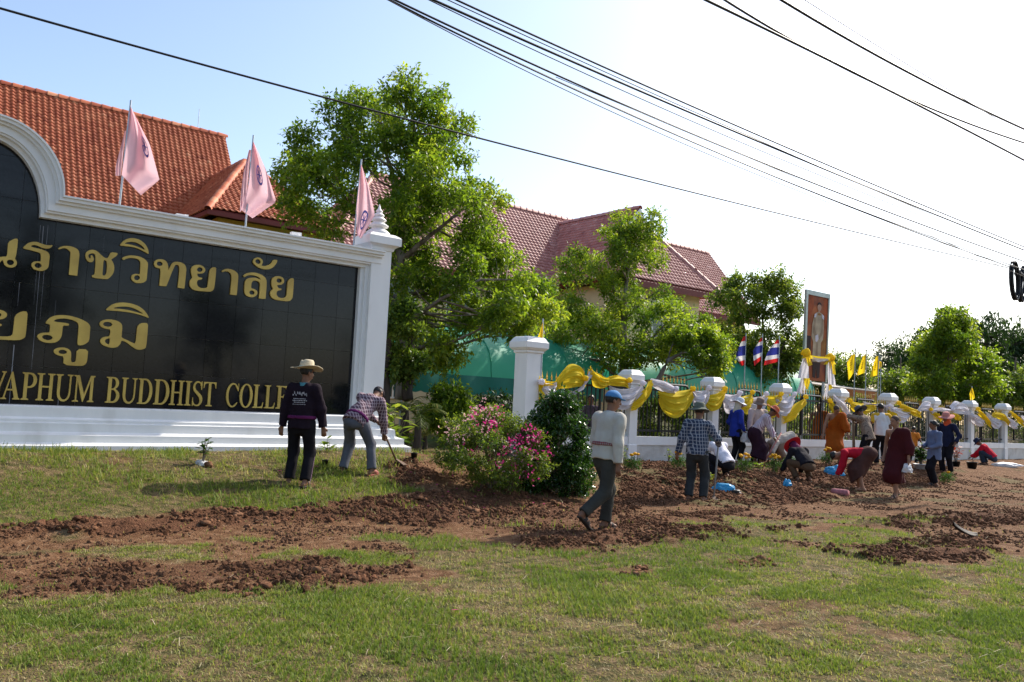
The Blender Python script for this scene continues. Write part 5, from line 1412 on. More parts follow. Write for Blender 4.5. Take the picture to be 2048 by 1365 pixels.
# splice box with two coils
q = onv(2042, 551, 6.1)
sp = thing('cable_splice', 'black splice case with two hanging cable coils at the right edge of the sky', 'cable splice', q)
sx = np.linalg.norm(onv(2052, 551, 6.1) - q) / 10
MB().tube([D3 * (-7 * sx) + Z3 * .02, D3 * (9 * sx) - Z3 * .06], [.075, .075], 10).obj('case', M_CABLE, sp)
for cx_, cy_, rx_, ry_, tl in ((2027, 562, 6.5, 14.5, -.12), (2043.5, 568, 5, 14.5, .25)):
    c_ = onv(cx_, cy_, 6.1) - q
    pts = [c_ + D3 * (sx * (rx_ * math.cos(a) * 1.0 + tl * ry_ * math.sin(a))) + Z3 * (sx * ry_ * math.sin(a)) for a in np.linspace(0, 2 * math.pi, 26)]
    for k in range(2):
        o_ = N3 * (.05 * k) + D3 * (.004 * k); MB().tube([p_ + o_ for p_ in pts], .026, 8, False).obj('coil', M_CABLE, sp, True)

# ------------------------------------------------------------------ trees and shrubs
LEAF = {
 'a': tint_mat('leaf_bright', [(0, (.045, .095, .010)), (.4, (.105, .175, .018)), (.7, (.18, .255, .028)), (1, (.29, .33, .045))], .42, .58, .45, (1.85, 1.8, .8)),
 'b': tint_mat('leaf_mid', [(0, (.045, .095, .014)), (.5, (.11, .17, .028)), (1, (.24, .28, .05))], .45, .5, .4, (1.85, 1.75, .8)),
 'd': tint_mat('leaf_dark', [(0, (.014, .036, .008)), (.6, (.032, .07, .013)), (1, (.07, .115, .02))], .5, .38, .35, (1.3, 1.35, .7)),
 'g': tint_mat('leaf_glossy', [(0, (.018, .055, .01)), (.6, (.04, .10, .016)), (1, (.11, .18, .025))], .25, .34, .6, (1.3, 1.4, .6)),
}
def leaves_mesh(cent, rad, n, L, w, r, droop=.2, flat=.8, sprig=9, tint0=.45, tvar=.2):
    """n leaves gathered in sprigs round clump centres"""
    cent = np.asarray(cent); rad = np.asarray(rad)
    ns = max(1, n // sprig)
    pr = rad ** 2 / (rad ** 2).sum()
    ci = r.choice(len(cent), ns, p=pr)
    dv = r.normal(0, 1, (ns, 3)); dv /= np.linalg.norm(dv, axis=1)[:, None]
    rr_ = .35 + .65 * r.random(ns) ** .45
    lob = .72 + .56 * vn(dv * 1.7 + cent[ci] * 3.3, 5)
    sp_ = cent[ci] + dv * (rad[ci] * rr_ * lob)[:, None] * np.array([1, 1, flat])
    ct = r.normal(0, .12, len(cent))
    st = np.clip(tint0 + ct[ci] + r.normal(0, tvar * .6, ns), 0, 1)
    sd = dv * .8 + r.normal(0, .5, (ns, 3)) + np.array([0, 0, .1 - droop]); sd /= np.linalg.norm(sd, axis=1)[:, None]
    k = np.repeat(np.arange(ns), sprig); m = len(k)
    along = np.tile(np.linspace(-.5, .5, sprig), ns) * L * 2.6
    base = sp_[k] + sd[k] * along[:, None] + r.normal(0, L * .16, (m, 3))
    d = sd[k] * .5 + r.normal(0, .62, (m, 3)); d[:, 2] -= droop; d /= np.linalg.norm(d, axis=1)[:, None]
    up = r.normal(0, .5, (m, 3)) + np.array([0, 0, 1.0]); s = np.cross(d, up); s /= np.linalg.norm(s, axis=1)[:, None]
    nn = np.cross(s, d)
    ll = L * r.uniform(.65, 1.3, m)[:, None]; ww = w * r.uniform(.7, 1.3, m)[:, None]
    V = np.stack([base, base + d * ll * .5 + s * ww * .5 + nn * ww * .14, base + d * ll, base + d * ll * .5 - s * ww * .5 + nn * ww * .14], 1).reshape(-1, 3)
    i = np.arange(m)[:, None] * 4
    T = np.concatenate([i + np.array([[0, 1, 2]]), i + np.array([[0, 2, 3]])], 0)
    t = np.repeat(np.clip(st[k] + r.normal(0, tvar * .7, m), 0, 1), 4)
    return V, T, t
def tree(name, label, base, Y, outline, ncl, nleaf, rpx, L, w, leaf='a', depth=.6, trunk=(), bark=None, seed=1, droop=.2, group=None, cat='tree', twigs=True, extra=(), flat=.8, tint0=.45, hole=None):
    r = np.random.default_rng(seed); rd = random.Random(seed)
    base = np.asarray(base, float)
    root = thing(name, label, cat, base, 0, group)
    o = np.array(outline, float); lo, hi = o.min(0), o.max(0)
    pts = []
    tries = 0
    half = (hi[0] - lo[0]) / 2
    while len(pts) < ncl and tries < 20000:
        tries += 1
        x, y = r.uniform(lo[0], hi[0]), r.uniform(lo[1], hi[1])
        if not in_poly(np.array([x]), np.array([y]), o)[0]: continue
        if hole is not None and any(in_poly(np.array([x]), np.array([y]), h)[0] for h in hole): continue
        if any((x - a) ** 2 + (y - b_) ** 2 < (rpx * (.62 if tries < 6000 else .35)) ** 2 for a, b_ in pts): continue
        pts.append((x, y))
    pts += list(extra)
    px2m = Y / F
    cent = []
    for x, y in pts:
        # crown is as deep as it is wide at this height
        row = [p for p in pts if abs(p[1] - y) < rpx * 1.5]; wd = (max(p[0] for p in row) - min(p[0] for p in row)) / 2 + rpx
        mid = (max(p[0] for p in row) + min(p[0] for p in row)) / 2
        dmax = math.sqrt(max(0.05, 1 - ((x - mid) / (wd + 1)) ** 2)) * wd * px2m * depth
        cent.append(P(x, y, Y + r.uniform(-1, 1) * dmax))
    cent = np.array(cent); rad = rpx * px2m * r.uniform(.75, 1.25, len(cent))
    V, T, t = leaves_mesh(cent - base, rad, nleaf, L, w, r, droop, flat, tint0=tint0)
    obj('crown', V, T, LEAF[leaf], root, tint=t)
    if trunk:
        b_ = MB(); nodes = []
        for path in trunk:
            W_ = [P(x, y, Y + dy) for x, y, dy, rr in path]; rs = [rr for *_, rr in path]
            # resample with slight wander
            Q, R_ = [], []
            for i in range(len(W_) - 1):
                for s in np.linspace(0, 1, 5)[:-1]:
                    Q.append(W_[i] * (1 - s) + W_[i + 1] * s + np.array([rd.uniform(-1, 1), rd.uniform(-1, 1), 0]) * rs[i] * .25); R_.append(rs[i] * (1 - s) + rs[i + 1] * s)
            Q.append(W_[-1]); R_.append(rs[-1])
            b_.tube([q - base for q in Q], R_, 8)
            nodes += list(zip(Q, R_))
        NQ = np.array([q for q, _ in nodes])
        if twigs:
            for c, rr in zip(cent, rad):
                below = NQ[:, 2] < c[2] + .1
                cand = np.where(below)[0] if below.any() else np.arange(len(NQ))
                dd = np.linalg.norm(NQ[cand] - c, axis=1) + .4 * np.maximum(0, (NQ[cand][:, 2] - c[2] + .6))
                i = cand[np.argmin(dd)]
                a = NQ[i]; r0 = min(nodes[i][1] * .55, .05 * (1 + Y / 60))
                m1 = a + (c - a) * .5 + np.array([0, 0, -.06 * np.linalg.norm(c - a)]) + r.normal(0, .06, 3)
                b_.tube([a - base, m1 - base, c - base], [r0, r0 * .6, max(.006, r0 * .25)], 5, False)
                for k in range(3):
                    e = c + r.normal(0, .55, 3) * rr
                    b_.tube([m1 - base + (c - m1) * rd.uniform(.2, .9), e - base], [r0 * .3, .004], 4, False)
        b_.obj('trunk', bark or M_BARK, root, True)
    return root
def gb(px, py): q = GG(px, py); q[2] -= .05; return q
def at_ground(px, Y, z=.25):
    q = P(px, 800, Y); q[2] = z; return q
# the big tree right of the sign
tree('broadleaf_tree', 'big bright leafy tree behind the sign pillar, tallest in view', at_ground(803, 20.5), 20.5,
     [(818, 118), (850, 132), (878, 165), (905, 212), (926, 252), (942, 312), (992, 372), (1006, 395), (985, 430), (1040, 482), (1050, 510), (1035, 550), (1080, 580), (1092, 630), (1060, 655), (985, 662), (930, 672), (890, 680), (850, 690), (800, 680), (775, 650), (778, 560), (760, 520), (690, 470), (640, 462), (592, 440), (577, 385), (562, 342), (600, 315), (580, 285), (618, 250), (652, 255), (690, 205), (722, 180), (760, 150), (790, 128)],
     125, 72000, 31, .125, .055, 'a', .75,
     [[(803, 800, 0, .16), (806, 700, 0, .15), (805, 590, .1, .13), (800, 500, .1, .12)],
      [(800, 500, .1, .10), (790, 420, .3, .085), (787, 360, .3, .06), (770, 300, .2, .04), (760, 230, 0, .02)],
      [(800, 500, .1, .10), (815, 420, -.2, .085), (812, 360, -.2, .065), (830, 290, -.2, .045), (825, 200, 0, .02)],
      [(802, 520, .1, .08), (850, 480, -.3, .06), (900, 440, -.5, .04), (950, 400, -.4, .02)],
      [(805, 560, .1, .08), (740, 470, .4, .05), (690, 400, .5, .035), (640, 340, .3, .02)],
      [(806, 650, .1, .07), (880, 600, -.6, .045), (960, 560, -.8, .03), (1030, 560, -.8, .015)]],
     seed=21, extra=[(868, 705), (888, 722), (905, 712), (880, 690)], hole=[[(700, 400), (760, 370), (770, 430), (740, 500), (690, 470)]], tint0=.5)
tree('slim_dark_tree', 'slim dark trunked tree squeezed between sign pillar and big tree', at_ground(770, 18.5), 18.5,
     [(775, 560), (800, 600), (830, 640), (850, 700), (840, 740), (800, 760), (778, 740), (772, 640)], 12, 7000, 20, .12, .055, 'b', .8,
     [[(768, 830, 0, .11), (772, 720, 0, .1), (780, 640, 0, .08), (790, 590, 0, .04)], [(815, 800, .3, .13), (820, 730, .3, .12), (822, 660, .3, .09), (815, 600, .2, .05)]], M_BARKD, seed=5)
tree('broadleaf_tree', 'bushy tree with drooping feathery boughs behind the green tent roof', at_ground(1100, 31), 31,
     [(1085, 555), (1112, 585), (1130, 640), (1128, 700), (1085, 705), (1020, 680), (960, 660), (930, 620), (1000, 600), (1060, 580)], 26, 15000, 22, .15, .06, 'b', .7,
     [[(1100, 770, 0, .14), (1098, 680, 0, .1), (1092, 600, 0, .04)]], seed=7, droop=.4)
tree('broadleaf_tree', 'open bright tree behind the first fence pillar with a tufted top', at_ground(1248, 27), 27,
     [(1272, 425), (1308, 438), (1320, 488), (1312, 528), (1270, 540), (1300, 560), (1335, 575), (1362, 605), (1372, 640), (1425, 635), (1460, 685), (1458, 730), (1430, 750), (1380, 735), (1330, 720), (1270, 735), (1220, 730), (1130, 725), (1092, 690), (1108, 630), (1128, 585), (1125, 520), (1160, 508), (1190, 520), (1215, 545), (1225, 500), (1200, 472), (1222, 440), (1250, 432)],
     92, 40000, 22, .125, .055, 'a', .7,
     [[(1246, 770, 0, .12), (1247, 700, 0, .11), (1248, 620, 0, .09), (1256, 540, .1, .055), (1265, 470, 0, .025)],
      [(1247, 720, 0, .08), (1215, 700, .2, .06), (1180, 640, .3, .035), (1150, 560, .3, .015)],
      [(1247, 740, 0, .07), (1290, 690, -.3, .05), (1340, 640, -.4, .03), (1370, 620, -.4, .015)],
      [(1248, 640, 0, .06), (1290, 600, .2, .035), (1320, 580, .2, .015)],
      [(1240, 760, 0, .07), (1200, 722, -.3, .05), (1150, 715, -.4, .025), (1110, 690, -.4, .012)]],
     seed=31, hole=[[(1160, 560), (1210, 560), (1210, 620), (1180, 610)]], tint0=.55)
tree('leaning_tree', 'small leaning tree behind the second fence panel', at_ground(1310, 24.5), 24.5,
     [(1380, 650), (1430, 660), (1455, 700), (1450, 745), (1400, 750), (1370, 720), (1330, 720), (1330, 690)], 16, 8000, 18, .12, .05, 'a', .7,
     [[(1308, 775, 0, .08), (1335, 722, 0, .06), (1375, 700, 0, .035), (1410, 690, 0, .015)], [(1335, 722, 0, .04), (1345, 690, .2, .02)]], seed=37, tint0=.5)
tree('broadleaf_tree', 'tree with several stems behind the three tricolour flags', at_ground(1520, 33), 33,
     [(1538, 545), (1572, 560), (1602, 572), (1608, 612), (1588, 640), (1606, 680), (1600, 725), (1570, 755), (1500, 755), (1470, 705), (1432, 662), (1440, 615), (1408, 592), (1438, 562), (1480, 552), (1510, 550)],
     46, 24000, 20, .16, .07, 'b', .7,
     [[(1515, 790, 0, .12), (1508, 730, 0, .09), (1490, 670, .2, .05), (1470, 600, .2, .02)], [(1512, 750, 0, .08), (1530, 690, 0, .06), (1525, 640, 0, .04), (1540, 570, 0, .02)], [(1520, 780, 0, .07), (1555, 720, -.2, .045), (1580, 660, -.2, .02)]],
     M_BARKD, seed=41, tint0=.5)
tree('broadleaf_tree', 'conical bright green tree behind the far fence, sun on its right side', at_ground(1898, 44), 44,
     [(1905, 620), (1932, 632), (1940, 660), (1928, 690), (1948, 705), (1985, 715), (2000, 758), (2010, 792), (1985, 815), (1900, 810), (1850, 805), (1812, 780), (1802, 742), (1832, 720), (1850, 690), (1868, 660), (1882, 636)],
     46, 26000, 19, .21, .1, 'a', .8,
     [[(1897, 815, 0, .2), (1897, 740, 0, .15), (1902, 680, 0, .08), (1906, 640, 0, .03)], [(1898, 790, 0, .12), (1925, 775, 0, .07), (1960, 760, 0, .03)]], seed=51, tint0=.52)
tree('weeping_tree', 'huge dark drooping tree at the right edge behind the conical tree', at_ground(1975, 60), 60,
     [(1962, 628), (2000, 640), (2040, 668), (2070, 690), (2080, 810), (1990, 815), (1940, 800), (1820, 790), (1798, 745), (1795, 715), (1822, 682), (1858, 652), (1905, 630), (1935, 640)],
     70, 34000, 24, .34, .09, 'd', .5, [[(1975, 815, 0, .35), (1975, 720, 0, .25), (1970, 660, 0, .1)]], M_BARKD, seed=61, droop=1.1, flat=1.1)
for i, (px, Y, ol, n, lf, lab) in enumerate([
    (1775, 66, [(1760, 692), (1795, 690), (1812, 720), (1800, 770), (1760, 790), (1745, 740)], 5000, 'd', 'thin sparse tree right of the yellow flags'),
    (1720, 58, [(1690, 722), (1735, 715), (1750, 760), (1740, 790), (1690, 790), (1675, 750)], 5000, 'b', 'small pale tree under the yellow flags'),
    (1640, 60, [(1600, 730), (1680, 700), (1690, 760), (1670, 800), (1600, 800)], 6500, 'b', 'bushy tree behind the foot of the portrait board'),
    (1800, 52, [(1765, 755), (1830, 740), (1845, 790), (1760, 800)], 5000, 'b', 'low round tree behind the orange shed'),
    (2030, 46, [(2010, 770), (2060, 735), (2070, 800), (2000, 815)], 5000, 'b', 'low leafy tree at the right edge behind the last pillar'),
    (1575, 58, [(1545, 700), (1610, 690), (1615, 790), (1540, 795)], 6000, 'd', 'dark tree seen between the stems behind the flags')]):
    tree('background_tree', lab, at_ground(px, Y), Y, ol, 16, n, 17, .26, .1, lf, .8, [[(px, 815, 0, .12), (px, 760, 0, .09), (px + 2, 715, 0, .03)]], seed=70 + i, group='background trees behind the fence')
# greenery seen through the bars and behind the gate
SHR = [(880, 19.0, [(858, 792), (890, 778), (925, 782), (945, 810), (938, 850), (880, 862), (852, 840)], 7000, 'a', 'yellow green drooping shrub under the tent valance'),
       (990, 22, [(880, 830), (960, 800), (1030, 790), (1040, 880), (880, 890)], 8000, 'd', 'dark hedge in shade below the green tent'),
       (1130, 24, [(1085, 800), (1170, 790), (1180, 900), (1090, 900)], 5000, 'b', 'shrub behind the first iron fence panel'),
       (1330, 27, [(1280, 800), (1380, 790), (1390, 880), (1285, 885)], 6000, 'b', 'shrub behind the second iron fence panel'),
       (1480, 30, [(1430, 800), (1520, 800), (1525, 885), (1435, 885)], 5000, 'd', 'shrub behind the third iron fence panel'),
       (1600, 33, [(1560, 810), (1660, 800), (1665, 880), (1565, 885)], 5000, 'b', 'shrub behind the fourth iron fence panel'),
       (1760, 37, [(1700, 800), (1800, 810), (1800, 890), (1705, 890)], 6000, 'b', 'shrub behind the sixth iron fence panel'),
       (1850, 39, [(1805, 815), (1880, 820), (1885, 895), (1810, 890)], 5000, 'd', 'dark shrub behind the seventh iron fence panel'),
       (1960, 42, [(1890, 830), (2060, 830), (2060, 900), (1895, 900)], 8000, 'b', 'wide shrub row behind the last iron fence panels')]
for i, (px, Y, ol, n, lf, lab) in enumerate(SHR):
    tree('shrub', lab, at_ground(px, Y, .2), Y, ol, 18, n, 16, .13, .05, lf, .9, [[(px, 880, 0, .03), (px, 830, 0, .02)]], seed=90 + i, group='shrubs behind the fence', cat='shrub')
tree('shrub', 'dense dark green shrub beside the walking man in the blue cap', gb(1108, 992), gb(1108, 992)[1] + .3,
     [(1120, 790), (1150, 800), (1172, 840), (1178, 900), (1180, 985), (1140, 992), (1060, 988), (1045, 940), (1050, 870), (1070, 830), (1098, 800)], 60, 26000, 19, .062, .03, 'g', .9, [[(1105, 985, 0, .04), (1110, 900, 0, .03)]], seed=111, cat='shrub', droop=.05, tint0=.45)
# bougainvillea
qb = gb(982, 980)
bo = tree('bougainvillea', 'flowering bush with magenta and pale pink blooms before the gate pillar', qb, qb[1],
     [(985, 795), (1000, 830), (1060, 855), (1092, 885), (1100, 930), (1075, 950), (1030, 965), (960, 968), (900, 950), (878, 905), (885, 850), (930, 825), (965, 822)], 56, 21000, 20, .042, .024, 'b', .9,
     [[(982, 985, 0, .03), (980, 930, 0, .025), (960, 870, .1, .012)], [(982, 980, 0, .025), (1010, 920, -.1, .018), (1050, 870, -.1, .008)], [(984, 982, 0, .02), (940, 930, .1, .015), (915, 870, .1, .008)]], seed=121, cat='flowering bush', droop=.1, tint0=.5)
def blooms(n, poly, m, seed, Yc, w):
    r = np.random.default_rng(seed); V, T = [], []; k = 0
    o = np.array(poly); lo, hi = o.min(0), o.max(0)
    cl = []
    while len(cl) < n // 7:
        x, y = r.uniform(lo[0], hi[0]), r.uniform(lo[1], hi[1])
        if in_poly(np.array([x]), np.array([y]), poly)[0]: cl.append((x, y, r.uniform(-.85, -.15)))
    for x, y, dy in cl:
        c = P(x, y, Yc + dy)
        for _ in range(7):
            p_ = c + r.normal(0, .06, 3)
            for b_ in range(3):
                d = r.normal(0, 1, 3); d /= np.linalg.norm(d); s = np.cross(d, r.normal(0, 1, 3)); s /= np.linalg.norm(s)
                L = w * r.uniform(.7, 1.2)
                V += [p_, p_ + d * L * .55 + s * L * .4, p_ + d * L, p_ + d * L * .55 - s * L * .4]; T.append((k, k + 1, k + 2, k + 3)); k += 4
    return np.array(V) - qb, np.array(T)
M_MAG = mat('magenta_bract', (.55, .025, .20), .6, .25, 20, transl=.45, tcol=(.75, .05, .32))
M_PAL = mat('pale_pink_bract', (.7, .38, .40), .6, .25, 20, transl=.45, tcol=(.8, .5, .5))
for nm, n, poly, m, sd in (('magenta_blooms', 170, [(1020, 875), (1060, 855), (1095, 890), (1098, 925), (1060, 930), (1030, 905)], M_MAG, 3), ('magenta_blooms', 90, [(930, 820), (1000, 808), (1030, 830), (1000, 865), (930, 850)], M_MAG, 4),
                          ('pale_blooms', 130, [(880, 860), (920, 820), (985, 800), (1010, 840), (960, 870), (890, 890)], M_PAL, 5), ('magenta_blooms', 110, [(920, 870), (1090, 900), (1080, 965), (1000, 945), (930, 920)], M_MAG, 6), ('pale_blooms', 80, [(1000, 870), (1080, 880), (1070, 950), (990, 930)], M_PAL, 7)):
    v_, f_ = blooms(n, poly, m, sd, qb[1], .029); o_ = obj(nm, v_, f_, m, bo); o_['kind'] = 'stuff'
# fallen petals
r = np.random.default_rng(5); V, T = [], []
for k in range(46):
    q = GG(r.uniform(820, 1160), r.uniform(940, 1030)) if k > 3 else GG((910, 632, 640, 560)[k], (1233, 936, 925, 945)[k])
    q[2] = GH(q[0], q[1]) + .035; a = r.uniform(0, 6); s = .02 if k > 3 else .035
    d = np.array([math.cos(a), math.sin(a), r.uniform(-.3, .3)]) * s; e = np.array([-math.sin(a), math.cos(a), r.uniform(-.3, .3)]) * s
    V += [q - d, q + e, q + d, q - e]; T.append((4 * k, 4 * k + 1, 4 * k + 2, 4 * k + 3))
tag(obj('fallen_petals', np.array(V), np.array(T), M_MAG), kind='stuff')
# palms by the sign pillar
M_FROND = tint_mat('palm_frond', [(0, (.05, .09, .015)), (.5, (.12, .16, .03)), (1, (.34, .27, .09))], .45, .35, .4, (1.4, 1.4, .6))
M_DEAD = mat('dead_frond', (.22, .13, .07), .9, .3, 9)
def frond(o, dirv, L, seed, tn):
    r = random.Random(seed); V, T, t = [], [], []
    side = np.cross(dirv, Z3); side /= np.linalg.norm(side)
    pts = []
    for i in range(15):
        s = i / 14; pts.append(o + dirv * (L * s) + Z3 * (L * (.45 * s - .75 * s * s)))
    for i in range(1, 15):
        for sg in (-1, 1):
            for h in (0, .5):
                p_ = pts[i] + (pts[i - 1] - pts[i]) * h
                l_ = L * .42 * math.sin(math.pi * (.12 + .8 * i / 15)); d = side * sg * .8 + (pts[i] - pts[i - 1]) / np.linalg.norm(pts[i] - pts[i - 1]) * .75 - Z3 * r.uniform(.1, .6)
                d /= np.linalg.norm(d); w = np.cross(d, Z3); w = w / np.linalg.norm(w) * .011
                k = len(V); V += [p_ - w, p_ + w, p_ + d * l_]; T.append((k, k + 1, k + 2)); t += [min(1, max(0, tn + r.gauss(0, .15)))] * 3
    return V, T, t, pts
def palm(base, h, nf, L, label, seed, tn=.4, trunk_r=.12, name='palm'):
    r = random.Random(seed); root = thing(name, label, 'palm', base)
    MB().tube([np.array([0, 0, -.1]), np.array([.02, 0, h * .5]), np.array([0, .02, h])], [trunk_r * 1.3, trunk_r, trunk_r * .8], 9).obj('trunk', M_BARKD, root, True)
    for i in range(nf):
        a = 2 * math.pi * i / nf + r.uniform(-.3, .3); e = r.uniform(.1, .9)
        d = np.array([math.cos(a) * math.cos(e), math.sin(a) * math.cos(e), math.sin(e)])
        V, T, t, pts = frond(np.array([0, 0, h]), d, L * r.uniform(.75, 1.1), seed * 50 + i, tn)
        b_ = MB().tube(pts, [.014 * (1 - .8 * k / 14) for k in range(15)], 4, False); n0 = len(V)
        obj('frond', V + b_.v, [tuple(x) for x in T] + [tuple(j + n0 for j in f) for f in b_.f], M_FROND, root, tint=t + [tn] * len(b_.v))
palm(gb(805, 896), .95, 9, .8, 'shaggy palm with dry stubby trunk just right of the sign base', 1, .5)
palm(gb(848, 900), .38, 8, .6, 'small palm with a drooping pale frond left of the bougainvillea', 2, .65, .06)
palm(P(835, 850, 17.5) * (1, 1, 0) + (0, 0, .3), .8, 10, .8, 'palm with upright narrow fronds behind the sign base', 3, .35, .08)
# dragon-leaf croton with orange spots: broad leaf plant against the pillar
def broad_plant(base, h, n, L, w, label, seed, m, name='garden_plant', cat='plant', group=None, flower=None):
    r = np.random.default_rng(seed); root = thing(name, label, cat, base, 0, group)
    b_ = MB(); V, T, t = [], [], []
    for s in range(max(2, n // 7)):
        a = r.uniform(0, 6.28); top = np.array([math.cos(a) * h * .35 * r.random(), math.sin(a) * h * .35 * r.random(), h * r.uniform(.6, 1)])
        b_.tube([np.array([0, 0, -.05]), top * (.5, .5, .5) + r.normal(0, .01, 3), top], [.008, .006, .003], 5, False)
        for k in range(7):
            p_ = top * r.uniform(.35, 1); a2 = r.uniform(0, 6.28); d = np.array([math.cos(a2), math.sin(a2), r.uniform(-.3, .8)]); d /= np.linalg.norm(d)
            sd = np.cross(d, Z3 + r.normal(0, .2, 3)); sd /= np.linalg.norm(sd); l_ = L * r.uniform(.6, 1.2); q = len(V)
            V += [p_, p_ + d * l_ * .35 + sd * w * .5, p_ + d * l_ * .75 + sd * w * .35 - Z3 * l_ * .05, p_ + d * l_ - Z3 * l_ * .15, p_ + d * l_ * .75 - sd * w * .35 - Z3 * l_ * .05, p_ + d * l_ * .35 - sd * w * .5]
            T.append((q, q + 1, q + 2, q + 3, q + 4, q + 5)); t += [float(np.clip(r.normal(.6, .2), 0, 1))] * 6
    b_.obj('stem', M_BARK, root); obj('foliage', V, T, m, root, tint=t)
    return root
broad_plant(gb(822, 902), .5, 40, .2, .07, 'yellow green leafy plant at the right foot of the sign', 3, LEAF['a'])
broad_plant(P(790, 830, 15.6) * (1, 1, 0) + (0, 0, .4), 1.1, 60, .32, .11, 'broad leaved plant against the right side of the sign pillar', 4, LEAF['b'])
broad_plant(gb(655, 905), .32, 24, .14, .05, 'small seedling in front of the sign base between the two men', 5, LEAF['a'])
broad_plant(gb(560, 900), .2, 16, .09, .03, 'tiny weed at the foot of the sign left of the straw hat man', 6, LEAF['b'])
broad_plant(gb(110, 898), .16, 16, .08, .02, 'tiny weed at the foot of the sign under the large Thai letters', 8, LEAF['b'])
# trees across the road, seen mirrored in the polished sign
for i, (x, y, h, wd, n) in enumerate([(-17, -3, 8.5, 3.4, 2600), (-11, -9, 7.0, 3.0, 2200), (-3, -12, 9.5, 4.0, 2800), (6, -13, 7.5, 3.2, 2200), (14, -9, 9.0, 3.6, 2400), (22, -4, 7.5, 3.0, 2000), (31, 2, 8.5, 3.4, 2000)]):
    r = np.random.default_rng(300 + i); base = np.array([x, y, -.05]); root = thing('roadside_tree', 'roadside tree across the road, mirrored as a dark shape in the polished sign', 'tree', base, 0, 'roadside trees mirrored in the sign')
    dv = r.normal(0, 1, (16, 3)); dv /= np.linalg.norm(dv, axis=1)[:, None]
    c = np.array([0, 0, h * .62]) + dv * np.array([wd * .7, wd * .7, h * .26]) * r.uniform(.3, 1, (16, 1))
    V, T, t = leaves_mesh(c, np.full(16, wd * .5), n, .34, .19, r)
    obj('crown', V, T, LEAF['d'], root, tint=t)
    MB().tube([np.array([0, 0, 0]), np.array([.1, 0, h * .35]), np.array([0, .1, h * .7])], [.22, .17, .06], 8).obj('trunk', M_BARKD, root, True)

# ------------------------------------------------------------------ people: smooth implicit bodies and garments
def surfnets(phi, org, h):
    nx, ny, nz = phi.shape
    c = [phi[dx:nx - 1 + dx, dy:ny - 1 + dy, dz:nz - 1 + dz] for dx in (0, 1) for dy in (0, 1) for dz in (0, 1)]
    cnt = sum((q < 0).astype(np.int8) for q in c)
    act = (cnt > 0) & (cnt < 8)
    ai = np.argwhere(act)
    if not len(ai): return np.zeros((0, 3)), np.zeros((0, 4), int)
    vals = np.stack([q[act] for q in c], 1)
    offs = np.array([(dx, dy, dz) for dx in (0, 1) for dy in (0, 1) for dz in (0, 1)], float)
    acc = np.zeros((len(ai), 3)); num = np.zeros(len(ai))
    for a in range(8):
        for b_ in range(a + 1, 8):
            if abs(offs[a] - offs[b_]).sum() != 1: continue
            va, vb = vals[:, a], vals[:, b_]
            cr_ = (va < 0) != (vb < 0)
            t = np.where(cr_, va / np.where(cr_, va - vb, 1), 0)
            acc += np.where(cr_[:, None], offs[a] + (offs[b_] - offs[a]) * t[:, None], 0); num += cr_
    V = (ai + acc / num[:, None]) * h + org
    idx = -np.ones(act.shape, np.int64); idx[act] = np.arange(len(ai))
    Fs = []
    s = phi < 0
    for ax in range(3):
        sl0 = [slice(1, -1)] * 3; sl1 = [slice(1, -1)] * 3
        sl0[ax] = slice(0, -1); sl1[ax] = slice(1, None)
        A_, B_ = s[tuple(sl0)], s[tuple(sl1)]
        e = np.argwhere(A_ != B_)
        if not len(e): continue
        fl = A_[A_ != B_]
        p = e.copy()
        o1, o2 = [k for k in range(3) if k != ax]
        p[:, o1] += 1; p[:, o2] += 1
        def g(d1, d2):
            q = p.copy(); q[:, o1] -= d1; q[:, o2] -= d2
            return idx[q[:, 0], q[:, 1], q[:, 2]]
        quad = np.stack([g(1, 1), g(0, 1), g(0, 0), g(1, 0)], 1)
        flip = fl if ax != 1 else ~fl
        quad[~flip] = quad[~flip][:, ::-1]
        Fs.append(quad)
    Fq = np.concatenate(Fs); Fq = Fq[(Fq >= 0).all(1)]
    return V, Fq
def cone(a, b, ra, rb, flat=None, fk=1.0, cuts=(), k=None): return dict(t='c', a=np.array(a, float), b=np.array(b, float), ra=ra, rb=rb, w=flat, fk=fk, cuts=cuts, k=k)
def elli(c, r, R=None, cuts=(), k=None): return dict(t='e', c=np.array(c, float), r=np.array(r, float), R=R, cuts=cuts, k=k)
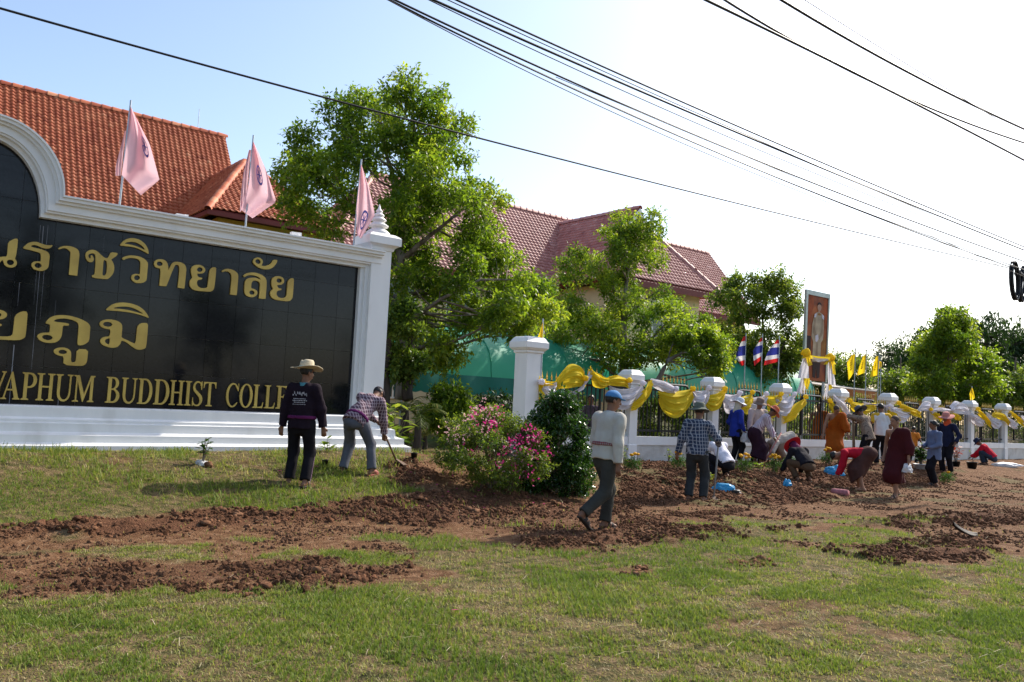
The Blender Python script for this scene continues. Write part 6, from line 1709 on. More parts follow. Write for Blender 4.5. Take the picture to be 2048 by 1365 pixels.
def sdf(prims, h, k=.03, wr=0.0, wf=9.0, seed=0, stretch=(1, 1, 1), minus=()):
    lo, hi = np.full(3, 1e9), np.full(3, -1e9)
    for p in prims:
        if p['t'] == 'c':
            m = max(p['ra'], p['rb']) * max(1, p['fk']); a = np.minimum(p['a'], p['b']) - m; b_ = np.maximum(p['a'], p['b']) + m
        else: m = p['r'].max(); a, b_ = p['c'] - m, p['c'] + m
        p['lo'], p['hi'] = a, b_
        lo, hi = np.minimum(lo, a), np.maximum(hi, b_)
    pad = k + .03; lo -= pad; hi += pad
    n = np.ceil((hi - lo) / h).astype(int) + 1
    phi = np.full(n, 1.0)
    ax = [lo[i] + np.arange(n[i]) * h for i in range(3)]
    def window(p, pd):
        i0 = np.maximum(0, np.floor((p['lo'] - pd - lo) / h).astype(int)); i1 = np.minimum(n, np.ceil((p['hi'] + pd - lo) / h).astype(int) + 1)
        sl = tuple(slice(i0[i], i1[i]) for i in range(3))
        X = np.stack(np.meshgrid(*[ax[i][sl[i]] for i in range(3)], indexing='ij'), -1)
        return sl, X
    def dist(p, X):
        if p['t'] == 'c':
            ab = p['b'] - p['a']; L2 = ab @ ab + 1e-12
            q = X - p['a']
            t = np.clip(q @ ab / L2, 0, 1)
            dv = q - t[..., None] * ab
            if p['w'] is not None:
                w = np.asarray(p['w'], float); w = w / np.linalg.norm(w)
                dv = dv + w * ((dv @ w) * (1 / p['fk'] - 1))[..., None]
            d = np.linalg.norm(dv, axis=-1) - (p['ra'] + (p['rb'] - p['ra']) * t)
            if p['w'] is not None and p['fk'] < 1: d = d * (p['fk'] * .5 + .5)
        else:
            q = X - p['c']
            if p['R'] is not None: q = q @ np.asarray(p['R'])
            d = (np.linalg.norm(q / p['r'], axis=-1) - 1) * p['r'].min()
        for c, nn in p['cuts']: d = np.maximum(d, (X - np.asarray(c)) @ np.asarray(nn))
        return d
    for p in prims:
        sl, X = window(p, pad)
        d = dist(p, X); kk = p['k'] if p['k'] is not None else k
        o = phi[sl]
        hh = np.clip(.5 + .5 * (o - d) / kk, 0, 1)
        phi[sl] = o * (1 - hh) + d * hh - kk * hh * (1 - hh)
    for p in minus:
        m = p['r'].max() if p['t'] == 'e' else max(p['ra'], p['rb']); 
        a, b_ = (p['c'] - m, p['c'] + m) if p['t'] == 'e' else (np.minimum(p['a'], p['b']) - m, np.maximum(p['a'], p['b']) + m)
        p['lo'], p['hi'] = a, b_
        sl, X = window(p, .02); phi[sl] = np.maximum(phi[sl], -dist(p, X))
    if wr:
        near = np.abs(phi) < wr * 3 + 2 * h
        i = np.argwhere(near); X = lo + i * h
        Xs = X * wf * np.asarray(stretch)
        phi[near] += wr * ((vn(Xs, seed) - .5) * 2 + (vn(Xs * 2.3 + 5, seed + 3) - .5) * 1.0)
    return surfnets(phi, lo, h)
def ik(a, c, l1, l2, pole):
    a, c = np.asarray(a, float), np.asarray(c, float)
    d = c - a; L = np.linalg.norm(d)
    if L > (l1 + l2) * .995: c = a + d / L * (l1 + l2) * .995; d = c - a; L = np.linalg.norm(d)
    u = d / L
    x = (l1 * l1 - l2 * l2 + L * L) / (2 * L); y = math.sqrt(max(0, l1 * l1 - x * x))
    pl = np.asarray(pole, float); pl = pl - u * (pl @ u); pl /= np.linalg.norm(pl) + 1e-9
    return a + u * x + pl * y, c
def unit(v): v = np.asarray(v, float); return v / (np.linalg.norm(v) + 1e-9)

SKIN = mat('brown_skin', (.20, .095, .055), .55, .1, 8, spec=.35)
SKIN2 = mat('tan_skin', (.30, .155, .095), .55, .1, 8, spec=.35)
M_HAIR = mat('black_hair', (.012, .010, .009), .5, .3, 40, spec=.4)
M_STUB = mat('shaved_scalp', (.07, .045, .035), .7, .2, 60)
M_EYE = mat('dark_eye', (.015, .012, .012), .3, .1)
M_SOLE = mat('sandal_rubber', (.03, .022, .018), .7, .2, 9)
M_BLACKCL = mat('black_trousers', (.012, .011, .014), .9, .2, 7, .2, 25, spec=.12)
M_GREYCL = mat('charcoal_trousers', (.045, .044, .038), .9, .2, 7, .25, 25, spec=.12)
M_SLATE = mat('slate_trousers', (.11, .115, .135), .9, .15, 7, .25, 25, spec=.12)
def C_(name, c, var=.1, **k): return mat(name, c, .88, var, 6, .55, 13, spec=.12, **k)

def person(at, label, H=1.65, face=0, pelvis=None, lean=0, side=0, twist=0, hd=(0, 0), hands=None, feet=None, elbow=None, knee=None,
           shirt=None, sleeve='long', hem=.10, pants=None, skirt=None, skirt_hem=.12, robe=None, hat=None, hatm=None, hatm2=None, hair='short', skin=None,
           belt=None, collar=None, scarf=None, vox=.0165, seed=0, wid=1.0, eyes=True, sandals=True, az=None, extra=None, view=None, tuck=False, shoes=None, crouch=False, strap=None, beltm=None):
    """at: world point on the ground; body frame x right, y forward (face degrees clockwise from straight away), z up"""
    skin = skin or SKIN
    at = np.asarray(at, float)
    azv = math.atan2(at[0], at[1]) if az is None else az
    root = thing('person', label, 'person', at, -(azv + math.radians(face)))
    k = H / 1.65
    hz = .87 * k
    pel = np.array(pelvis if pelvis is not None else (0, 0, hz), float)
    ln, sd_ = math.radians(lean), math.radians(side)
    sp = unit((math.sin(sd_), math.sin(ln) * math.cos(sd_), math.cos(ln) * math.cos(sd_)))
    front = unit((0, math.cos(ln), -math.sin(ln)))
    tw = math.radians(twist)
    rgt = unit(np.cross(front, sp)); rgt = unit(rgt * math.cos(tw) + front * -math.sin(tw)); fr_ = unit(np.cross(sp, rgt))
    neck = pel + sp * .505 * k
    shc = pel + sp * .455 * k
    hl, hy = math.radians(hd[0]), math.radians(hd[1])
    hup = unit((0, math.sin(hl), math.cos(hl)))
    hf0 = unit((0, math.cos(hl), -math.sin(hl)))
    hr0 = unit(np.cross(hf0, hup))
    hf = unit(hf0 * math.cos(hy) + hr0 * math.sin(hy)); hr = unit(np.cross(hf, hup))
    head = neck + unit(sp + hup) * .075 * k + hup * .10 * k + hf * .02 * k
    S = {s: shc + rgt * s * .178 * k * wid for s in (-1, 1)}
    Hp = {s: pel + unit(np.cross(unit((0, 1, 0)), Z3)) * s * .088 * k - Z3 * .02 for s in (-1, 1)}
    UA, FA, TH, SH = .285 * k, .25 * k, .415 * k, .40 * k
    feet = feet or [((-.1, 0), 0), ((.1, 0.0), 0)]
    hands = hands or [(-.27, .02, .80 * k), (.27, .02, .80 * k)]
    elbow = elbow or [(-.6, -1, -.2), (.6, -1, -.2)]
    knee = knee or [(-.1, 1, .1), (.1, 1, .1)]
    E, Wr, Kn, An, To = {}, {}, {}, {}, {}
    for i, s in enumerate((-1, 1)):
        E[s], Wr[s] = ik(S[s], hands[i], UA, FA, elbow[i])
        f = feet[i]; fx = f[0]; lift = f[2] if len(f) > 2 else 0; tip = f[3] if len(f) > 3 else 0
        an = np.array([fx[0], fx[1], .075 * k + lift])
        Kn[s], An[s] = ik(Hp[s], an, TH, SH, knee[i])
        a = math.radians(f[1]); tp = math.radians(tip)
        To[s] = unit((math.sin(a) * math.cos(tp), math.cos(a) * math.cos(tp), -math.sin(tp)))
    # ---- body
    B = [cone(pel - sp * .02, pel + sp * .22 * k, .125 * k * wid, .115 * k * wid, fr_, .68), cone(pel + sp * .22 * k, shc - sp * .06 * k, .118 * k * wid, .135 * k * wid, fr_, .66),
         cone(S[-1] * .88 + shc * .12, S[1] * .88 + shc * .12, .055 * k, .055 * k), cone(neck - sp * .05, head - hup * .03, .056 * k, .050 * k, k=.025)]
    Rh = np.stack([hr, hf, hup], 1)
    B += [elli(head + hup * .025 * k, (.072 * k, .092 * k, .088 * k), Rh), elli(head - hup * .045 * k + hf * .028 * k, (.056 * k, .062 * k, .068 * k), Rh, k=.03),
          cone(head + hf * .088 * k + hup * .015 * k, head + hf * .106 * k - hup * .028 * k, .011 * k, .016 * k, k=.014), elli(head + hf * .085 * k - hup * .068 * k, (.024 * k, .012 * k, .008 * k), Rh, k=.012),
          elli(head + hf * .082 * k + hup * .03 * k, (.05 * k, .018 * k, .010 * k), Rh, k=.014)]
    for s in (-1, 1):
        B.append(elli(head + hr * s * .076 * k - hup * .012 * k - hf * .008 * k, (.010 * k, .020 * k, .032 * k), Rh, k=.008))
        B += [cone(S[s], E[s], .048 * k, .038 * k), cone(E[s], Wr[s], .038 * k, .026 * k)]
        fd = unit(Wr[s] - E[s])
        # hand: palm, four curled fingers, thumb
        pn = unit(np.cross(fd, rgt * s + fr_ * .35)); th_dir = unit(np.cross(pn, fd))
        if th_dir @ front < 0: th_dir = -th_dir
        cv = unit(np.cross(th_dir, fd)); cv = cv if cv @ (-(rgt * s)) > 0 else -cv
        p0 = Wr[s] + fd * .02 * k; p1 = Wr[s] + fd * .075 * k
        B.append(cone(p0, p1, .030 * k, .036 * k, cv, .5, k=.015))
        for q in range(4):
            o = th_dir * (.027 - .018 * q) * k; L = (.036, .042, .039, .03)[q] * k
            a0 = p1 + o + fd * .012 * k; a1 = a0 + unit(fd + cv * .45) * L; a2 = a1 + unit(fd * .45 + cv) * L * .8
            B += [cone(a0, a1, .0095 * k, .009 * k, k=.006), cone(a1, a2, .009 * k, .0075 * k, k=.004)]
        t0 = p0 + th_dir * .026 * k; t1 = t0 + unit(th_dir * .8 + fd * .8 + cv * .3) * .035 * k; t2 = t1 + unit(fd + cv * .5) * .03 * k
        B += [cone(t0, t1, .013 * k, .011 * k, k=.008), cone(t1, t2, .011 * k, .009 * k, k=.004)]
        B += [cone(Hp[s], Kn[s], .078 * k, .055 * k), cone(Kn[s], Kn[s] + (An[s] - Kn[s]) * .35, .052 * k, .055 * k), cone(Kn[s] + (An[s] - Kn[s]) * .35, An[s], .055 * k, .034 * k)]
        hl_ = An[s] - To[s] * .045 * k - Z3 * .045 * k; tt = An[s] + To[s] * .16 * k - Z3 * .052 * k
        B += [cone(An[s], hl_, .034 * k, .028 * k), cone(hl_, An[s] + To[s] * .07 * k - Z3 * .035 * k, .028 * k, .036 * k), cone(An[s] + To[s] * .07 * k - Z3 * .035 * k, tt, .036 * k, .024 * k)]
    V, Fq = sdf(B, vox * .92, .024)
    obj('body', V, Fq, skin, root, True)
    parts = {}
    def garment(name, prims, m, kk=.035, wr=.006, wf=10, st=(1, 1, .45), minus=(), vx=None):
        V, Fq = sdf(prims, vx or vox, kk, wr, wf, seed + len(parts) * 7, st, minus)
        o = obj(name, V, Fq, m, root, True); parts[name + str(len(parts))] = o
        return o
    # ---- sandals
    if sandals:
        for s in (-1, 1):
            hl_ = An[s] - To[s] * .06 * k - Z3 * .075 * k; tt = An[s] + To[s] * .165 * k - Z3 * .075 * k
            garment('sandal', [cone(hl_, tt, .040 * k, .043 * k, Z3, .32), cone(An[s] + To[s] * .05 * k - Z3 * .03 * k + rgt * .0, An[s] + To[s] * .10 * k - Z3 * .042 * k, .041 * k, .040 * k)], shoes or M_SOLE, .012, 0, vx=.013)
    # ---- lower garments
    if pants is not None:
        q = [cone(pel - sp * .03, pel + sp * .10 * k, .155 * k * wid, .135 * k * wid, fr_, .70)]
        for s in (-1, 1):
            cut = [(An[s] + Z3 * .0 - unit(An[s] - Kn[s]) * .01, unit(An[s] - Kn[s]))]
            q += [cone(Hp[s], Kn[s], .100 * k, .078 * k), cone(Kn[s], An[s] + unit(An[s] - Kn[s]) * .05, .077 * k, .072 * k, cuts=cut)]
        garment('trousers', q, pants, .04, .009, 9, (1, 1, .5))
    if skirt is not None:
        mid = (Kn[-1] + Kn[1]) / 2; low = (An[-1] + An[1]) / 2 + Z3 * skirt_hem
        spread = np.linalg.norm((An[-1] - An[1])[:2]) / 2
        ax_ = unit(low - mid)
        q = [cone(pel + sp * .12 * k, pel - sp * .05 * k, .14 * k, .165 * k, fr_, .78), cone(pel - sp * .04 * k, mid, .165 * k, .15 * k + spread * .3), cone(mid, low - Z3 * .08, .15 * k + spread * .3, .16 * k + spread * .55, cuts=[(low, ax_)])]
        for s in (-1, 1): q += [cone(Hp[s], Kn[s], .11 * k, .09 * k), cone(Kn[s], An[s], .09 * k, .09 * k, cuts=[(low, ax_)])]
        garment('skirt', q, skirt, .07, .009, 8, (1.4, 1.4, .25))
    # ---- upper garments
    if shirt is not None:
        lowp = pel - sp * hem * k + (np.array([0, 0, -.0]))
        q = [cone(lowp - sp * .05, pel + sp * .18 * k, (.188 if hem > .015 else .172) * k * wid, .168 * k * wid, fr_, .80 if hem > .015 else .74, cuts=[(lowp, -sp)], k=.06), cone(pel + sp * .18 * k, shc - sp * .07 * k, .166 * k * wid, .160 * k * wid, fr_, .70),
             cone(S[-1] * .86 + shc * .14 - sp * .01, S[1] * .86 + shc * .14 - sp * .01, .074 * k, .074 * k), cone(neck - sp * .06, neck + unit(sp + hup) * .02 * k, .085 * k, .066 * k, cuts=[(neck + unit(sp + hup) * .015 * k, unit(sp + hup))])]
        for s in (-1, 1):
            if sleeve == 'long':
                cu = Wr[s] - unit(Wr[s] - E[s]) * .012
                q += [cone(S[s], E[s], .077 * k, .062 * k), cone(E[s], Wr[s] + unit(Wr[s] - E[s]) * .05, .062 * k, .050 * k, cuts=[(cu, unit(Wr[s] - E[s]))])]
            elif sleeve == 'short':
                cu = S[s] + (E[s] - S[s]) * .72
                q += [cone(S[s], S[s] + (E[s] - S[s]) * .95, .077 * k, .074 * k, cuts=[(cu, unit(E[s] - S[s]))])]
        garment('shirt', q, shirt, .04, .013, 12, (1, 1, .5))
    if belt is not None:
        p_ = pel + sp * (.05 if not belt else belt) * k
        garment('waist_sash', [cone(p_, p_ + sp * .03 * k, (.198 - .08 * max(0, (belt or .05) - .05)) * k * wid, (.196 - .08 * max(0, (belt or .05) - .05)) * k * wid, fr_, .80, cuts=[(p_ - sp * .004, -sp), (p_ + sp * .038 * k, sp)])], beltm or C_('purple_sash', (.12, .02, .10)), .01, .004, 20)
    if collar is not None:
        c0 = neck + sp * .0
        garment('collar', [cone(c0 - sp * .015, c0 + unit(sp + hup) * .03 * k, .088 * k, .074 * k, cuts=[(c0 + unit(sp + hup) * .034 * k, unit(sp + hup))])], collar, .01, .003, 12, minus=[cone(c0 - sp * .05, c0 + hup * .08, .062 * k, .062 * k)])
    if robe is not None:
        mr, bare = robe                                  # bare: -1 left / +1 right shoulder bare
        low = (An[-1] + An[1]) / 2 + Z3 * skirt_hem
        mid = (Kn[-1] + Kn[1]) / 2
        q = [cone(pel + sp * .20 * k, pel - sp * .06 * k, .150 * k, .185 * k, fr_, .8), cone(pel - sp * .06 * k, mid, .18 * k, .185 * k), cone(mid, low - Z3 * .1, .185 * k, .205 * k, cuts=[(low, -Z3)])]
        for s in (-1, 1): q += [cone(Hp[s], Kn[s], .115 * k, .10 * k), cone(Kn[s], An[s], .10 * k, .095 * k, cuts=[(low, -Z3)])]
        s = -bare
        shn = unit(sp * .75 - rgt * bare * -.66)         # plane cutting the bare shoulder away
        cut = [(shc + rgt * bare * .02 - sp * .02, unit(sp * .6 + rgt * bare * .8))]
        q += [cone(pel + sp * .16 * k, shc - sp * .06 * k, .158 * k, .166 * k, fr_, .74, cuts=cut), cone(shc, S[s], .085 * k, .088 * k, cuts=cut), cone(S[s], E[s], .09 * k, .10 * k), cone(E[s], E[s] + (Wr[s] - E[s]) * .75, .095 * k, .085 * k, cuts=[(E[s] + (Wr[s] - E[s]) * .7, unit(Wr[s] - E[s]))]),
              cone(S[s] + fr_ * .02, pel + rgt * s * .17 * k - Z3 * .05, .07 * k, .10 * k)]
        garment('robe', q, mr, .06, .012, 8, (1.3, 1.3, .3))
    if scarf is not None:
        garment('head_scarf', [elli(head + hup * .02 * k, (.088 * k, .106 * k, .108 * k), Rh, cuts=[(head + hf * .055 * k, hf)]), cone(head - hup * .05 * k - hf * .02, neck - sp * .03, .085 * k, .105 * k, cuts=[])], scarf, .03, .006, 16)
    # ---- hair
    top = head + hup * .03 * k
    if hair == 'short':
        garment('hair', [elli(top, (.083 * k, .103 * k, .096 * k), Rh, cuts=[(head + hf * .045 * k + hup * .035 * k, unit(hf * .85 - hup * .6)), (head - hup * .035 * k, -hup)])], M_HAIR, .01, .005, 40, (1, 1, 1), vx=.012)
    elif hair == 'shaved':
        garment('scalp', [elli(top, (.0755 * k, .0955 * k, .0915 * k), Rh, cuts=[(head + hf * .05 * k + hup * .03 * k, unit(hf * .85 - hup * .6)), (head - hup * .03 * k, -hup)])], M_STUB, .008, 0, vx=.011)
    elif hair == 'long':
        garment('hair', [elli(top, (.087 * k, .105 * k, .098 * k), Rh, cuts=[(head + hf * .05 * k + hup * .04 * k, unit(hf * .85 - hup * .6)), (head - hup * .05 * k, -hup)]), cone(head - hf * .05 * k, head - hf * .065 * k - hup * .16 * k, .07 * k, .05 * k)], M_HAIR, .02, .006, 30, (1, 1, .4), vx=.012)
    elif hair == 'bun':
        garment('hair', [elli(top, (.085 * k, .104 * k, .096 * k), Rh, cuts=[(head + hf * .05 * k + hup * .04 * k, unit(hf * .85 - hup * .6)), (head - hup * .04 * k, -hup)]), elli(head - hf * .105 * k - hup * .01 * k, (.042 * k, .04 * k, .042 * k), Rh)], M_HAIR, .015, .005, 30, vx=.012)
    if eyes:
        for s in (-1, 1):
            V, Fq = sdf([elli(head + hf * .0875 * k + hr * s * .030 * k + hup * .008 * k, (.013 * k, .008 * k, .006 * k), Rh)], .004, .002)
            obj('eye', V, Fq, M_EYE, root, True)
            V, Fq = sdf([cone(head + hf * .091 * k + hr * s * .017 * k + hup * .028 * k, head + hf * .082 * k + hr * s * .048 * k + hup * .027 * k, .005 * k, .004 * k)], .004, .002)
            obj('eyebrow', V, Fq, M_HAIR, root, True)
        V, Fq = sdf([cone(head + hf * .094 * k - hr * .018 * k - hup * .067 * k, head + hf * .094 * k + hr * .018 * k - hup * .067 * k, .0045 * k, .0045 * k)], .004, .002)
        obj('mouth', V, Fq, mat('lip', (.13, .04, .035), .6, .1), root, True)
    # ---- hats
    M4 = Matrix(((hr[0], hf[0], hup[0], 0), (hr[1], hf[1], hup[1], 0), (hr[2], hf[2], hup[2], 0), (0, 0, 0, 1)))
    if hat in ('straw', 'bucket', 'wide', 'sun'):
        hc = head + hup * .055 * k - hf * .006
        pr = {'straw': ([(.098, 0), (.096, .03), (.088, .10), (.075, .125), (.0, .132)], .21, lambda a, r: .035 * (r - .1) / .11 * (1.2 * math.cos(a) ** 2 - .3) if r > .1 else 0),
              'bucket': ([(.098, 0), (.096, .03), (.092, .075), (.075, .10), (.0, .108)], .17, lambda a, r: -.55 * (r - .098) + .012 * math.sin(2 * a + seed) if r > .1 else 0),
              'wide': ([(.098, 0), (.094, .04), (.085, .09), (.06, .11), (.0, .115)], .205, lambda a, r: -.22 * (r - .098) + .022 * math.sin(2 * a + 1 + seed) * (r - .1) / .1 if r > .1 else 0),
              'sun': ([(.100, 0), (.100, .04), (.09, .095), (.06, .12), (.0, .128)], .185, lambda a, r: -.42 * (r - .098) + .018 * math.sin(3 * a + seed) if r > .1 else 0)}[hat]
        crown, br, wob = pr
        cr2 = [(r * k, z * k) for r, z in crown]
        q = MB(); q.lathe(cr2, 22, hc, 1, 1.1, M4)
        if hat == 'straw':                               # pinch the crown
            vv = []
            for x in q.v:
                d = np.array(x) - hc; z = d @ hup; 
                if z > .08 * k: d = d - hup * .028 * k * math.exp(-((d @ hr) / .03) ** 2) + 0
                vv.append(tuple(hc + d))
            q.v = vv
        ho = q.obj('hat', hatm, root, True)
        q = MB(); rs = np.linspace(.094, br, 6)
        prof_ = [(r * k, .002) for r in rs] + [(rs[-1] * k, -.006)] + [(r * k, -.006) for r in rs[::-1]]
        q.lathe(prof_, 30, hc, 1, 1.08, M4, lambda a, r: wob(a, r / k) * k)
        q.obj('brim', hatm, ho, True)
        if hatm2 is not None:
            q = MB(); q.lathe([(.1005 * k, .004), (.0995 * k, .034 * k)], 22, hc, 1, 1.1, M4); q.obj('hat_band', hatm2, ho, True)
    elif hat == 'cap':
        hc = head + hup * .03 * k
        o_ = garment('cap', [elli(hc, (.088 * k, .108 * k, .098 * k), Rh, cuts=[(hc + hup * .005, -hup)])], hatm, .01, .0015, 14, vx=.011)
        vs = MB(); n = 11; V = []
        for zoff in (0, -.008):
            for i in range(n):
                a = math.pi * i / (n - 1)
                for rr_ in (.085, .125, .165):
                    x = math.cos(a) * .082 * (1 if rr_ < .1 else .98); y = .055 + math.sin(a) * (rr_ - .055) * (1 if rr_ > .1 else .9)
                    V.append(hc + hr * x * k + hf * y * k + hup * ((.012 + zoff - .25 * (y - .06) ** 1 * .6 - .9 * x * x) * k))
        Fq = [tuple(x) for x in grid_faces(n, 3)]; m_ = n * 3
        Fq += [tuple(v + m_ for v in f[::-1]) for f in Fq] + [(i * 3 + 2, (i + 1) * 3 + 2, m_ + (i + 1) * 3 + 2, m_ + i * 3 + 2) for i in range(n - 1)]
        obj('visor', V, Fq, hatm, root, True)
    elif hat == 'backcap':
        hc = head + hup * .03 * k
        garment('cap', [elli(hc, (.088 * k, .108 * k, .098 * k), Rh, cuts=[(hc - hup * .01, -hup)])], hatm, .01, .0015, 14, vx=.011)
    J = dict(root=root, head=head, hf=hf, hr=hr, hup=hup, neck=neck, pel=pel, W=Wr, E=E, S=S, K=Kn, A=An, fr=fr_, sp=sp, rgt=rgt, garment=garment, k=k)
    return J
def towrld(J, p):
    r = J['root']; a = r.rotation_euler.z; c, s = math.cos(a), math.sin(a)
    return np.array([r.location.x + p[0] * c - p[1] * s, r.location.y + p[0] * s + p[1] * c, r.location.z + p[2]])
def pg(px, py, dz=0.0):
    q = GG(px, py)
    r_ = ray(px, py)
    q[2] = GH(q[0], q[1]) - .012 + dz
    return q
def pd(px, Y, dz=0.0):                                   # feet at depth Y in the picture column
    q = P(px, 900, Y); q[2] = GH(q[0], q[1]) - .012 + dz; return q

# man in the blue cap, walking to the right
M_SHIRTG = C_('pale_grey_shirt', (.47, .445, .39), .08)
J = person(pg(1203, 1064), 'man in blue cap, pale grey shirt and charcoal trousers walking across the bare earth', 1.70, face=48, pelvis=(0, .02, .90), lean=4, hd=(6, 18),
    hands=[(-.26, .16, .84), (.27, -.02, .80)], feet=[((-.06, .10), 5), ((.07, -.38), 0, .14, 42)], knee=[(0, 1, .1), (.05, 1, -.2)], shirt=M_SHIRTG, hem=.03, pants=M_GREYCL, hat='cap', hatm=mat('blue_cap', (.06, .20, .42), .8, .06, 4), hair='short', belt=.13,
    beltm=pattern_mat('woven_red_sash', (.28, .24, .22), (.22, .03, .04), 60, 60, 'xz', .4), vox=.0115, seed=1, wid=1.06, collar=M_SHIRTG)
# man in the checked shirt with bucket hat
M_CHECK = pattern_mat('navy_check', (.035, .05, .09), (.34, .36, .40), 34, 34, 'xz', .20)
J = person(pg(1391, 1004), 'man in navy checked shirt and grey bucket hat seen from behind, gripping a hoe', 1.64, face=12, lean=2, hd=(8, 10), hands=[(-.33, .0, .80), (.30, .30, .98)], feet=[((-.12, -.02), -8), ((.12, .03), 10)],
    shirt=M_CHECK, hem=.07, pants=mat('dark_grey_trousers', (.035, .038, .04), .9, .2, 7, .25, 25, spec=.12), hat='bucket', hatm=mat('faded_camo_hat', (.12, .135, .105), .9, .3, 14), seed=2, vox=.0125, wid=1.02)
h0 = towrld(J, J['W'][1] + np.array([0, .06, -.03]))
def tool(name, label, cat, p0, p1, r, m, head=None, group=None):
    p0, p1 = np.asarray(p0), np.asarray(p1)
    t = thing(name, label, cat, p0, 0, group)
    MB().tube([np.zeros(3), p1 - p0], r, 8).obj('handle', m, t, True)
    if head: head(t, p1 - p0)
    return t
M_WOOD = mat('worn_wood', (.22, .14, .08), .75, .25, 8, .3, 30, stretch=(1, 1, .2))
M_GREYW = mat('grey_pole', (.25, .26, .27), .6, .15, 8)
def hoe_head(t, base, dr=(1, 0, 0), w=.16):
    d = unit(dr); b_ = MB(); s = np.cross(d, Z3)
    V = [base + s * x + Z3 * z + d * y for x, y, z in ((-.03, .0, .03), (.03, .0, .03), (.03, .0, -.01), (-.03, 0, -.01), (-w / 2, .16, -.05), (w / 2, .16, -.05), (w / 2, .16, -.058), (-w / 2, .16, -.058))]
    b_.add(V, [(0, 1, 5, 4), (3, 7, 6, 2), (0, 4, 7, 3), (1, 2, 6, 5), (4, 5, 6, 7), (0, 3, 2, 1)]); b_.obj('blade', mat('rusty_steel', (.12, .07, .045), .7, .3, 14), t)
tool('hoe', 'grey hoe handle held upright by the man in the navy checked shirt', 'hoe', h0 + (0, 0, .28), np.array([h0[0] - .08, h0[1] - .05, GH(h0[0], h0[1]) + .02]), .016, M_GREYW, lambda t, b_: hoe_head(t, b_, (0, -1, 0)))
# crouching in white shirt
M_TARTG = pattern_mat('green_check_scarf', (.02, .07, .06), (.30, .40, .36), 60, 60, 'xz', .2)
J = person(pg(1442, 957), 'person crouching in a white shirt with a green checked hat and scarf beside the hoe', 1.58, face=-42, pelvis=(0, -.16, .30), lean=40, hd=(35, -10), hands=[(-.22, .45, .16), (.20, .42, .20)], feet=[((-.14, .02), -6), ((.14, .0), 8)],
    knee=[(-.3, 1, .9), (.3, 1, .9)], elbow=[(-1, -.2, .2), (1, -.2, .2)], shirt=C_('white_shirt', (.66, .64, .70), .05), hem=.03, pants=M_BLACKCL, hat='bucket', hatm=M_TARTG, scarf=M_TARTG, hair=None, seed=3, eyes=False)
# woman in blue sweater with white sun hat
J = person(pg(1469, 928), 'person in royal blue sweater and white sun hat carrying a white bag', 1.58, face=58, lean=3, hd=(18, 10), hands=[(-.24, .14, .84), (.22, .12, .80)], feet=[((-.1, -.02), 0), ((.1, .06), 5)],
    shirt=C_('royal_blue_sweater', (.018, .035, .26), .08), hem=.18, pants=M_BLACKCL, hat='sun', hatm=mat('white_lace_hat', (.62, .63, .66), .9, .12, 30), scarf=C_('cream_scarf', (.5, .46, .36)), hair=None, seed=4, eyes=False)
bg_w = towrld(J, J['W'][1] + np.array([.02, .05, -.08]))
# pink shirt, brown hat
J = person(pd(1513, 20.9), 'man in pale pink shirt and brown hat holding a leafy sapling, facing the fence line', 1.66, face=150, lean=4, hd=(20, 0), hands=[(-.2, .3, .98), (.32, .2, .82)], feet=[((-.1, 0), 0), ((.1, .04), 0)],
    shirt=C_('pale_pink_shirt', (.52, .40, .35), .08), hem=.12, pants=M_BLACKCL, hat='bucket', hatm=mat('brown_hat', (.20, .14, .11), .9, .15, 14), seed=5)
bq = towrld(J, J['W'][-1])
broad_plant(bq - Z3 * .05, .62, 30, .13, .035, 'light green sapling held up by the man in the pink shirt', 31, LEAF['a'], 'sapling', 'plant')
# striped shirt, orange hat, long maroon skirt, leaning
M_STRIPE = pattern_mat('mauve_stripes', (.60, .54, .58), (.22, .10, .17), 46, 46, 'x', .3)
J = person(pg(1513, 932), 'person in mauve striped shirt, dark skirt and orange hat bending forward over a hoe', 1.58, face=82, pelvis=(0, -.05, .84), lean=34, hd=(48, 0), hands=[(-.16, .48, .72), (.14, .40, .62)], feet=[((-.1, -.05), 0), ((.1, .08), 0)],
    shirt=M_STRIPE, hem=.06, skirt=C_('dark_maroon_skirt', (.03, .012, .022), .2), skirt_hem=.13, hat='wide', hatm=mat('orange_hat', (.52, .12, .05), .85, .1, 14), hatm2=mat('salmon_band', (.55, .25, .18), .9, .1), seed=6, hair='short')
h0 = towrld(J, (J['W'][-1] + J['W'][1]) / 2 + np.array([0, .06, -.02]))
tool('hoe', 'pinkish hoe handle slanting down under the orange hat', 'hoe', h0 + (.10, 0, .12), np.array([h0[0] - .38, h0[1] - .1, GH(h0[0], h0[1]) + .02]), .015, mat('pink_painted_wood', (.45, .16, .14), .6, .15, 8), lambda t, b_: hoe_head(t, b_, (-1, 0, 0)))
# bent double in pale patterned shirt
M_PAT = pattern_mat('pale_wavy_print', (.50, .45, .38), (.36, .33, .29), 52, 46, 'zx', .3)
J = person(pg(1570, 932), 'person bent double in a pale wavy patterned shirt, head down among marigolds', 1.58, face=-112, pelvis=(0, -.10, .66), lean=108, hd=(140, 0), wid=1.15, hands=[(-.20, .50, .12), (.22, .46, .10)], elbow=[(-1, .2, .4), (1, .2, .4)], feet=[((-.14, .0), 0), ((.14, .02), 0)],
    shirt=M_PAT, hem=.12, pants=C_('tan_trousers', (.24, .16, .11)), hair='short', seed=7, eyes=False)
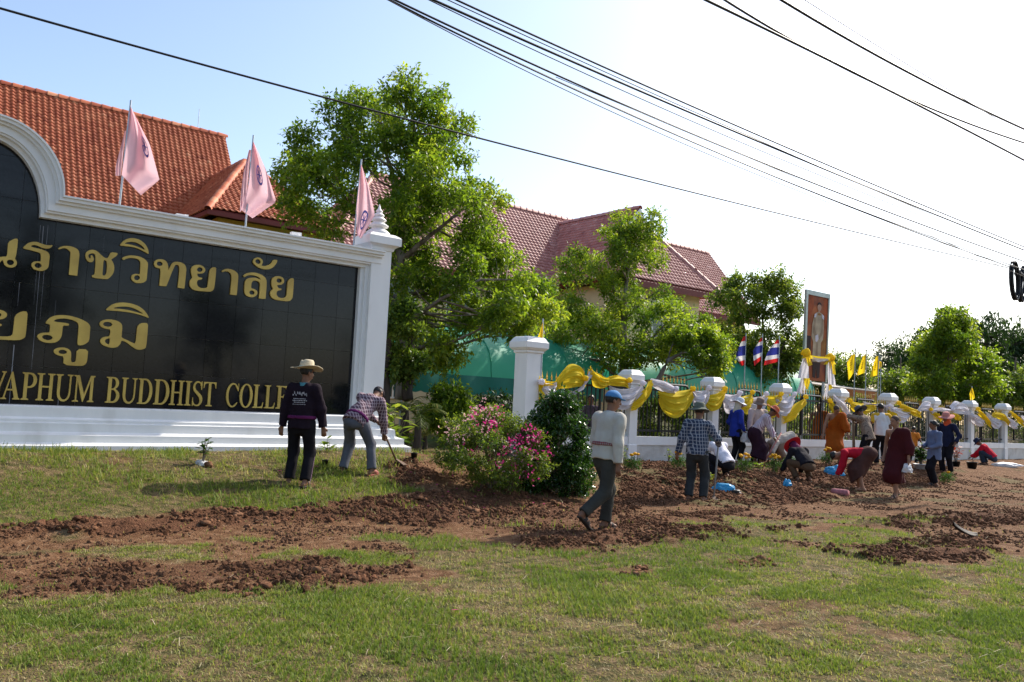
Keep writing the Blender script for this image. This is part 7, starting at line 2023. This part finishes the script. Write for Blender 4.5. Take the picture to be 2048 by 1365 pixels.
# red hat, crouching in dark clothes
J = person(pg(1606, 964), 'person crouching in dark clothes under a broad bright red hat', 1.58, face=-35, pelvis=(0, -.15, .36), lean=50, hd=(62, -10), hands=[(-.30, .42, .08), (.18, .40, .12)], feet=[((-.14, .02), 0), ((.16, .0), 8)],
    knee=[(-.3, 1, .9), (.3, 1, .9)], shirt=C_('black_sweater', (.014, .013, .018), .2), hem=.03, pants=C_('brown_trousers', (.10, .06, .035)), hat='wide', hatm=mat('red_hat', (.55, .012, .02), .8, .06, 14), scarf=C_('plum_scarf', (.10, .015, .05), .4), hair=None, seed=8, eyes=False)
# orange monk
M_ORR = mat('orange_robe', (.38, .09, .010), .85, .1, 4, .15, 20, spec=.15, transl=.15, tcol=(.5, .13, .01))
J = person(pd(1668, 22.6), 'monk in orange robe stooping with both hands lowered, one shoulder bare', 1.68, face=172, pelvis=(0, -.05, .88), lean=20, side=0, hd=(42, -25), hands=[(-.34, .34, .66), (.36, .24, .62)], feet=[((-.14, 0), 0), ((.14, .05), 0)],
    robe=(M_ORR, 1), skirt_hem=.16, hair='shaved', skin=SKIN2, seed=9)
# monk behind the fence
J = person(pd(1636, 25.5), 'monk in orange robe standing in shade behind the iron fence under the portrait board', 1.68, face=180, lean=2, hd=(8, 0), hands=[(-.32, .15, 1.25), (.26, .05, .85)], feet=[((-.1, 0), 0), ((.1, .0), 0)],
    robe=(M_ORR, 1), skirt_hem=.16, hair='shaved', seed=10, vox=.018)
# person with long pole, grey hat
J = person(pd(1736, 21.6), 'person in grey hat and speckled shirt hunched over the top of a thick wooden pole', 1.62, face=-60, lean=16, pelvis=(0, 0, .84), hd=(38, 0), hands=[(-.10, .36, 1.24), (.10, .38, 1.16)], feet=[((-.12, -.05), 0), ((.12, .05), 0)],
    elbow=[(-1, -.1, .3), (1, -.1, .3)], shirt=pattern_mat('speckled_shirt', (.30, .23, .17), (.14, .10, .08), 55, 55, 'xz', .3), hem=.14, pants=M_BLACKCL, hat='wide', hatm=mat('slate_hat', (.09, .10, .12), .9, .15, 14), seed=11)
h0 = towrld(J, (J['W'][-1] + J['W'][1]) / 2 + np.array([0, .06, 0]))
tool('pole_tool', 'thick wooden digging pole under the hands of the person in the grey hat', 'pole', h0 + (0, 0, .14), np.array([h0[0] + .04, h0[1], GH(h0[0], h0[1]) - .05]), .04, M_WOOD)
# yellow and white shirt man
J = person(pd(1762, 22.6), 'man with black hair in a white shirt with yellow shoulders and black trousers, back turned', 1.70, face=-15, lean=3, hd=(12, -10), hands=[(-.25, .16, .98), (.26, .02, .82)], feet=[((-.11, 0), 0), ((.11, .03), 0)],
    shirt=C_('white_tee', (.68, .66, .64), .05), sleeve='short', hem=.06, pants=M_BLACKCL, hair='short', seed=12)
J['garment']('yellow_yoke', [cone(J['S'][-1] * .9 + J['neck'] * .1, J['S'][1] * .9 + J['neck'] * .1, .084, .084)] + [cone(J['S'][s], J['S'][s] + (J['E'][s] - J['S'][s]) * .95, .0815, .0785, cuts=[(J['S'][s] + (J['E'][s] - J['S'][s]) * .73, unit(J['E'][s] - J['S'][s]))]) for s in (-1, 1)], C_('golden_yellow', (.62, .36, .03)), .03, .004)
# bent woman in red with brown skirt
J = person(pg(1722, 984), 'barefoot woman bent over in red top and long brown skirt near a blue bag', 1.55, face=-88, pelvis=(0, -.10, .80), lean=92, hd=(112, 0), hands=[(-.16, .50, .26), (.16, .46, .24)], feet=[((-.15, -.04), 0), ((.17, .04), 0)],
    shirt=C_('red_top', (.42, .012, .03), .1), hem=.0, skirt=C_('brown_skirt', (.075, .036, .03), .2), skirt_hem=.30, hair='short', seed=13, eyes=False, sandals=False, skin=SKIN2)
# maroon monk walking
M_MARR = mat('maroon_robe', (.055, .008, .010), .85, .12, 4, .15, 20, spec=.15)
J = person(pg(1792, 997), 'young monk in maroon robe with one bare shoulder walking and carrying a white bag', 1.63, face=212, lean=3, hd=(4, 18), hands=[(-.29, .06, .80), (.25, .04, .82)], feet=[((-.09, .16), -4), ((.10, -.20), 0, .05, 20)],
    robe=(M_MARR, 1), skirt_hem=.22, hair='shaved', skin=SKIN2, seed=14, vox=.0125)
mb_w = towrld(J, J['W'][-1] + np.array([0, .03, -.12]))
# child in orange behind
J = person(pd(1826, 25.0), 'small child in an orange shirt with black hair standing near the low wall', 1.12, face=20, lean=2, hd=(6, 0), shirt=C_('orange_tee', (.60, .20, .03)), sleeve='short', hem=.08, pants=M_BLACKCL, hair='short', seed=15, vox=.014)
# denim shirt woman
J = person(pg(1868, 971), 'woman in open denim shirt over yellow top with black trousers, hands at her waist', 1.58, face=-118, lean=-1, hd=(8, 10), hands=[(-.16, .22, .92), (.14, .24, .94)], feet=[((-.09, .02), 0), ((.09, -.04), 0)],
    shirt=C_('denim_shirt', (.12, .15, .24), .12), hem=.20, pants=M_BLACKCL, hair='bun', seed=16, wid=1.08)
J['garment']('yellow_top', [cone(J['pel'] + J['sp'] * .1 + J['fr'] * .065, J['neck'] - J['sp'] * .03 + J['fr'] * .045, .062, .05)], C_('golden_yellow', (.62, .36, .03)), .02, .003)
# pink hat, orange scarf
J = person(pg(1894, 951), 'worker in dark navy clothes with a pink hat and orange face scarf', 1.62, face=205, lean=2, hd=(14, 10), hands=[(-.26, .1, .86), (.26, .08, .82)], feet=[((-.1, 0), 0), ((.1, .02), 0)],
    shirt=C_('dark_navy_jacket', (.014, .018, .045), .15), hem=.12, pants=M_BLACKCL, hat='wide', hatm=mat('salmon_pink_hat', (.50, .20, .17), .9, .1, 14), scarf=C_('orange_scarf', (.60, .10, .04)), hair=None, seed=17, eyes=False)
# crouching red
J = person(pg(1972, 930), 'person crouching in a red sweater and navy hat near the far end of the fence', 1.58, face=-78, pelvis=(0, -.20, .27), lean=38, hd=(50, 0), hands=[(-.14, .42, .24), (.14, .40, .20)], feet=[((-.12, .04), 0), ((.12, .02), 0)],
    knee=[(-.2, 1, .9), (.2, 1, .9)], shirt=C_('red_sweater', (.46, .012, .03), .08), hem=.03, pants=C_('dark_jeans', (.03, .04, .06)), hat='bucket', hatm=mat('navy_hat', (.012, .018, .05), .85, .1, 14), hair='short', seed=18, eyes=False)
# man in straw hat, left
M_PLUM = C_('dark_plum_jersey', (.014, .008, .014), .2)
J = person(pg(595, 969), 'man in straw hat and dark plum jersey with white print on the back', 1.66, face=14, lean=1, hd=(6, 42), hands=[(-.27, .0, .80), (.29, .06, .79)], feet=[((-.13, .04), -10), ((.11, -.06), 14)],
    shirt=M_PLUM, hem=.09, pants=mat('black_track_trousers', (.010, .009, .012), .9, .2, 7, .2, 25, spec=.12), hat='straw', hatm=mat('straw_hat', (.52, .44, .30), .85, .12, 40), hatm2=mat('pale_green_band', (.42, .46, .40), .9, .1), collar=C_('teal_collar', (.08, .24, .28)), belt=.0, beltm=C_('magenta_trim', (.10, .015, .07)), seed=19, vox=.012, hair='short')
# white lettering on his back: small dashes in rows like the worn print
M_PRINT = mat('white_print', (.42, .40, .42), .8, .1, 3)
pr_b = MB(); rr = random.Random(4)
for row, (zz, wd, hh) in enumerate(((.375, .20, .045), (.315, .17, .012), (.29, .19, .012), (.265, .15, .012), (.24, .18, .008))):
    x = -wd / 2 - .02
    while x < wd / 2 - .02:
        w_ = rr.uniform(.008, .022) if row else rr.uniform(.010, .02)
        c_ = J['pel'] + J['sp'] * zz; yb = -.119 - .004 * row
        if row == 0:
            for q in range(2):
                z0 = rr.uniform(-.02, .015); pr_b.box((c_[0] + x + .006 * q, c_[1] + yb - .003, c_[2] + z0), (c_[0] + x + .006 * q + w_ * .55, c_[1] + yb, c_[2] + z0 + hh * rr.uniform(.35, .8)))
        else: pr_b.box((c_[0] + x, c_[1] + yb - .003, c_[2]), (c_[0] + x + w_, c_[1] + yb, c_[2] + hh * rr.uniform(.7, 1)))
        x += w_ + .006
pr_b.obj('back_print', M_PRINT, J['root'])
# side stripe and glasses
for s in (1,):
    a, b_, c_ = J['pel'] + J['rgt'] * .155 - Z3 * .1, J['K'][s] + J['rgt'] * .083, J['A'][s] + J['rgt'] * .078
    MB().tube([a, b_, c_], .006, 5).obj('trouser_stripe', C_('pale_pink_stripe', (.35, .2, .25)), J['root'])
hd_ = J['head']
MB().tube([hd_ + J['hr'] * .078 - J['hf'] * .01 + J['hup'] * .012, hd_ + J['hr'] * .07 + J['hf'] * .10 + J['hup'] * .014, hd_ + J['hr'] * .005 + J['hf'] * .112 + J['hup'] * .014], .004, 5).obj('glasses', M_EYE, J['root'])
# man digging, left
M_CHK2 = pattern_mat('brown_pink_check', (.10, .055, .075), (.46, .36, .38), 40, 40, 'xz', .24)
J = person(pg(716, 946), 'man bending forward in pink checked shirt and dark cap, digging beside the sign', 1.64, face=22, pelvis=(-.06, -.08, .82), lean=46, side=14, hd=(66, 14), hands=[(.06, .52, .78), (.22, .42, .56)], feet=[((-.24, -.02), -14), ((.20, .04), 16)],
    elbow=[(-1, -.2, .6), (.6, -.6, .3)], shirt=M_CHK2, hem=.08, pants=M_SLATE, hat='backcap', hatm=mat('dark_cap', (.035, .022, .03), .85, .15, 9), hair='short', seed=20, vox=.012, eyes=False, belt=.03, shoes=mat('red_sandal', (.35, .09, .07), .7, .2, 9))
h0 = towrld(J, (J['W'][1] + J['W'][-1]) / 2 + np.array([0, .05, 0]))
tip = pg(792, 936)
tool('hoe', 'brown wooden hoe handle of the man digging beside the sign', 'hoe', h0 + (h0 - tip) * .12, tip + (0, 0, .05), .016, M_WOOD, lambda t, b_: hoe_head(t, b_, (1, -.3, 0)))
# woman behind the fence
J = person(pd(1178, 19.6), 'woman with dark hair looking out from behind the iron fence', 1.52, face=188, lean=0, hd=(4, 0), shirt=C_('dark_print_blouse', (.08, .06, .08), .4), hem=.1, skirt=C_('dark_maroon_skirt', (.03, .012, .022)), hair='long', seed=21, vox=.016)

# ------------------------------------------------------------------ bags, pots, marigolds, seedlings
M_BAGB = mat('blue_plastic', (.05, .36, .62), .25, .1, 5, .2, 14, spec=.6, transl=.4, tcol=(.08, .45, .75))
M_BAGW = mat('white_plastic', (.66, .66, .68), .35, .06, 5, .2, 14, spec=.5, transl=.3, tcol=(.75, .75, .76))
M_POTB = mat('black_pot', (.012, .012, .012), .5, .1, 6)
def bag(at, size, m, label, seed, name='plastic_bag', cat='bag', sq=(1.2, 1, .6), rz=0.0, tails=2):
    iv, jf = ico(3)
    n1 = vn(iv * 2.3 + seed * 5.1, seed); n2 = vn(iv * 5.5 + seed, seed + 2); n3 = np.abs(vn(iv * 9 + seed, seed + 4) - .5)
    q = iv * (size * (.62 + .6 * n1 + .25 * n2 - .25 * n3))[:, None] * np.array(sq)
    q[:, 2] = np.maximum(q[:, 2], -.28 * size)
    c, s = math.cos(rz), math.sin(rz); q = np.stack([q[:, 0] * c - q[:, 1] * s, q[:, 0] * s + q[:, 1] * c, q[:, 2] + .28 * size], -1)
    t = thing(name, label, cat, at)
    obj('bag_body', q, jf, m, t, True)
    rr = random.Random(seed)
    for k in range(tails):                               # open crumpled mouth / handles
        a = rr.uniform(0, 6.28); V = []
        for i in range(6):
            u = i / 5
            for w in (-1, 0, 1): V.append((math.cos(a) * size * (.7 + .7 * u) - math.sin(a) * w * size * .22 * (1 - .4 * u), math.sin(a) * size * (.7 + .7 * u) + math.cos(a) * w * size * .22 * (1 - .4 * u), size * (.25 + .3 * math.sin(u * 3) + .06 * w)))
        obj('bag_flap', np.array(V), grid_faces(6, 3), m, t, True)
    return t
def sit(px, py): q = GG(px, py); q[2] = GH(q[0], q[1]) - .01; return q
bag(sit(1448, 985), .15, M_BAGB, 'crumpled light blue plastic bag on the soil below the crouching white shirt', 2, sq=(1.35, .8, .75))
bag(sit(1472, 990), .09, M_POTB, 'crumpled black plastic bag next to the light blue bag', 3)
bag(sit(1574, 978), .10, M_BAGB, 'small light blue bag alone on the soil before the red hat', 5, sq=(.9, .8, 1.1))
bag(sit(1668, 952), .20, M_BAGB, 'bright blue plastic bag under the hands of the bent woman', 6, sq=(1.2, .9, .8))
bag(bg_w - Z3 * .18, .17, M_BAGW, 'white plastic bag hanging from the hand of the blue sweater', 7, sq=(.8, .8, 1.3), tails=0)
bag(mb_w - Z3 * .14, .10, M_BAGW, 'white cloth bag carried by the maroon monk', 8, sq=(1, .9, 1.2), tails=0)
bag(sit(2012, 934), .22, M_BAGW, 'flattened white sack lying on the soil behind the crouching red sweater', 9, 'sack', 'sack', (2.0, .8, .42))
bag(sit(1528, 915), .12, M_BAGW, 'white bag standing on the soil behind the marigolds', 10, sq=(.8, .8, 1.2))
# pink roll
q0, q1 = sit(1664, 990), sit(1696, 994)
t = thing('cloth_roll', 'faded pink roll of cloth lying on the soil left of the walking monk', 'roll', q0)
d = unit(q1 - q0); L = np.linalg.norm(q1 - q0)
MB().tube([Z3 * .06 + d * x for x in np.linspace(0, L, 6)], [.062, .072, .07, .072, .07, .064], 12).obj('roll', mat('faded_pink_cloth', (.36, .14, .15), .9, .25, 9, .4, 30), t, True)
MB().tube([Z3 * .06 - d * .003, Z3 * .06 + d * .004], .045, 10).obj('roll_end', mat('pale_core', (.4, .3, .28), .9, .2), t)
# curved dark husk on the clod heap
q = sit(1932, 1080); t = thing('dry_husk', 'dark curved palm husk lying on the heap of clods at right', 'husk', q)
V = []
for i in range(12):
    u = i / 11; x = -.17 + .32 * u; z = .10 + .13 * (1 - u) ** 2.2
    w = .07 * math.sin(math.pi * (.08 + .9 * u)) + .012
    for a in np.linspace(-1.1, 1.1, 5): V.append((x, w * math.sin(a), z - .05 * (1 - math.cos(a)) * 1.5))
    
V = np.array(V); n0 = len(V)
V2 = np.concatenate([V, V - np.array([0, 0, .014])])
Fq = grid_faces(12, 5); Fa = [tuple(x) for x in Fq] + [tuple(int(y) + n0 for y in x[::-1]) for x in Fq]
for i in range(11):
    for e in (0, 4): Fa.append((i * 5 + e, (i + 1) * 5 + e, n0 + (i + 1) * 5 + e, n0 + i * 5 + e))
obj('husk', V2, Fa, mat('dark_husk', (.025, .018, .015), .7, .3, 9), t, True)
# marigolds
M_MARI = mat('marigold_petals', (.75, .40, .008), .75, .2, 40, transl=.2)
M_MARIG = tint_mat('marigold_leaf', [(0, (.02, .06, .01)), (.6, (.06, .13, .02)), (1, (.12, .2, .03))], .6, .4, .3)
def marigold(at, h, nf, label, seed, spread=.16):
    r = np.random.default_rng(seed); root = thing('marigold', label, 'marigold plant', at, 0, 'marigolds planted along the bed')
    b_ = MB()
    V, T, t_ = leaves_mesh(np.array([[0, 0, h * .42], [spread * .4, 0, h * .5], [-spread * .4, .03, h * .45], [0, -.05, h * .6]]), np.array([spread, spread * .8, spread * .8, spread * .8]), 900, .045, .012, r, .05, .8, 7)
    obj('foliage', V, T, M_MARIG, root, tint=t_)
    for k in range(nf):
        a = r.uniform(0, 6.28); q = np.array([math.cos(a) * spread * r.uniform(.1, .9), math.sin(a) * spread * r.uniform(.1, .9), h * r.uniform(.86, 1.08)])
        b_.tube([np.array([q[0] * .3, q[1] * .3, 0]), q * (.8, .8, .6), q], .005, 4, False)
        iv, jf = ico(2); rad = r.uniform(.032, .045)
        vv = iv * (rad * (.8 + .45 * vn(iv * 7 + k, seed)))[:, None] * np.array([1, 1, .68])
        obj('flower', vv + q, jf, M_MARI, root, False)
    b_.obj('stem', M_BARK, root)
    return root
for px, py, h, nf, lab in ((1488, 952, .40, 6, 'marigold clump with yellow flowers, in front of the blue sweater'), (1547, 948, .40, 8, 'marigold clump with a flat row of yellow flowers below the striped shirt'), (1578, 940, .36, 2, 'marigold with few flowers beside the bent patterned shirt'),
                           (1654, 936, .50, 6, 'tall marigold with yellow flowers left of the bent woman in red'), (1264, 945, .34, 3, 'marigold with small yellow flowers just right of the blue cap man'), (1356, 942, .34, 2, 'marigold with one yellow flower beside the checked shirt man'), (1895, 968, .34, 1, 'leafy marigold without bloom behind the denim shirt woman')):
    marigold(sit(px, py), h, nf, lab, int(px), .15)
for px, py, h, lab in ((1250, 930, .42, 'leafy young plant at the foot of the first fence pillar'), (1338, 925, .40, 'leafy young plant on the bed left of the checked shirt man'), (1418, 968, .22, 'lime green seedling at the hoe foot'), (1518, 945, .24, 'small seedling between two marigold clumps'), (1945, 925, .42, 'leafy seedling in a black pot near the pillar with the yellow flag')):
    broad_plant(sit(px, py), h, 28, .11, .04, lab, int(px), LEAF['a'], 'seedling', 'plant')
def pot(at, r0, h, m, label):
    t = thing('plant_pot', label, 'pot', at)
    MB().lathe([(0, .002), (r0 * .75, 0), (r0, h), (r0 * 1.08, h), (r0 * 1.08, h * .92), (r0 * .98, h * .9), (r0 * .9, h * .8), (0, h * .8)], 14).obj('pot', m, t, True)
    return t
pot(sit(650, 930), .05, .10, M_POTB, 'little black nursery pot on the grass between the two men at the sign')
pot(sit(827, 930), .055, .12, M_POTB, 'little black nursery pot left of the bougainvillea')
pot(sit(1944, 937), .15, .2, M_POTB, 'black plant pot left of the crouching red sweater')
q = sit(1842, 942); pot(q, .20, .16, M_BAGW, 'white bowl pot under a leafy plant beside the denim shirt woman')
broad_plant(q + Z3 * .08, .62, 130, .2, .09, 'big leafy potted plant beside the walking monk', 9, LEAF['g'])
q = sit(1912, 934); pot(q, .12, .16, M_POTB, 'dark pot holding red leaves behind the denim shirt woman')
M_REDL = tint_mat('red_leaf', [(0, (.16, .03, .02)), (.5, (.38, .05, .03)), (1, (.20, .16, .03))], .5, .3, .4, (1.3, 1.2, .8))
broad_plant(q + Z3 * .1, .62, 70, .15, .05, 'red and green leaved croton in the dark pot', 11, M_REDL)
bag(q + np.array([-.2, .02, 0]), .13, M_BAGW, 'white bag draped beside the red leaved croton', 14, sq=(.8, .7, 1.5))
# sapling with white bag left
q = sit(404, 930); bag(q, .075, M_BAGW, 'torn white nursery bag at the root of the lone sapling on the grass bank', 12, sq=(1.2, 1, .7))
broad_plant(q + Z3 * .06, .34, 42, .11, .045, 'lone green sapling standing on the grass bank in front of the sign', 13, LEAF['g'], 'sapling', 'plant')
iv, jf = ico(2); tag(obj('soil_plug', iv * np.array([.06, .05, .05]) * (.8 + .4 * vn(iv * 4, 3))[:, None] + q + np.array([.10, -.03, .02]), jf, M_CLOD), 'brown plug of soil lying beside the lone sapling', 'soil clod')
# grey box on the low wall
q = P(1904, 888, 26.5); t = thing('grey_box', 'small grey utility box on the low wall behind the croton', 'box', q, ANG)
MB().box((-.2, -.1, -.12), (.2, .1, .2)).obj('casing', mat('grey_box_paint', (.28, .28, .28), .6, .1), t); MB().box((-.21, -.11, .2), (.21, .11, .22)).obj('lid', mat('grey_box_paint', (.28, .28, .28)), t)
